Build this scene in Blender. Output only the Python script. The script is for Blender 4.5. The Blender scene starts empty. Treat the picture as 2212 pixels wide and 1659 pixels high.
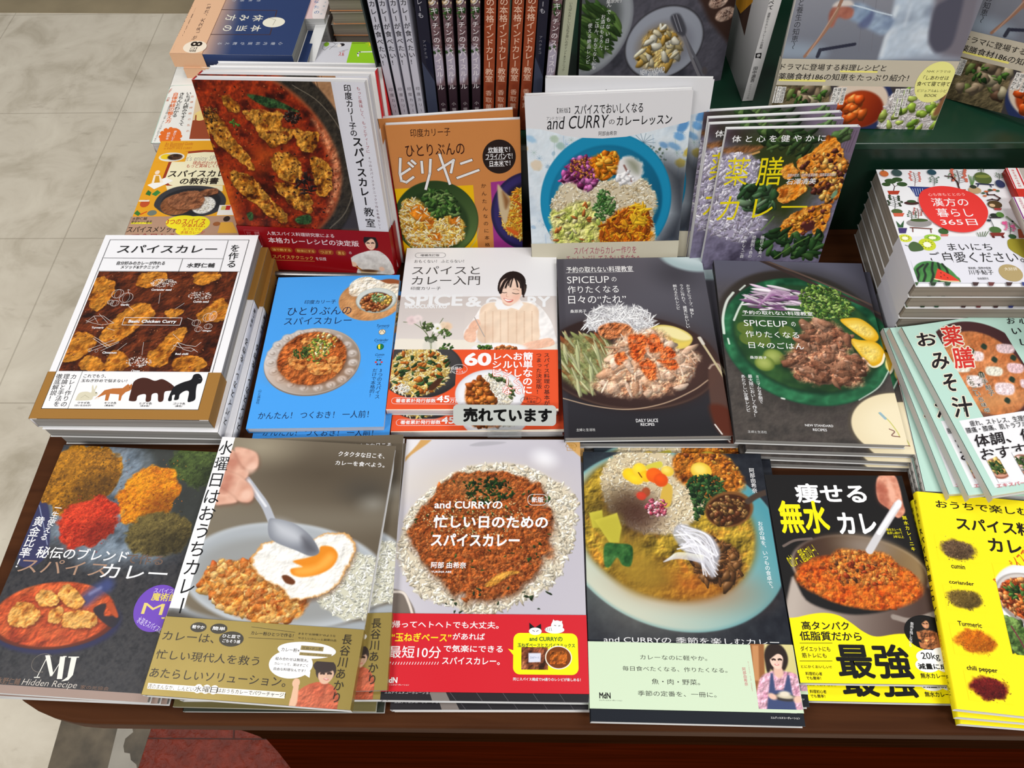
import bpy, math
import numpy as np
from mathutils import Matrix, Vector
from mathutils.geometry import tessellate_polygon

# ---------------------------------------------------------------- camera, world, lights, exposure
SC = bpy.context.scene
COL = SC.collection
W_PX, H_PX, F_PX = 2212.0, 1659.0, 1661.0
PITCH, ROLL, CAM_Z = math.radians(57.5528), math.radians(-2.28806), 0.733
_f = np.array([0, math.cos(PITCH), -math.sin(PITCH)]); _r = np.array([1.0, 0, 0]); _u = np.cross(_r, _f)
_c, _s = math.cos(ROLL), math.sin(ROLL)
CR, CU, CF = _r*_c + _u*_s, -_r*_s + _u*_c, _f
CPOS = np.array([0, 0, CAM_Z])
cam = bpy.data.cameras.new('camera'); cam.sensor_fit = 'HORIZONTAL'; cam.sensor_width = 36.0
cam.lens = F_PX/W_PX*36.0; cam.clip_start = 0.02
camo = bpy.data.objects.new('camera', cam); COL.objects.link(camo)
camo.matrix_world = Matrix(((CR[0], CU[0], -CF[0], 0), (CR[1], CU[1], -CF[1], 0), (CR[2], CU[2], -CF[2], CAM_Z), (0, 0, 0, 1)))
SC.camera = camo
SC.view_settings.view_transform = 'Standard'; SC.view_settings.look = 'None'
SC.view_settings.exposure = 0.0; SC.view_settings.gamma = 1.0; SC.view_settings.use_curve_mapping = False

world = bpy.data.worlds.new('shop_interior'); SC.world = world; world.use_nodes = True
bg = world.node_tree.nodes['Background']; bg.inputs[0].default_value = (1.0, 0.985, 0.96, 1); bg.inputs[1].default_value = 0.25

def area_light(name, loc, sx, sy, watts, col=(1, 0.98, 0.95)):
    d = bpy.data.lights.new(name, 'AREA'); d.shape = 'RECTANGLE'; d.size = sx; d.size_y = sy; d.energy = watts; d.color = col
    o = bpy.data.objects.new(name, d); COL.objects.link(o); o.location = loc
    return o
# rows of ceiling light panels, 2.1 m above the table top
for ly, watts in ((1.8, 10), (0.5, 13), (-1.3, 42)):
    for lx in (-1.5, 1.1): area_light('ceiling_lamp', (lx, ly, 2.1), 1.2, 0.35, watts)

# ---------------------------------------------------------------- helpers
def lin(c):
    c = np.asarray(c, float)/255.0
    return np.where(c <= 0.04045, c/12.92, ((np.clip(c, 0, None)+0.055)/1.055)**2.4)

def principled(name):
    m = bpy.data.materials.new(name); m.use_nodes = True
    nt = m.node_tree; b = nt.nodes['Principled BSDF']
    return m, nt, b

def mat_flat(name, col, rough=0.5, spec=0.5, noise=0.0, nscale=40.0, metal=0.0, bump=0.0):
    m, nt, b = principled(name)
    c = lin(col); b.inputs['Roughness'].default_value = rough; b.inputs['Specular IOR Level'].default_value = spec
    b.inputs['Metallic'].default_value = metal
    tc = nt.nodes.new('ShaderNodeTexCoord'); n = nt.nodes.new('ShaderNodeTexNoise'); n.inputs['Scale'].default_value = nscale; n.inputs['Detail'].default_value = 6
    nt.links.new(tc.outputs['Object'], n.inputs['Vector'])
    r = nt.nodes.new('ShaderNodeValToRGB')
    r.color_ramp.elements[0].color = (*np.clip(c*(1-noise), 0, 1), 1); r.color_ramp.elements[1].color = (*np.clip(c*(1+noise), 0, 1), 1)
    r.color_ramp.elements[0].position = 0.3; r.color_ramp.elements[1].position = 0.7
    nt.links.new(n.outputs['Fac'], r.inputs['Fac']); nt.links.new(r.outputs['Color'], b.inputs['Base Color'])
    if bump:
        bp = nt.nodes.new('ShaderNodeBump'); bp.inputs['Strength'].default_value = bump; bp.inputs['Distance'].default_value = 0.002
        nt.links.new(n.outputs['Fac'], bp.inputs['Height']); nt.links.new(bp.outputs['Normal'], b.inputs['Normal'])
    return m

def mat_print(name, rough, spec, metal=0.0):
    m, nt, b = principled(name)
    a = nt.nodes.new('ShaderNodeAttribute'); a.attribute_name = 'Col'
    nt.links.new(a.outputs['Color'], b.inputs['Base Color'])
    tc = nt.nodes.new('ShaderNodeTexCoord'); n = nt.nodes.new('ShaderNodeTexNoise'); n.inputs['Scale'].default_value = 18; n.inputs['Detail'].default_value = 3
    mr = nt.nodes.new('ShaderNodeMapRange'); mr.inputs['To Min'].default_value = rough-0.06; mr.inputs['To Max'].default_value = rough+0.06
    nt.links.new(tc.outputs['Object'], n.inputs['Vector']); nt.links.new(n.outputs['Fac'], mr.inputs['Value']); nt.links.new(mr.outputs['Result'], b.inputs['Roughness'])
    b.inputs['Specular IOR Level'].default_value = spec; b.inputs['Metallic'].default_value = metal
    return m

def mat_pages(name, c0, c1, lines=700.0):
    m, nt, b = principled(name)
    tc = nt.nodes.new('ShaderNodeTexCoord'); mp = nt.nodes.new('ShaderNodeMapping'); mp.inputs['Scale'].default_value = (2.0, 2.0, lines)
    n = nt.nodes.new('ShaderNodeTexNoise'); n.inputs['Scale'].default_value = 1.0; n.inputs['Detail'].default_value = 4; n.inputs['Roughness'].default_value = 0.7
    r = nt.nodes.new('ShaderNodeValToRGB'); r.color_ramp.elements[0].position = 0.32; r.color_ramp.elements[1].position = 0.68
    r.color_ramp.elements[0].color = (*lin(c0), 1); r.color_ramp.elements[1].color = (*lin(c1), 1)
    for a_, b_ in ((tc.outputs['Object'], mp.inputs['Vector']), (mp.outputs['Vector'], n.inputs['Vector']), (n.outputs['Fac'], r.inputs['Fac']), (r.outputs['Color'], b.inputs['Base Color'])):
        nt.links.new(a_, b_)
    b.inputs['Roughness'].default_value = 0.75; b.inputs['Specular IOR Level'].default_value = 0.2
    return m

M_GLOSS = mat_print('glossy_cover_print', 0.34, 0.2)
M_SATIN = mat_print('satin_cover_print', 0.5, 0.12)
M_MATT = mat_print('matt_cover_print', 0.62, 0.15)
M_FOIL = mat_print('gold_band_print', 0.36, 0.5, 0.35)
M_PAGES = mat_pages('white_page_edges', (186, 184, 186), (238, 238, 240))
M_PAGES_G = mat_pages('shaded_grey_page_edges', (116, 114, 112), (178, 176, 172))  # grey paper plus the shade on flat piles' sides, put into the colour
M_PAGES_B = mat_pages('shaded_greige_page_edges', (112, 104, 94), (172, 162, 150))  # browner paper of the tall pile, side shade likewise put into the colour
M_PAGES_T = mat_pages('brown_page_edges', (118, 108, 98), (176, 165, 150), 420.0)

# --- noise
def _lat(seed, n=128):
    return np.random.RandomState(seed).rand(n, n)
def vnoise(U, V, sc, seed):
    L = _lat(seed); n = L.shape[0]
    x = U/sc + 37.3; y = V/sc + 51.7
    xi = np.floor(x).astype(int); yi = np.floor(y).astype(int)
    fx = x-xi; fy = y-yi; fx = fx*fx*(3-2*fx); fy = fy*fy*(3-2*fy)
    a = L[yi % n, xi % n]; b = L[yi % n, (xi+1) % n]; c = L[(yi+1) % n, xi % n]; d = L[(yi+1) % n, (xi+1) % n]
    return (a*(1-fx)+b*fx)*(1-fy) + (c*(1-fx)+d*fx)*fy
def fbm(U, V, sc, seed, octv=4, gain=0.55):
    s = 0; amp = 1; tot = 0
    for k in range(octv):
        s = s + amp*vnoise(U, V, sc/2**k, seed+k*7); tot += amp; amp *= gain
    return s/tot
def sstep(a, b, x):
    t = np.clip((x-a)/(b-a), 0, 1); return t*t*(3-2*t)
def palmix(pal, t):
    pal = np.asarray(pal, float); n = len(pal)-1
    t = np.clip(t, 0, 0.9999)*n; i = t.astype(int); f = (t-i)[..., None]
    return pal[i]*(1-f) + pal[i+1]*f

# --- text
_TC = {}; _NS = {}                          # _NS: each stamp of heavy lettering lies a hair (0.002 mm) above the last
_tcu = bpy.data.curves.new('lettering', 'FONT'); _tob = bpy.data.objects.new('lettering', _tcu)
COL.objects.link(_tob); _tcu.resolution_u = 3
def glyphs(s, bold=0.0, shear=0.0):
    k = (s, round(bold, 4), shear)
    if k in _TC: return _TC[k]
    if bold > 0:                                            # heavier weight: the outline stamped round a small circle
        v, t = glyphs(s, 0.0, shear); n = 4 if bold < 0.014 else 6 if bold < 0.03 else 8
        vs, ts = [v], [t]
        for i in range(n):
            a = 2*math.pi*(i+0.5)/n; vs.append(v+np.array([math.cos(a), math.sin(a)])*bold); ts.append(t+len(v)*(i+1))
        _TC[k] = (np.concatenate(vs), np.concatenate(ts)); _NS[k] = np.repeat(np.arange(len(vs)), len(v)); return _TC[k]
    _tcu.body = s; _tcu.offset = bold; _tcu.shear = shear
    dg = bpy.context.evaluated_depsgraph_get(); dg.update()
    me = bpy.data.meshes.new_from_object(_tob.evaluated_get(dg))
    n = len(me.vertices); v = np.zeros(n*3, np.float32); me.vertices.foreach_get('co', v); v = v.reshape(-1, 3)[:, :2]
    me.calc_loop_triangles(); t = np.zeros(len(me.loop_triangles)*3, np.int32); me.loop_triangles.foreach_get('vertices', t)
    bpy.data.meshes.remove(me)
    _TC[k] = (v.astype(float), t.reshape(-1, 3)); return _TC[k]

def smooth_pts(p, k=6):
    p = np.asarray(p, float); n = len(p); out = []
    for i in range(n):
        a, b, c, d = p[i-1], p[i], p[(i+1) % n], p[(i+2) % n]
        for t in np.arange(k)/k:
            out.append(0.5*((2*b)+(-a+c)*t+(2*a-5*b+4*c-d)*t*t+(-a+3*b-3*c+d)*t**3))
    return np.array(out)

# --- raster-like patch of coloured mesh cells (a printed photograph), in mm on its cover
class Patch:
    def __init__(s, bk, u0, v0, u1, v1, res):
        s.bk = bk; s.u0, s.v0, s.u1, s.v1 = u0, v0, u1, v1
        s.nx = max(2, int((u1-u0)/res)+1); s.ny = max(2, int((v1-v0)/res)+1)
        s.U, s.V = np.meshgrid(np.linspace(u0, u1, s.nx), np.linspace(v0, v1, s.ny))
        s.dx = (u1-u0)/(s.nx-1); s.dy = (v1-v0)/(s.ny-1)
        s.I = np.zeros((s.ny, s.nx, 3)); s.keep = None
    def all(s): return np.ones((s.ny, s.nx))
    def fill(s, c): s.I[:] = c; return s
    def track(s): s.keep = np.zeros((s.ny, s.nx))             # from here on only what is painted becomes part of the patch
    def put(s, m, c, a=1.0):
        if s.keep is not None: s.keep = np.maximum(s.keep, m*a)
        m = (m*a)[..., None]; s.I = s.I*(1-m) + np.asarray(c, float)*m
    def grad(s, pa, pb, ca, cb, m=None, a=1.0):
        A = np.array(s.bk.mm(*pa)); B = np.array(s.bk.mm(*pb)); d = B-A
        t = np.clip(((s.U-A[0])*d[0]+(s.V-A[1])*d[1])/(d@d), 0, 1)[..., None]
        s.put(s.all() if m is None else m, np.asarray(ca, float)*(1-t)+np.asarray(cb, float)*t, a)
    def E(s, x, y, rx, ry, rot=0.0, soft=0.4, wob=0.0, seed=1):
        c = np.array(s.bk.mm(x, y)); a = np.array(s.bk.mm(x+rx, y))-c; b = np.array(s.bk.mm(x, y+ry))-c
        ra, rb = np.hypot(*a), np.hypot(*b); cr, sr = math.cos(rot), math.sin(rot)
        X = s.U-c[0]; Y = s.V-c[1]; x_ = X*cr+Y*sr; y_ = -X*sr+Y*cr
        q = np.sqrt((x_/ra)**2+(y_/rb)**2)
        if wob: q = q + wob*(fbm(s.U, s.V, max(ra, rb)*0.35, seed, 3)-0.5)
        w = soft/min(ra, rb)
        return 1-sstep(1-w, 1+w, q)
    def Q(s, pts, soft=0.4, smooth=True, wob=0.0, seed=1):
        p = np.array([s.bk.mm(*q) for q in pts])
        if smooth: p = smooth_pts(p, 5)
        U, V = s.U, s.V
        if wob:
            U = U+wob*(fbm(s.U, s.V, wob*2, seed, 3)-0.5)*2; V = V+wob*(fbm(s.U, s.V, wob*2, seed+50, 3)-0.5)*2
        ins = np.zeros(U.shape, bool); n = len(p); dist = np.full(U.shape, 1e9)
        for i in range(n):
            x0, y0 = p[i]; x1, y1 = p[(i+1) % n]
            if y0 != y1:
                c = (y0 > V) != (y1 > V)
                ins ^= c & (U < (x1-x0)*(V-y0)/(y1-y0)+x0)
            dx, dy = x1-x0, y1-y0; L = dx*dx+dy*dy+1e-12
            t = np.clip(((U-x0)*dx+(V-y0)*dy)/L, 0, 1)
            dist = np.minimum(dist, (U-x0-t*dx)**2+(V-y0-t*dy)**2)
        d = np.sqrt(dist); d = np.where(ins, d, -d)
        return sstep(-soft, soft, d)
    def tex(s, m, pal, sc, seed=1, bump=0.0, octv=4, con=1.7, a=1.0, bsc=None):
        n = fbm(s.U, s.V, sc, seed, octv); n = np.clip((n-0.5)*con+0.5, 0, 1)
        c = palmix(pal, n)
        if bump:
            h = fbm(s.U, s.V, bsc or sc*0.8, seed+91, octv); gy, gx = np.gradient(h, s.dy, s.dx)
            sh = 1+bump*(gx+gy)*(bsc or sc)*0.5
            c = c*np.clip(sh, 0.35, 1.9)[..., None]
        s.put(m, np.clip(c, 0, 255), a)
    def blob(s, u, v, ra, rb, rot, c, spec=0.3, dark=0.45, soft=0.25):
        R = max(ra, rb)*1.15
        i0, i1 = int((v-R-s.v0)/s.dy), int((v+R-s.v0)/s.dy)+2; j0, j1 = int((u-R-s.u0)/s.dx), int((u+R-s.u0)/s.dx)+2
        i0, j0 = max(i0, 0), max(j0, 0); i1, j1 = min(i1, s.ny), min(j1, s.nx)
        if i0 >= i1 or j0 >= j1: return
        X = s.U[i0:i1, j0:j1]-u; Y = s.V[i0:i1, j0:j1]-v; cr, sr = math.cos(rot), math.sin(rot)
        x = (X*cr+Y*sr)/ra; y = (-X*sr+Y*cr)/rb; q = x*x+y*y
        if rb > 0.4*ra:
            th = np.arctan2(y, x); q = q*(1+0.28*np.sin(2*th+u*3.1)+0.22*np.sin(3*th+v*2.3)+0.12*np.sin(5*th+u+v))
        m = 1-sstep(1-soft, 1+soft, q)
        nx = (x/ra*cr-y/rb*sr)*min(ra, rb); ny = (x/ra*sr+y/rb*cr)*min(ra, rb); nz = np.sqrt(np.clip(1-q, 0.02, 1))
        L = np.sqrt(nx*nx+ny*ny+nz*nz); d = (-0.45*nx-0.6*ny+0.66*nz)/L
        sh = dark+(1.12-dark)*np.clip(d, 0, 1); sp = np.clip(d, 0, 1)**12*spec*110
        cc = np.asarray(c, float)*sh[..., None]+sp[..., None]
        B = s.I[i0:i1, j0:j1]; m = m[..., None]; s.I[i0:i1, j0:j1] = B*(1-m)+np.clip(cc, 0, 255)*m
    def blobs(s, m, n, pal, r, asp=(0.6, 1.0), seed=1, spec=0.3, dark=0.45, rot=None, jit=0.12, soft=0.25):
        R = np.random.RandomState(seed); ii, jj = np.nonzero(m > 0.5)
        if len(ii) == 0: return
        pal = np.asarray(pal, float)
        for k in R.randint(0, len(ii), n):
            u = s.U[0, jj[k]]+R.uniform(-1, 1)*s.dx; v = s.V[ii[k], 0]+R.uniform(-1, 1)*s.dy
            ra = R.uniform(*r); rb = ra*R.uniform(*asp); ro = R.uniform(0, math.pi) if rot is None else rot+R.uniform(-0.35, 0.35)
            c = pal[R.randint(len(pal))]*(1+R.uniform(-jit, jit))
            s.blob(u, v, ra, rb, ro, c, spec, dark, soft)
    def rice(s, m, n, seed=1, col=((236, 230, 216), (222, 214, 198), (246, 243, 234)), L=2.1):
        s.blobs(m, n, col, (L*0.75, L*1.1), (0.36, 0.5), seed, 0.15, 0.62)
    def leaves(s, m, n, seed=1, col=((52, 92, 34), (78, 120, 48), (34, 66, 26), (110, 140, 70)), L=3.0):
        s.blobs(m, n, col, (L*0.6, L*1.2), (0.3, 0.7), seed, 0.12, 0.4)
    def shreds(s, m, n, pal, L, wd, seed=1, rot=None):
        s.blobs(m, n, pal, (L*0.6, L*1.3), (wd/L*0.7, wd/L*1.3), seed, 0.15, 0.6, rot=rot)
    def line(s, pts, wmm, c, a=1.0, soft=0.3, smooth=True):
        p = np.array([s.bk.mm(*q) for q in pts])
        if smooth and len(p) > 2:
            q = np.vstack([2*p[0]-p[1], p, 2*p[-1]-p[-2]]); out = []
            for i in range(1, len(q)-2):
                A, B, C_, D = q[i-1], q[i], q[i+1], q[i+2]
                for t in np.arange(6)/6: out.append(0.5*((2*B)+(-A+C_)*t+(2*A-5*B+4*C_-D)*t*t+(-A+3*B-3*C_+D)*t**3))
            out.append(p[-1]); p = np.array(out)
        dist = np.full(s.U.shape, 1e9)
        for (x0, y0), (x1, y1) in zip(p[:-1], p[1:]):
            dx, dy = x1-x0, y1-y0; t = np.clip(((s.U-x0)*dx+(s.V-y0)*dy)/(dx*dx+dy*dy+1e-12), 0, 1)
            dist = np.minimum(dist, (s.U-x0-t*dx)**2+(s.V-y0-t*dy)**2)
        s.put(1-sstep(wmm/2-soft, wmm/2+soft, np.sqrt(dist)), c, a)
    def grain(s, amt, sc=1.2, seed=5, m=None):
        k = amt*(fbm(s.U, s.V, sc, seed, 2)-0.5)*2; s.I = np.clip(s.I*(1+(k if m is None else k*m))[..., None], 0, 255)
    def done(s):
        s.bk.add_patch(s)

class Surf:                                    # collects one printed sheet: cells, polygons and lettering
    def __init__(s): s.v = []; s.f = []; s.c = []; s.n = 0
    def add(s, v, f, c):
        v = np.asarray(v, np.float32); f = np.asarray(f, np.int32)
        c = np.asarray(c, np.float32)
        if c.ndim == 1: c = np.tile(c, (len(v), 1))
        s.v.append(v); s.c.append(c); s.f.append((f+s.n, f.shape[1])); s.n += len(v)
    def build(s, name, mat, parent):
        me = bpy.data.meshes.new(name); V = np.concatenate(s.v); C = np.concatenate(s.c)
        loops = np.concatenate([f.ravel() for f, k in s.f]); sizes = np.concatenate([np.full(len(f), k, np.int32) for f, k in s.f])
        starts = np.concatenate([[0], np.cumsum(sizes)[:-1]]).astype(np.int32)
        me.vertices.add(len(V)); me.vertices.foreach_set('co', V.ravel())
        me.loops.add(len(loops)); me.loops.foreach_set('vertex_index', loops.astype(np.int32))
        me.polygons.add(len(sizes)); me.polygons.foreach_set('loop_start', starts); me.polygons.foreach_set('loop_total', sizes)
        me.update(calc_edges=True)
        a = me.color_attributes.new('Col', 'FLOAT_COLOR', 'POINT')
        a.data.foreach_set('color', np.hstack([lin(C), np.ones((len(C), 1))]).astype(np.float32).ravel())
        me.materials.append(mat); me.validate()
        o = bpy.data.objects.new(name, me); COL.objects.link(o); o.parent = parent
        return o

def mesh_obj(name, v, f, mat, parent=None):
    me = bpy.data.meshes.new(name); me.from_pydata([tuple(map(float, p)) for p in v], [], [tuple(map(int, q)) for q in f]); me.update()
    if mat: me.materials.append(mat)
    o = bpy.data.objects.new(name, me); COL.objects.link(o); o.parent = parent
    return o
BOXF = [(0, 3, 2, 1), (4, 5, 6, 7), (0, 1, 5, 4), (1, 2, 6, 5), (2, 3, 7, 6), (3, 0, 4, 7)]
def boxv(x0, y0, z0, x1, y1, z1):
    return [(x0, y0, z0), (x1, y0, z0), (x1, y1, z0), (x0, y1, z0), (x0, y0, z1), (x1, y0, z1), (x1, y1, z1), (x0, y1, z1)]
def box_obj(name, b, mat, parent=None, bevel=0.0):
    o = mesh_obj(name, boxv(*b), BOXF, mat, parent)
    if bevel:
        m = o.modifiers.new('soft_edges', 'BEVEL'); m.width = bevel; m.segments = 3
    return o
def tag(o, label, cat, group=None):
    o['label'] = label; o['category'] = cat
    if group: o['group'] = group
    return o
def empty(name, M):
    o = bpy.data.objects.new(name, None); COL.objects.link(o); o.matrix_world = M; o.empty_display_size = 0.03
    return o
def flat_M(x, y, z, deg):
    return Matrix.Translation((x, y, z)) @ Matrix.Rotation(math.radians(deg), 4, 'Z')
def stand_M(x, y, z, yaw, lean, rl):           # a book on its lower edge: x along the cover, y up the cover, z out of the front
    yaw, lean, rl = map(math.radians, (yaw, lean, rl))
    ex = Vector((math.cos(yaw), math.sin(yaw), 0)); n = Vector((-math.sin(yaw), math.cos(yaw), 0))
    ey = math.cos(lean)*Vector((0, 0, 1))+math.sin(lean)*n
    e1 = ex*math.cos(rl)+ey*math.sin(rl); e2 = -ex*math.sin(rl)+ey*math.cos(rl); e3 = e1.cross(e2)
    M = Matrix((e1, e2, e3)).transposed().to_4x4(); M.translation = Vector((x, y, z)); return M
def copy_tree(o, M, label, group=None):
    c = o.copy(); COL.objects.link(c); c.matrix_world = M; c['label'] = label
    if group: c['group'] = group
    for ch in o.children:
        d = ch.copy(); COL.objects.link(d); d.parent = c
        for g in ch.children:
            e = g.copy(); COL.objects.link(e); e.parent = d
    return c

# ---------------------------------------------------------------- one book
# local frame: x along the cover, y up the cover, z out of the front; origin at the middle of the BACK board's plane.
# 'front' z = t.  mm coordinates on the cover: u from its left edge, v down from its top edge.
class Book:
    def __init__(s, name, M, w, h, t, label, cat, group=None, crop=(1, 0, 0), base=(235, 235, 238), mat=M_SATIN, pages=M_PAGES, spine='L',
                 spine_col=None, back_col=(225, 225, 225), lift=0.0, inset=0.0012, origin_bottom=False, round_spine=False):
        s.w, s.h, s.t, s.M, s.crop, s.mat = w, h, t, M, crop, mat
        s.y0 = 0.0 if origin_bottom else -h/2            # local y of the lower edge
        s.lift = lift; s.spine = spine; s.rsp = round_spine
        s.root = empty(name, M); tag(s.root, label, cat, group)
        s.Mi = np.array(M.inverted()); s.cover = Surf(); s.band = None; s.cur = s.cover; s.k = 0; s.off = 0.0; s.bt = 0
        s.base = base; sc_ = spine_col or base
        W, H = w*1000, h*1000
        n = 10
        uu, vv = np.meshgrid(np.linspace(0, W, n+1), np.linspace(0, H, n+1)); idx = np.arange((n+1)**2).reshape(n+1, n+1)
        q = np.stack([idx[:-1, :-1], idx[1:, :-1], idx[1:, 1:], idx[:-1, 1:]], -1).reshape(-1, 4)
        s.cover.add(s.P(uu.ravel(), vv.ravel(), -0.02), q, base)
        e = 0.4                                             # thickness of the board, mm
        ring = [(0, 0), (W, 0), (W, H), (0, H)]
        for a, b in zip(ring, ring[1:]+ring[:1]):
            P = np.vstack([s.P([a[0], b[0]], [a[1], b[1]], -0.02), s.P([b[0], a[0]], [b[1], a[1]], -e)])
            s.cover.add(P, [(0, 1, 2, 3)], np.clip(np.array(base)*0.25+np.array((236, 236, 236))*0.75, 0, 250))
        s.cover.add(s.P([0, W, W, 0], [0, 0, H, H], -e), [(0, 1, 2, 3)], (240, 240, 240))
        # back board and spine
        B = np.array(boxv(-w/2, s.y0, 0, w/2, s.y0+h, 0.0004)); s.cover.add(B, BOXF, back_col)
        sx = -w/2 if spine == 'L' else w/2
        if spine != 'N':
            d = 0.0004 if spine == 'L' else -0.0004
            if round_spine:
                k = 7; an = np.linspace(0, math.pi, k); bx = sx-np.sin(an)*t*0.16*(1 if spine == 'L' else -1); bz = t/2-np.cos(an)*t/2*0.995
                V = [(bx[i], y, bz[i]) for i in range(k) for y in (s.y0, s.y0+h)]
                s.cover.add(V, [(2*i, 2*i+2, 2*i+3, 2*i+1) for i in range(k-1)], sc_)
            else:
                V = np.array(boxv(min(sx, sx+d), s.y0, 0, max(sx, sx+d), s.y0+h, t-0.00002)); s.cover.add(V, BOXF, sc_)
        i = inset
        px0 = -w/2+(0.0006 if spine == 'L' else i); px1 = w/2-(0.0006 if spine == 'R' else i)
        s.pages = box_obj('page_block', (px0, s.y0+i, 0.0004, px1, s.y0+h-i, t-0.00045), pages, s.root)
    def P(s, u, v, off):                                    # mm on the cover (+ off mm above it) -> local metres
        u = np.asarray(u, float); v = np.asarray(v, float)
        z = s.t*1000+off+s.off
        if s.lift:
            a = u/(s.w*1000) if s.spine == 'L' else 1-u/(s.w*1000)
            z = z+s.lift*1000*a
        else: z = z+0*u
        return np.stack([u/1000-s.w/2, s.y0+s.h-v/1000, z/1000], -1)
    def mm(s, x, y):                                        # photo crop pixel -> mm on the cover plane
        px = x/s.crop[0]+s.crop[1]; py = y/s.crop[0]+s.crop[2]
        d = (px-W_PX/2)/F_PX*CR-(py-H_PX/2)/F_PX*CU+CF
        o = s.Mi @ np.append(CPOS, 1); dl = s.Mi[:3, :3] @ d; t = (s.t-o[2])/dl[2]; q = o[:3]+t*dl
        return ((q[0]+s.w/2)*1000, (s.y0+s.h-q[1])*1000)
    def nxt(s): s.k += 1; return 0.02+0.006*s.k
    def patch(s, a=None, b=None, res=0.6, mm=None):
        W, H = s.w*1000, s.h*1000
        if mm: u0, v0, u1, v1 = mm
        elif a is None: u0, v0, u1, v1 = 0, (s.bt if s.cur is not s.cover else 0), W, H
        else:
            u0, v0 = s.mm(*a); u1, v1 = s.mm(*b)
        return Patch(s, max(u0, 0), max(v0, 0), min(u1, W), min(v1, H), res)
    def add_patch(s, p):
        z = s.nxt(); idx = np.arange(p.nx*p.ny).reshape(p.ny, p.nx)
        q = np.stack([idx[:-1, :-1], idx[1:, :-1], idx[1:, 1:], idx[:-1, 1:]], -1).reshape(-1, 4)
        if p.keep is not None: q = q[(p.keep.ravel()[q] > 0.45).all(1)]
        s.cur.add(s.P(p.U.ravel(), p.V.ravel(), z), q, p.I.reshape(-1, 3))
    def clip(s, p):
        return np.stack([np.clip(p[:, 0], 0, s.w*1000), np.clip(p[:, 1], 0, s.h*1000)], -1)
    def poly_mm(s, p, col):
        p = s.clip(np.asarray(p, float)); z = s.nxt()
        tr = tessellate_polygon([[Vector((a, b, 0)) for a, b in p]])
        if tr: s.cur.add(s.P(p[:, 0], p[:, 1], z), [tuple(t) for t in tr], col)
    def G(s, pts, col, smooth=False, k=6):
        p = np.array([s.mm(*q) for q in pts])
        s.poly_mm(smooth_pts(p, k) if smooth else p, col)
    def R(s, x0, y0, x1, y1, col, rad=0):
        (a, b), (c, d) = s.mm(x0, y0), s.mm(x1, y1); s.R_mm(a, b, c, d, col, rad)
    def R_mm(s, a, b, c, d, col, rad=0):
        if rad <= 0: s.poly_mm([(a, b), (c, b), (c, d), (a, d)], col); return
        rad = min(rad, abs(c-a)/2, abs(d-b)/2); an = np.linspace(0, math.pi/2, 7); p = []
        for cx, cy, o in ((c-rad, d-rad, 0), (a+rad, d-rad, 1), (a+rad, b+rad, 2), (c-rad, b+rad, 3)):
            p += [(cx+rad*math.cos(t+o*math.pi/2), cy+rad*math.sin(t+o*math.pi/2)) for t in an]
        s.poly_mm(p, col)
    def RO(s, x0, y0, x1, y1, col, fill, wd=0.4, rad=0):     # outlined (rounded) rectangle
        (a, b), (c, d) = s.mm(x0, y0), s.mm(x1, y1)
        if fill is not None:
            s.R_mm(a, b, c, d, col, rad); s.R_mm(a+wd, b+wd, c-wd, d-wd, fill, max(rad-wd, 0))
        else:
            pts = []
            rad_ = min(rad, abs(c-a)/2, abs(d-b)/2)
            if rad_ <= 0: pts = [(a, b), (c, b), (c, d), (a, d)]
            else:
                for cx, cy, o in ((c-rad_, d-rad_, 0), (a+rad_, d-rad_, 1), (a+rad_, b+rad_, 2), (c-rad_, b+rad_, 3)):
                    pts += [(cx+rad_*math.cos(t+o*math.pi/2), cy+rad_*math.sin(t+o*math.pi/2)) for t in np.linspace(0, math.pi/2, 6)]
            s.L_mm(pts+[pts[0]], col, wd)
    def O(s, x, y, rx, ry, col, n=40):
        c = np.array(s.mm(x, y)); a = np.array(s.mm(x+rx, y))-c; b = np.array(s.mm(x, y+ry))-c
        ra, rb = np.hypot(*a), np.hypot(*b); t = np.arange(n)*2*math.pi/n
        s.poly_mm(np.stack([c[0]+ra*np.cos(t), c[1]+rb*np.sin(t)], -1), col)
    def L(s, pts, col, wd=0.4): s.L_mm([s.mm(*q) for q in pts], col, wd)
    def OL(s, x, y, rx, ry, col, wd=0.4, n=36, a0=0, a1=360):
        c = np.array(s.mm(x, y)); ra = np.hypot(*(np.array(s.mm(x+rx, y))-c)); rb = np.hypot(*(np.array(s.mm(x, y+ry))-c))
        t = np.radians(np.linspace(a0, a1, n+1)); s.L_mm(np.stack([c[0]+ra*np.cos(t), c[1]+rb*np.sin(t)], -1), col, wd)
    def L_mm(s, p, col, wd):
        p = s.clip(np.asarray(p, float)); z = s.nxt(); V = []; F = []
        for a, b in zip(p[:-1], p[1:]):
            d = b-a; L = np.hypot(*d)
            if L < 1e-6: continue
            d = d/L*wd/2; n = np.array([-d[1], d[0]]); k = len(V)
            V += [a-d-n, b+d-n, b+d+n, a-d+n]; F.append((k, k+3, k+2, k+1))
        if V:
            V = np.array(V); s.cur.add(s.P(V[:, 0], V[:, 1], z), F, col)
    def _put(s, v, t, col, ns=None):
        W, H = s.w*1000, s.h*1000; c = (v[:, 0] >= 0) & (v[:, 0] <= W) & (v[:, 1] >= (s.bt if s.cur is not s.cover else 0)) & (v[:, 1] <= H)
        t = t[c[t].all(1)]
        if len(t):
            z = s.nxt(); s.k += 0.002*ns.max()/0.006 if ns is not None else 0
            s.cur.add(s.P(v[:, 0], v[:, 1], z+(0.002*ns if ns is not None else 0)), t, col)
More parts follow.
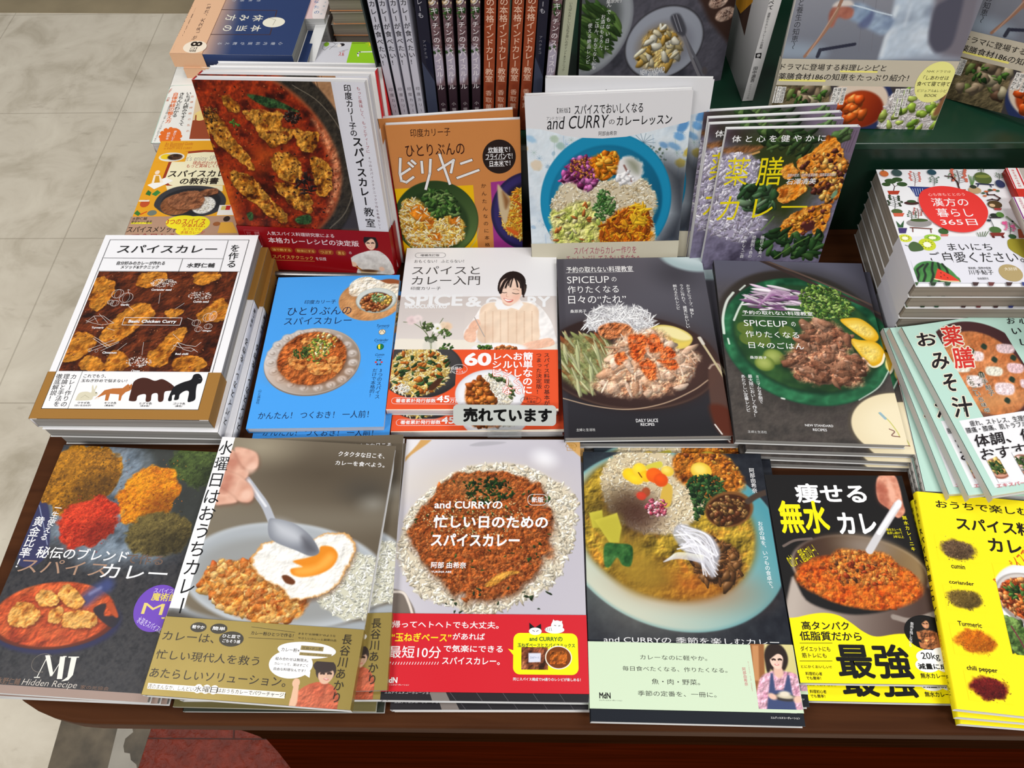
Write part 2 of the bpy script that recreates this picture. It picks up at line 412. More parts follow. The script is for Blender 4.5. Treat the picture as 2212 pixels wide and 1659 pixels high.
    def T(s, st, x0, y0, x1, y1, col, bold=0.0, out=None, ow=0.5, shear=0.0, rot=0.0):   # one line of lettering filling the box
        a, b = s.mm(x0, y0); c, d = s.mm(x1, y1)
        v, t = glyphs(st, bold, shear)
        if not len(v): return
        lo, hi = v.min(0), v.max(0); e = np.maximum(hi-lo, 1e-6)
        q = (v-lo)/e; q = np.stack([a+q[:, 0]*(c-a), d-q[:, 1]*(d-b)], -1)
        if rot:
            m = np.array([(a+c)/2, (b+d)/2]); cr, sr = math.cos(rot), math.sin(rot); r = q-m
            q = m+np.stack([r[:, 0]*cr-r[:, 1]*sr, r[:, 0]*sr+r[:, 1]*cr], -1)
        if out is not None: s.outline(st, (a, b, c, d), bold, out, ow)
        s._put(q, t, col, _NS.get((st, round(bold, 4), shear)))
    def TP(s, st, tl, tr, bl, col, bold=0.0, out=None, ow=0.02):      # lettering laid into a slanting box given by three photo corners
        tl, tr, bl = map(np.array, (tl, tr, bl))
        for bo, cc in (((bold, col),) if out is None else ((bold+ow, out), (bold, col))):
            v0, _ = glyphs(st, 0.0); lo, hi = v0.min(0), v0.max(0); v, t = glyphs(st, bo); g = (v-lo)/np.maximum(hi-lo, 1e-6)
            px = tl+g[:, :1]*(tr-tl)+(1-g[:, 1:])*(bl-tl)
            s._put(np.array([s.mm(*q) for q in px]), t, cc, _NS.get((st, round(bo, 4), 0.0)))
    def outline(s, st, box, bold, col, ow):
        a, b, c, d = box; v0, _ = glyphs(st, bold); lo, hi = v0.min(0), v0.max(0); e = np.maximum(hi-lo, 1e-6)
        sc = (d-b)/e[1]; v, t = glyphs(st, bold+ow/sc)
        q = (v-lo)/e; s._put(np.stack([a+q[:, 0]*(c-a), d-q[:, 1]*(d-b)], -1), t, col, _NS.get((st, round(bold+ow/sc, 4), 0.0)))
    def V(s, st, xt, yt, xb, yb, col, size=None, bold=0.0, sx=1.0, out=None, ow=0.5):    # vertical lettering, centre-top to centre-bottom
        A = np.array(s.mm(xt, yt)); B = np.array(s.mm(xb, yb)); s.V_mm(st, A, B, col, size, bold, sx, out, ow)
    def V_mm(s, st, A, B, col, size=None, bold=0.0, sx=1.0, out=None, ow=0.5, put=None):
        n = len(st); stp = (B-A)/n; L = np.hypot(*stp); size = min(size or L*0.97, L*1.03); dn = stp/L; rt = np.array([dn[1], -dn[0]])
        jobs = [(bold, col)] if out is None else [(bold+ow/size, out), (bold, col)]
        for bo, cc in jobs:
            vs = []; ts = []; nn = []; k = 0
            for i, ch in enumerate(st):
                if ch in ' 　': continue
                v, t = glyphs(ch, bo)
                if not len(v): continue
                g = v-np.array([0.5, 0.38])
                if ord(ch) < 256: g = v-np.array([(v[:, 0].min()+v[:, 0].max())/2, 0.36])
                if ch in 'ー〜～―「」（）()『』…－': g = np.stack([g[:, 1], -g[:, 0]], -1)
                if ch == 'ー': g[:, 0] = -g[:, 0]
                if ch in '、。': g = g+np.array([0.58, 0.55])
                if ch in 'っゃゅょッャュョァィェ': g = g+np.array([0.1, 0.1])
                cen = A+stp*(i+0.5)
                q = cen+(g[:, :1]*size*sx)*rt-(g[:, 1:]*size)*dn
                vs.append(q); ts.append(t+k); k += len(v); nn.append(_NS.get((ch, round(bo, 4), 0.0), np.zeros(len(v), int)))
            if vs: (put or s._put)(np.concatenate(vs), np.concatenate(ts), cc, np.concatenate(nn))
    def spine_text(s, st, v0, v1, col, size=None, bold=0.0, z=None, band=None):           # vertical lettering on the spine, v0..v1 mm from the head
        tt = s.t*1000; zc = tt/2 if z is None else z
        sgn = 1 if s.spine == 'L' else -1
        def put(v, t, c, ns):
            x = (-s.w/2-0.00046-2e-6*ns) if s.spine == 'L' else (s.w/2+0.00046+2e-6*ns)
            zz = (v[:, 0]) if s.spine == 'L' else (tt-v[:, 0])
            if s.rsp: x = x-np.sin(np.clip(zz/tt, 0, 1)*math.pi)*s.t*0.165*(1 if s.spine == 'L' else -1)
            s.cover.add(np.stack([x, s.y0+s.h-v[:, 1]/1000, zz/1000], -1), t, c)
        zl = zc if s.spine == 'L' else tt-zc
        s.V_mm(st, np.array([zl, v0]), np.array([zl, v1]), col, size, bold, put=put)
    def spine_rect(s, v0, v1, col, z0=0, z1=1):
        x = (-s.w/2-0.00043) if s.spine == 'L' else (s.w/2+0.00043); y = s.y0+s.h
        V = [(x, y-v0/1000, s.t*z0), (x, y-v1/1000, s.t*z0), (x, y-v1/1000, s.t*z1), (x, y-v0/1000, s.t*z1)]
        s.cover.add(V, [(0, 1, 2, 3)], col)
    def start_band(s, v0, v1=None, col=(200, 30, 30), mat=None, side=None):               # a paper band (obi) wrapped round the lower part
        s.fin_k = s.k; s.band = Surf(); s.cur = s.band; s.off = 0.9; s.k = 0; s.bmat = mat or s.mat; s.bt = v0
        W = s.w*1000; v1 = v1 or s.h*1000-0.2
        s.bv = (v0, v1)
        n = 8; uu, vv = np.meshgrid(np.linspace(-0.3, W+0.3, n+1), np.linspace(v0, v1, n+1)); idx = np.arange((n+1)**2).reshape(n+1, n+1)
        q = np.stack([idx[:-1, :-1], idx[1:, :-1], idx[1:, 1:], idx[:-1, 1:]], -1).reshape(-1, 4)
        s.band.add(s.P(uu.ravel(), vv.ravel(), -0.02), q, col)
        side = side or col
        for u in (-0.3, W+0.3):                             # the band's turn down over the two edges
            top = s.P([u, u], [v0, v1], -0.02); bot = top.copy(); bot[:, 2] = 0.0002
            if s.spine == ('L' if u < 0 else 'R'):
                top[:, 0] += (-0.0004 if u < 0 else 0.0004); bot[:, 0] += (-0.0004 if u < 0 else 0.0004)
            s.band.add(np.vstack([top, bot[::-1]]), [(0, 1, 2, 3)], side)
    def finish(s):
        c = s.cover.build('cover', s.mat, s.root)
        if s.band: s.band.build('paper_band', s.bmat, s.root)
        return s.root
def shift(M, dx=0.0, dy=0.0, dz=0.0, deg=0.0):              # world-space shift of a flat book
    return Matrix.Translation((dx, dy, dz)) @ M @ Matrix.Rotation(math.radians(deg), 4, 'Z')
WHITE = (240, 240, 242); BLACK = (22, 22, 24); CREAM = (238, 232, 212)
# ---------------------------------------------------------------- the shop floor
FZ = -0.6
TY = math.radians(-2.8)                                     # the table (and the tiles) are turned a little to the camera
def onz(px, py, z=0.0):
    d = (px-W_PX/2)/F_PX*CR-(py-H_PX/2)/F_PX*CU+CF; t = (z-CAM_Z)/d[2]; return CPOS+t*d
def ony(px, py, y):
    d = (px-W_PX/2)/F_PX*CR-(py-H_PX/2)/F_PX*CU+CF; return CPOS+(y/d[1])*d

def floor_material():
    m, nt, b = principled('mottled_vinyl_tile'); N = nt.nodes; Lk = nt.links.new
    tc = N.new('ShaderNodeTexCoord'); mp = N.new('ShaderNodeMapping'); mp.inputs['Rotation'].default_value = (0, 0, -TY)
    Lk(tc.outputs['Object'], mp.inputs['Vector'])
    n1 = N.new('ShaderNodeTexNoise'); n1.inputs['Scale'].default_value = 7; n1.inputs['Detail'].default_value = 9; n1.inputs['Roughness'].default_value = 0.62; n1.inputs['Distortion'].default_value = 0.6
    Lk(mp.outputs['Vector'], n1.inputs['Vector'])
    r = N.new('ShaderNodeValToRGB'); e = r.color_ramp.elements
    e[0].position = 0.3; e[0].color = (*lin((184, 174, 154)), 1); e[1].position = 0.72; e[1].color = (*lin((226, 218, 200)), 1)
    q = e.new(0.5); q.color = (*lin((213, 204, 186)), 1); Lk(n1.outputs['Fac'], r.inputs['Fac'])
    # dark flecks and scratches
    n2 = N.new('ShaderNodeTexNoise'); n2.inputs['Scale'].default_value = 16; n2.inputs['Detail'].default_value = 6
    m2 = N.new('ShaderNodeMapping'); m2.inputs['Scale'].default_value = (1, 2.6, 1); m2.inputs['Rotation'].default_value = (0, 0, 0.7)
    Lk(tc.outputs['Object'], m2.inputs['Vector']); Lk(m2.outputs['Vector'], n2.inputs['Vector'])
    f = N.new('ShaderNodeMapRange'); f.inputs['From Min'].default_value = 0.66; f.inputs['From Max'].default_value = 0.76; f.inputs['To Max'].default_value = 0.3
    Lk(n2.outputs['Fac'], f.inputs['Value'])
    mx = N.new('ShaderNodeMixRGB'); mx.inputs['Color2'].default_value = (*lin((140, 126, 106)), 1)
    Lk(f.outputs['Result'], mx.inputs['Fac']); Lk(r.outputs['Color'], mx.inputs['Color1'])
    # tile joints 0.456 m apart
    sp = N.new('ShaderNodeSeparateXYZ'); Lk(mp.outputs['Vector'], sp.inputs['Vector'])
    def joint(out, off):
        a = N.new('ShaderNodeMath'); a.operation = 'ADD'; a.inputs[1].default_value = off; Lk(out, a.inputs[0])
        w = N.new('ShaderNodeMath'); w.operation = 'PINGPONG'; w.inputs[1].default_value = 0.228; Lk(a.outputs[0], w.inputs[0])
        g = N.new('ShaderNodeMath'); g.operation = 'LESS_THAN'; g.inputs[1].default_value = 0.0016; Lk(w.outputs[0], g.inputs[0]); return g
    gx = joint(sp.outputs['X'], JX); gy = joint(sp.outputs['Y'], JY)
    mm_ = N.new('ShaderNodeMath'); mm_.operation = 'MAXIMUM'; Lk(gx.outputs[0], mm_.inputs[0]); Lk(gy.outputs[0], mm_.inputs[1])
    sc = N.new('ShaderNodeMath'); sc.operation = 'MULTIPLY'; sc.inputs[1].default_value = 0.34; Lk(mm_.outputs[0], sc.inputs[0])
    m3 = N.new('ShaderNodeMixRGB'); m3.inputs['Color2'].default_value = (*lin((112, 98, 78)), 1)
    Lk(sc.outputs[0], m3.inputs['Fac']); Lk(mx.outputs['Color'], m3.inputs['Color1']); Lk(m3.outputs['Color'], b.inputs['Base Color'])
    bp = N.new('ShaderNodeBump'); bp.inputs['Strength'].default_value = 0.25; bp.inputs['Distance'].default_value = 0.004
    Lk(n1.outputs['Fac'], bp.inputs['Height']); Lk(bp.outputs['Normal'], b.inputs['Normal'])
    b.inputs['Roughness'].default_value = 0.42; b.inputs['Specular IOR Level'].default_value = 0.35
    return m
def rotT(p):                                               # into the tiles' own axes (mapping node rotates by -TY)
    c, s_ = math.cos(-TY), math.sin(-TY); return (p[0]*c-p[1]*s_, p[0]*s_+p[1]*c)
_a = rotT(onz(140, 515, FZ)); _b = rotT(onz(258, 243, FZ))
JX = -(_a[0]+_b[0])/2; JY = -_a[1]
fl = mesh_obj('floor', [(-4, -1.5, FZ), (4, -1.5, FZ), (4, 5, FZ), (-4, 5, FZ)], [(0, 1, 2, 3)], floor_material()); fl['kind'] = 'structure'

def floor_strip(name, pts, mat, dz):
    P = [onz(x, y, FZ) for x, y in pts]
    v = [(p[0], p[1], FZ+dz) for p in P]; n = len(v); c = np.mean(np.array(v), 0)
    v += [(p[0], p[1], FZ) for p in P]
    o = mesh_obj(name, v, [tuple(range(n))]+[(i, n+i, n+(i+1) % n, (i+1) % n) for i in range(n)], mat); o['kind'] = 'structure'; return o
m_olive = mat_flat('olive_brown_border', (150, 136, 108), 0.5, 0.3, 0.12, 9)
floor_strip('trim_1', [(-900, 24), (1500, 33), (1500, -600), (-900, -600)], m_olive, 0.002)
m_dstone = mat_flat('dark_stone_tile', (88, 78, 62), 0.4, 0.35, 0.5, 26, bump=0.2)
m_pale = mat_flat('pale_stone_strip', (150, 144, 132), 0.35, 0.4, 0.12, 20)
m_red = mat_flat('red_brown_glazed_tile', (112, 36, 16), 0.24, 0.12, 0.3, 60, bump=0.8)
m_grout = mat_flat('brown_grout', (66, 26, 14), 0.5, 0.3, 0.1, 60)
jag = [(318, 1540), (303, 1556), (287, 1572), (289, 1582), (272, 1596), (268, 1612), (270, 1626), (282, 1628), (284, 1642), (296, 1652), (300, 1680), (302, 1760)]
floor_strip('trim_2', [(150, 1500), (273, 1500), (205, 1780), (70, 1780)], m_dstone, 0.0020)
floor_strip('trim_3', [(273, 1500), (330, 1500), (318, 1540)]+jag[1:]+[(205, 1780)], m_pale, 0.0022)
floor_strip('trim_4', jag[::-1]+[(330, 1500), (352, 1500), (300, 1659), (292, 1760)], m_dstone, 0.0024)
floor_strip('trim_5', [(352, 1500), (1100, 1500), (1200, 1900), (285, 1900), (292, 1760), (300, 1659)], m_red, 0.0021)
floor_strip('trim_6', [(320, 1594), (760, 1597), (760, 1599.5), (320, 1597)], m_grout, 0.0026)
floor_strip('trim_7', [(509, 1500), (512, 1500), (507, 1596), (504, 1596)], m_grout, 0.0027)

# ---------------------------------------------------------------- the wooden display table
def wood(name, c0, c1, rough=0.35, axis=0, spec=0.2):
    m, nt, b = principled(name); N = nt.nodes; Lk = nt.links.new
    tc = N.new('ShaderNodeTexCoord'); mp = N.new('ShaderNodeMapping'); mp.inputs['Scale'].default_value = (1.2, 14, 14) if axis == 0 else (14, 1.2, 14)
    n = N.new('ShaderNodeTexNoise'); n.inputs['Scale'].default_value = 4; n.inputs['Detail'].default_value = 7; n.inputs['Distortion'].default_value = 0.8
    r = N.new('ShaderNodeValToRGB'); r.color_ramp.elements[0].position = 0.32; r.color_ramp.elements[1].position = 0.7
    r.color_ramp.elements[0].color = (*lin(c0), 1); r.color_ramp.elements[1].color = (*lin(c1), 1)
    Lk(tc.outputs['Object'], mp.inputs['Vector']); Lk(mp.outputs['Vector'], n.inputs['Vector']); Lk(n.outputs['Fac'], r.inputs['Fac']); Lk(r.outputs['Color'], b.inputs['Base Color'])
    b.inputs['Roughness'].default_value = rough; b.inputs['Specular IOR Level'].default_value = spec
    return m
W_TOP = wood('dark_oak_top', (62, 34, 18), (80, 46, 25), 0.55, spec=0.05)
W_APR = wood('dark_oak_edge', (34, 16, 6), (48, 24, 10), 0.6, spec=0.0)
W_BODY = wood('red_brown_panel', (50, 14, 2), (70, 20, 4), 0.6, spec=0.0)
TM = Matrix.Translation((0, 0, 0)) @ Matrix.Rotation(TY, 4, 'Z')
tbl = empty('display_table', TM); tag(tbl, 'dark wooden display table with a rounded corner carrying all the books', 'table')
TX0, TX1, TY0, TY1 = -0.5315, 1.0, 0.1060, 1.75
def rounded(x0, x1, y0, y1, r, k=12):
    p = []
    for cx, cy, o in ((x0+r, y0+r, 2), (x1-r, y0+r, 3), (x1-r, y1-r, 0), (x0+r, y1-r, 1)):
        p += [(cx+r*math.cos((o+t/k)*math.pi/2), cy+r*math.sin((o+t/k)*math.pi/2)) for t in range(k+1)]
    return p
def slab(name, outline, z0, z1, mat, parent, bevel=0.003):
    n = len(outline); v = [(x, y, z0) for x, y in outline]+[(x, y, z1) for x, y in outline]
    o = mesh_obj(name, v, [tuple(range(n))[::-1], tuple(range(n, 2*n))]+[(i, (i+1) % n, n+(i+1) % n, n+i) for i in range(n)], mat, parent)
    if bevel:
        m = o.modifiers.new('soft_edges', 'BEVEL'); m.width = bevel; m.segments = 3; m.limit_method = 'ANGLE'
    return o
slab('table_top', rounded(TX0, TX1, TY0, TY1, 0.138), -0.030, 0.0, W_TOP, tbl, 0.004)
def front_slab(name, prof, y0, y1, mat):                    # a board cut to a profile in the front elevation
    n = len(prof); v = [(x, y0, z) for x, z in prof]+[(x, y1, z) for x, z in prof]
    o = mesh_obj(name, v, [tuple(range(n)), tuple(range(n, 2*n))[::-1]]+[(i, n+i, n+(i+1) % n, (i+1) % n) for i in range(n)], mat, tbl)
    m = o.modifiers.new('soft_edges', 'BEVEL'); m.width = 0.0015; m.segments = 2; m.limit_method = 'ANGLE'
front_slab('apron', [(-0.277, -0.0302), (-0.272, -0.054), (-0.268, -0.085), (-0.2695, -0.1), (0.96, -0.1), (0.96, -0.0302)], 0.1085, 1.6, W_APR)
front_slab('cabinet_base', [(-0.2695, -0.1), (-0.272, -0.123), (-0.289, -0.227), (-0.315, -0.373), (-0.36, FZ+0.003), (0.96, FZ+0.003), (0.96, -0.1)], 0.1105, 1.6, W_BODY)

# ---------------------------------------------------------------- the dark green stand behind the standing books
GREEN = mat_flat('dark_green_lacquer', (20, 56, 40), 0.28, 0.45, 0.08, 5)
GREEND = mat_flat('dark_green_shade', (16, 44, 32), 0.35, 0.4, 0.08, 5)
SM = Matrix.Translation((0.4404, 0.6750, 0)) @ Matrix.Rotation(math.radians(-3.0), 4, 'Z')
std = empty('display_stand', SM); tag(std, 'dark green stepped display stand with a ledge behind the standing cookbooks', 'display stand')
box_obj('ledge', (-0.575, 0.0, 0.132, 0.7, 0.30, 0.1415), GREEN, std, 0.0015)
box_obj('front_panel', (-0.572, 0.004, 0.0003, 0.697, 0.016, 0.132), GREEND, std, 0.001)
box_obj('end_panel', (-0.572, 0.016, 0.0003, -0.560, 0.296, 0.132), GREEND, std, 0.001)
bpn = empty('stand_back_panel', SM); tag(bpn, 'tall dark green panel with two slim posts behind the leaning books', 'panel')  # back panel and posts of the green stand, built as their own object
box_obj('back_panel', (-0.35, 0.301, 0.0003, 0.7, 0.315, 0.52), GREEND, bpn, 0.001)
# the acrylic tray rail in front of the standing books
STEEL = mat_flat('dull_steel', (120, 118, 118), 0.25, 0.5, 0.1, 30, metal=0.9)
rail = empty('tray_rail', Matrix.Translation((-0.215, 0.6325, 0)) @ Matrix.Rotation(math.radians(-4.5), 4, 'Z'))
tag(rail, 'dull metal tray rail between the red banded book and the blue cookbook', 'rail')
def tube_x(name, x0, x1, y, z, r, mat, parent, k=12):
    v = [(x, y+r*math.cos(a), z+r*math.sin(a)) for x in (x0, x1) for a in np.arange(k)*2*math.pi/k]
    return mesh_obj(name, v, [(i, (i+1) % k, k+(i+1) % k, k+i) for i in range(k)]+[tuple(range(k))[::-1], tuple(range(k, 2*k))], mat, parent)
tube_x('rail_bar', -0.095, 0.075, 0.0, 0.0062, 0.0034, STEEL, rail)
box_obj('tray_lip', (-0.095, -0.014, 0.0003, 0.075, -0.004, 0.0022), mat_flat('smoked_acrylic', (70, 56, 48), 0.15, 0.5, 0.05, 20), rail, 0.0005)
# ---------------------------------------------------------------- printed-picture helpers
def glaze(p, m, pal, sc, seed, a=0.4, bump=0.4):         # a wash of uneven colour that ties small pieces together
    p.tex(m, pal, sc, seed, bump, 4, 1.6, a)
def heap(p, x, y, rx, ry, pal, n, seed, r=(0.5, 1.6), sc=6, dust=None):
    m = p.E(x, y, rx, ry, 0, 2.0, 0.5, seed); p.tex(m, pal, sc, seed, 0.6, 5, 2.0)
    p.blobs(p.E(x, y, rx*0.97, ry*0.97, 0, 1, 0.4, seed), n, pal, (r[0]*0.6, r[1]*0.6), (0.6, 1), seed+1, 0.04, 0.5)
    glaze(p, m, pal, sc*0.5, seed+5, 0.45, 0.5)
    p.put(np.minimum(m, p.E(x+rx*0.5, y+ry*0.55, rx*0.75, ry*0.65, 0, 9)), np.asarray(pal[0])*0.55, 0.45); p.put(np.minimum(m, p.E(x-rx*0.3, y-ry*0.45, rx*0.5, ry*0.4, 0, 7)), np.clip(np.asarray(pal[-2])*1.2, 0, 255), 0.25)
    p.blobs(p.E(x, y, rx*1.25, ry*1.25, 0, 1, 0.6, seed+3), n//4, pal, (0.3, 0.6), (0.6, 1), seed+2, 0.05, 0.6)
def plate(p, x, y, rx, ry, rim, mid, inner=0.72, hi=None):
    p.put(p.E(x, y, rx, ry), rim); p.put(p.E(x, y, rx*0.97, ry*0.97, 0, 2.5), np.clip(np.array(rim)*1.08, 0, 255))
    p.put(p.E(x, y+ry*0.02, rx*inner, ry*inner, 0, 2.5), mid)
def chunks(p, polys, pal, sc, seed, bump=1.0, edge=(60, 24, 8), wob=1.5):
    for i, q in enumerate(polys):
        m = p.Q(q, 0.8, True, wob, seed+i*3)
        p.put(p.Q([(a+3, b+7) for a, b in q], 2.2, True, wob, seed+i*3), edge, 0.6)
        p.tex(m, pal, sc*1.3, seed+i*11, bump*0.42, 4, 1.7, bsc=sc*1.5)
def face(p, x, y, r, skin=(236, 200, 178), hair=(38, 30, 30), tilt=0.0, long=1.0, side=1):
    p.put(p.E(x, y-r*0.25, r*1.08, r*1.15*long, tilt, 0.5), hair)
    p.put(p.E(x, y+r*0.12, r*0.8, r*1.0, tilt, 0.5), skin)
    p.put(p.E(x+side*r*0.35, y+r*0.2, r*0.3, r*0.5, 0, 1.2), np.array(skin)*0.93, 0.6)
    p.put(p.Q([(x-r*0.95, y+r*0.1), (x-r*0.8, y-r*0.7), (x, y-r*1.2), (x+r*0.8, y-r*0.7), (x+r*0.92, y+r*0.1), (x+r*0.6, y-r*0.42), (x+r*0.1, y-r*0.62), (x-r*0.4, y-r*0.32)], 0.5), hair)
    for k in (-1, 1):
        p.line([(x+k*r*0.36-r*0.16, y+r*0.05), (x+k*r*0.36, y+r*0.0), (x+k*r*0.36+r*0.16, y+r*0.06)], r*0.03+0.25, (60, 40, 36), 1, 0.2)
    p.line([(x, y+r*0.2), (x+r*0.06, y+r*0.38)], 0.35, (205, 150, 130), 0.8)
    p.put(p.E(x, y+r*0.62, r*0.26, r*0.1, tilt, 0.3), (200, 90, 84)); p.put(p.E(x, y+r*0.6, r*0.18, r*0.045, tilt, 0.2), (248, 244, 240))

STACKS = []
def under(bk, specs, group):                              # copies lying under (or beside) a finished book: (label, dx, dy, dz, turn)
    for lab, dx, dy, dz, dg in specs:
        copy_tree(bk.root, shift(bk.M, dx, dy, dz, dg), lab, group)

# ================================================================ FRONT ROW
# --- dark spice book, far left of the front row
b = Book('cookbook', flat_M(-0.4038, 0.2679, 0.0140, -5.6), 0.1707, 0.2465, 0.007, 'black spice cookbook with heaps of ground spice and an orange curry, top of its pile', 'book',
         'black spice cookbooks', (2.308, 0, 940), (44, 44, 50), M_GLOSS, M_PAGES_G)
p = b.patch(res=0.6); p.fill((42, 43, 48))
p.tex(p.all(), [(34, 35, 40), (52, 52, 56), (60, 58, 60)], 3, 4, 0.15, 5)
m = p.Q([(250, 300), (330, 60), (900, 60), (1100, 200), (1000, 470), (820, 600), (700, 640), (420, 620), (330, 520), (240, 520)], 14, True, 12, 3)
p.tex(m, [(70, 80, 90), (110, 124, 138), (128, 140, 152)], 14, 8, 0.2)
p.put(p.Q([(700, 40), (1100, 60), (1100, 500), (900, 560), (820, 380), (760, 180)], 12, True, 8, 4), (46, 48, 44), 0.9)
p.put(p.Q([(180, 330), (220, 300), (250, 420), (232, 600), (130, 660), (90, 600)], 1.0), (52, 54, 92))
p.line([(196, 350), (215, 440), (236, 545)], 1.0, (150, 160, 190), 0.8)
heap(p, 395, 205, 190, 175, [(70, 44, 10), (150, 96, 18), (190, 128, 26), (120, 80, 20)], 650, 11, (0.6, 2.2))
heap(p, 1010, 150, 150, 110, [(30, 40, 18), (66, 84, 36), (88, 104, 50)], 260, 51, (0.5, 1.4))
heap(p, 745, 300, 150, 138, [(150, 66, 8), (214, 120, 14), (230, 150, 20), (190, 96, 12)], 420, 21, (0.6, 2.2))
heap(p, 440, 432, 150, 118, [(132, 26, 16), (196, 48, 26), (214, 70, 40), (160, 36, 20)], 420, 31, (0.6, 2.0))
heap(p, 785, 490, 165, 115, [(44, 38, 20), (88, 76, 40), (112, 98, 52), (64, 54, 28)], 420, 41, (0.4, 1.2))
p.put(p.E(270, 935, 330, 150, -0.05, 2), (40, 42, 78)); p.put(p.E(265, 915, 318, 146, -0.05, 1), (96, 40, 24))
p.tex(p.E(270, 890, 300, 158, -0.05, 1.0), [(140, 48, 24), (184, 76, 38), (196, 92, 48)], 10, 61, 0.35)
p.put(p.Q([(470, 860), (530, 840), (520, 900), (600, 900), (560, 960), (480, 900)], 1), (38, 38, 48), 0.9)
p.tex(p.Q([(530, 845), (560, 835), (590, 900), (570, 905)], 1), [(170, 70, 36), (190, 84, 40)], 6, 62)
p.line([(430, 820), (480, 780), (530, 750)], 14, (62, 74, 130), 0.85, 5); p.line([(450, 790), (500, 762)], 3, (150, 160, 200), 0.6, 2)
chunks(p, [[(40, 900), (90, 830), (170, 850), (200, 900), (150, 950), (60, 950)], [(180, 800), (230, 770), (290, 800), (280, 850), (200, 850)],
           [(290, 790), (330, 740), (380, 770), (420, 830), (380, 870), (320, 840)], [(250, 870), (310, 860), (300, 930), (240, 930)],
           [(320, 890), (400, 870), (480, 900), (470, 950), (380, 965), (310, 945)]], [(150, 70, 22), (206, 140, 60), (228, 176, 96), (190, 110, 44)], 5, 71, 1.0)
p.done()
b.R_mm(0, b.h*1000-7.0, b.w*1000, b.h*1000, (158, 136, 126))
b.V('一生使える', 298, 345, 212, 525, WHITE, 8.2, 0.012); b.V('黄金比率！', 205, 405, 92, 665, WHITE, 12.5, 0.012)
b.T('秘伝のブレンド', 196, 552, 628, 636, WHITE, 0.012); b.T('で作る', 640, 588, 806, 650, (112, 90, 78), 0.01)
b.T('スパイス', 112, 612, 527, 706, (172, 138, 116), 0.0); b.T('カレー', 520, 640, 824, 728, WHITE, 0.008)
b.O(782, 862, 113, 116, (112, 72, 186)); b.T('スパイスの', 772, 762, 888, 792, (220, 205, 240)); b.T('魔術師', 764, 784, 878, 832, (226, 206, 90), 0.02)
b.T('MJ', 720, 836, 842, 918, (226, 206, 120)); b.T('水溶きスパイスの', 682, 925, 815, 968, (225, 215, 245), rot=0.35)
MJ = (236, 232, 224)
b.L([(184, 1208), (240, 1098)], MJ, 0.7); b.G([(226, 1098), (250, 1098), (266, 1190), (250, 1204)], MJ); b.L([(258, 1200), (318, 1104)], MJ, 0.7); b.G([(300, 1104), (326, 1104), (310, 1216), (284, 1216)], MJ)
b.G([(356, 1106), (384, 1106), (364, 1196), (340, 1222), (306, 1228), (336, 1206)], MJ); b.L([(318, 1104), (330, 1104)], MJ, 0.9); b.L([(344, 1107), (392, 1107)], MJ, 0.9); b.L([(172, 1208), (198, 1208)], MJ, 0.8)
b.OL(212, 1136, 52, 44, (150, 142, 134), 0.45, 30, 70, 310)
b.T('Hidden Recipe', 118, 1214, 376, 1272, (206, 198, 190), -0.006, shear=0.15); b.T('水野仁輔', -8, 1206, 94, 1246, (128, 100, 84)); b.T('家の光協会', 405, 1246, 540, 1274, (128, 100, 84))
b.finish()
under(b, [('black spice cookbook just under the topmost one of its pile', 0.004, -0.001, -0.007, 0.8), ('black spice cookbook at the very bottom of its pile', 0.0085, -0.001, -0.014, 1.2)], 'black spice cookbooks')

# --- the book with a spoon and a fried egg
b = Book('cookbook', flat_M(-0.2256, 0.2568, 0.0275, -6.1), 0.1823, 0.2534, 0.0085, 'cookbook with fried egg and spoon cover and gold paper band, topmost of its pile', 'book',
         'fried egg cookbooks', (2.4767, 290, 930), (120, 112, 100), M_SATIN, M_PAGES, 'L', (240, 240, 240), lift=0.0006)
p = b.patch((440, 20), (1240, 1075), 0.55); p.grad((480, 40), (1300, 700), (140, 130, 112), (96, 86, 72))
p.put(p.E(1000, 230, 420, 130, 0, 40), (74, 64, 52), 0.8); p.put(p.E(680, 90, 130, 60, 0, 20), (168, 158, 136), 0.8)
p.put(p.E(1240, 330, 110, 60, 0, 14), (70, 66, 60), 0.7); p.put(p.E(1280, 400, 60, 40, 0, 10), (150, 148, 140), 0.7)
p.put(p.Q([(430, 440), (800, 420), (1400, 440), (1400, 520), (430, 540)], 12), (122, 114, 100), 0.7)
p.put(p.E(800, 770, 560, 290, 0.06, 2), (186, 192, 198)); p.put(p.E(800, 760, 530, 262, 0.06, 4), (168, 174, 180)); p.put(p.E(800, 790, 500, 225, 0.06, 6), (150, 152, 152))
p.put(p.Q([(240, 860), (300, 960), (600, 1030), (1000, 1050), (1240, 1020), (1240, 1120), (200, 1120)], 3), (160, 166, 172)); p.put(p.Q([(180, 960), (400, 1010), (900, 1070), (900, 1120), (150, 1120)], 4), (84, 80, 76))
m = p.E(1180, 830, 210, 180, 0.3, 2, 0.3, 5); p.put(m, (206, 204, 184)); p.rice(m, 420, 6, ((226, 226, 214), (206, 206, 190), (238, 238, 230)), 2.2)
m = p.E(640, 850, 310, 150, 0.25, 2, 0.5, 7); p.tex(m, [(110, 48, 14), (178, 96, 30), (210, 140, 60), (150, 70, 22)], 7, 71, 1.0)
p.blobs(m, 300, [(214, 130, 44), (232, 180, 96), (190, 96, 34), (240, 206, 140), (168, 70, 24)], (1.4, 5.4), (0.42, 0.95), 72, 0.3, 0.55); glaze(p, m, [(120, 56, 14), (206, 120, 50), (232, 176, 104), (160, 84, 26)], 5, 75, 0.5, 0.6)
egg = [(630, 680), (700, 600), (800, 590), (900, 610), (1000, 560), (1080, 545), (1150, 560), (1185, 630), (1150, 720), (1080, 830), (1000, 880), (900, 905), (820, 895), (800, 850), (700, 800), (640, 740)]
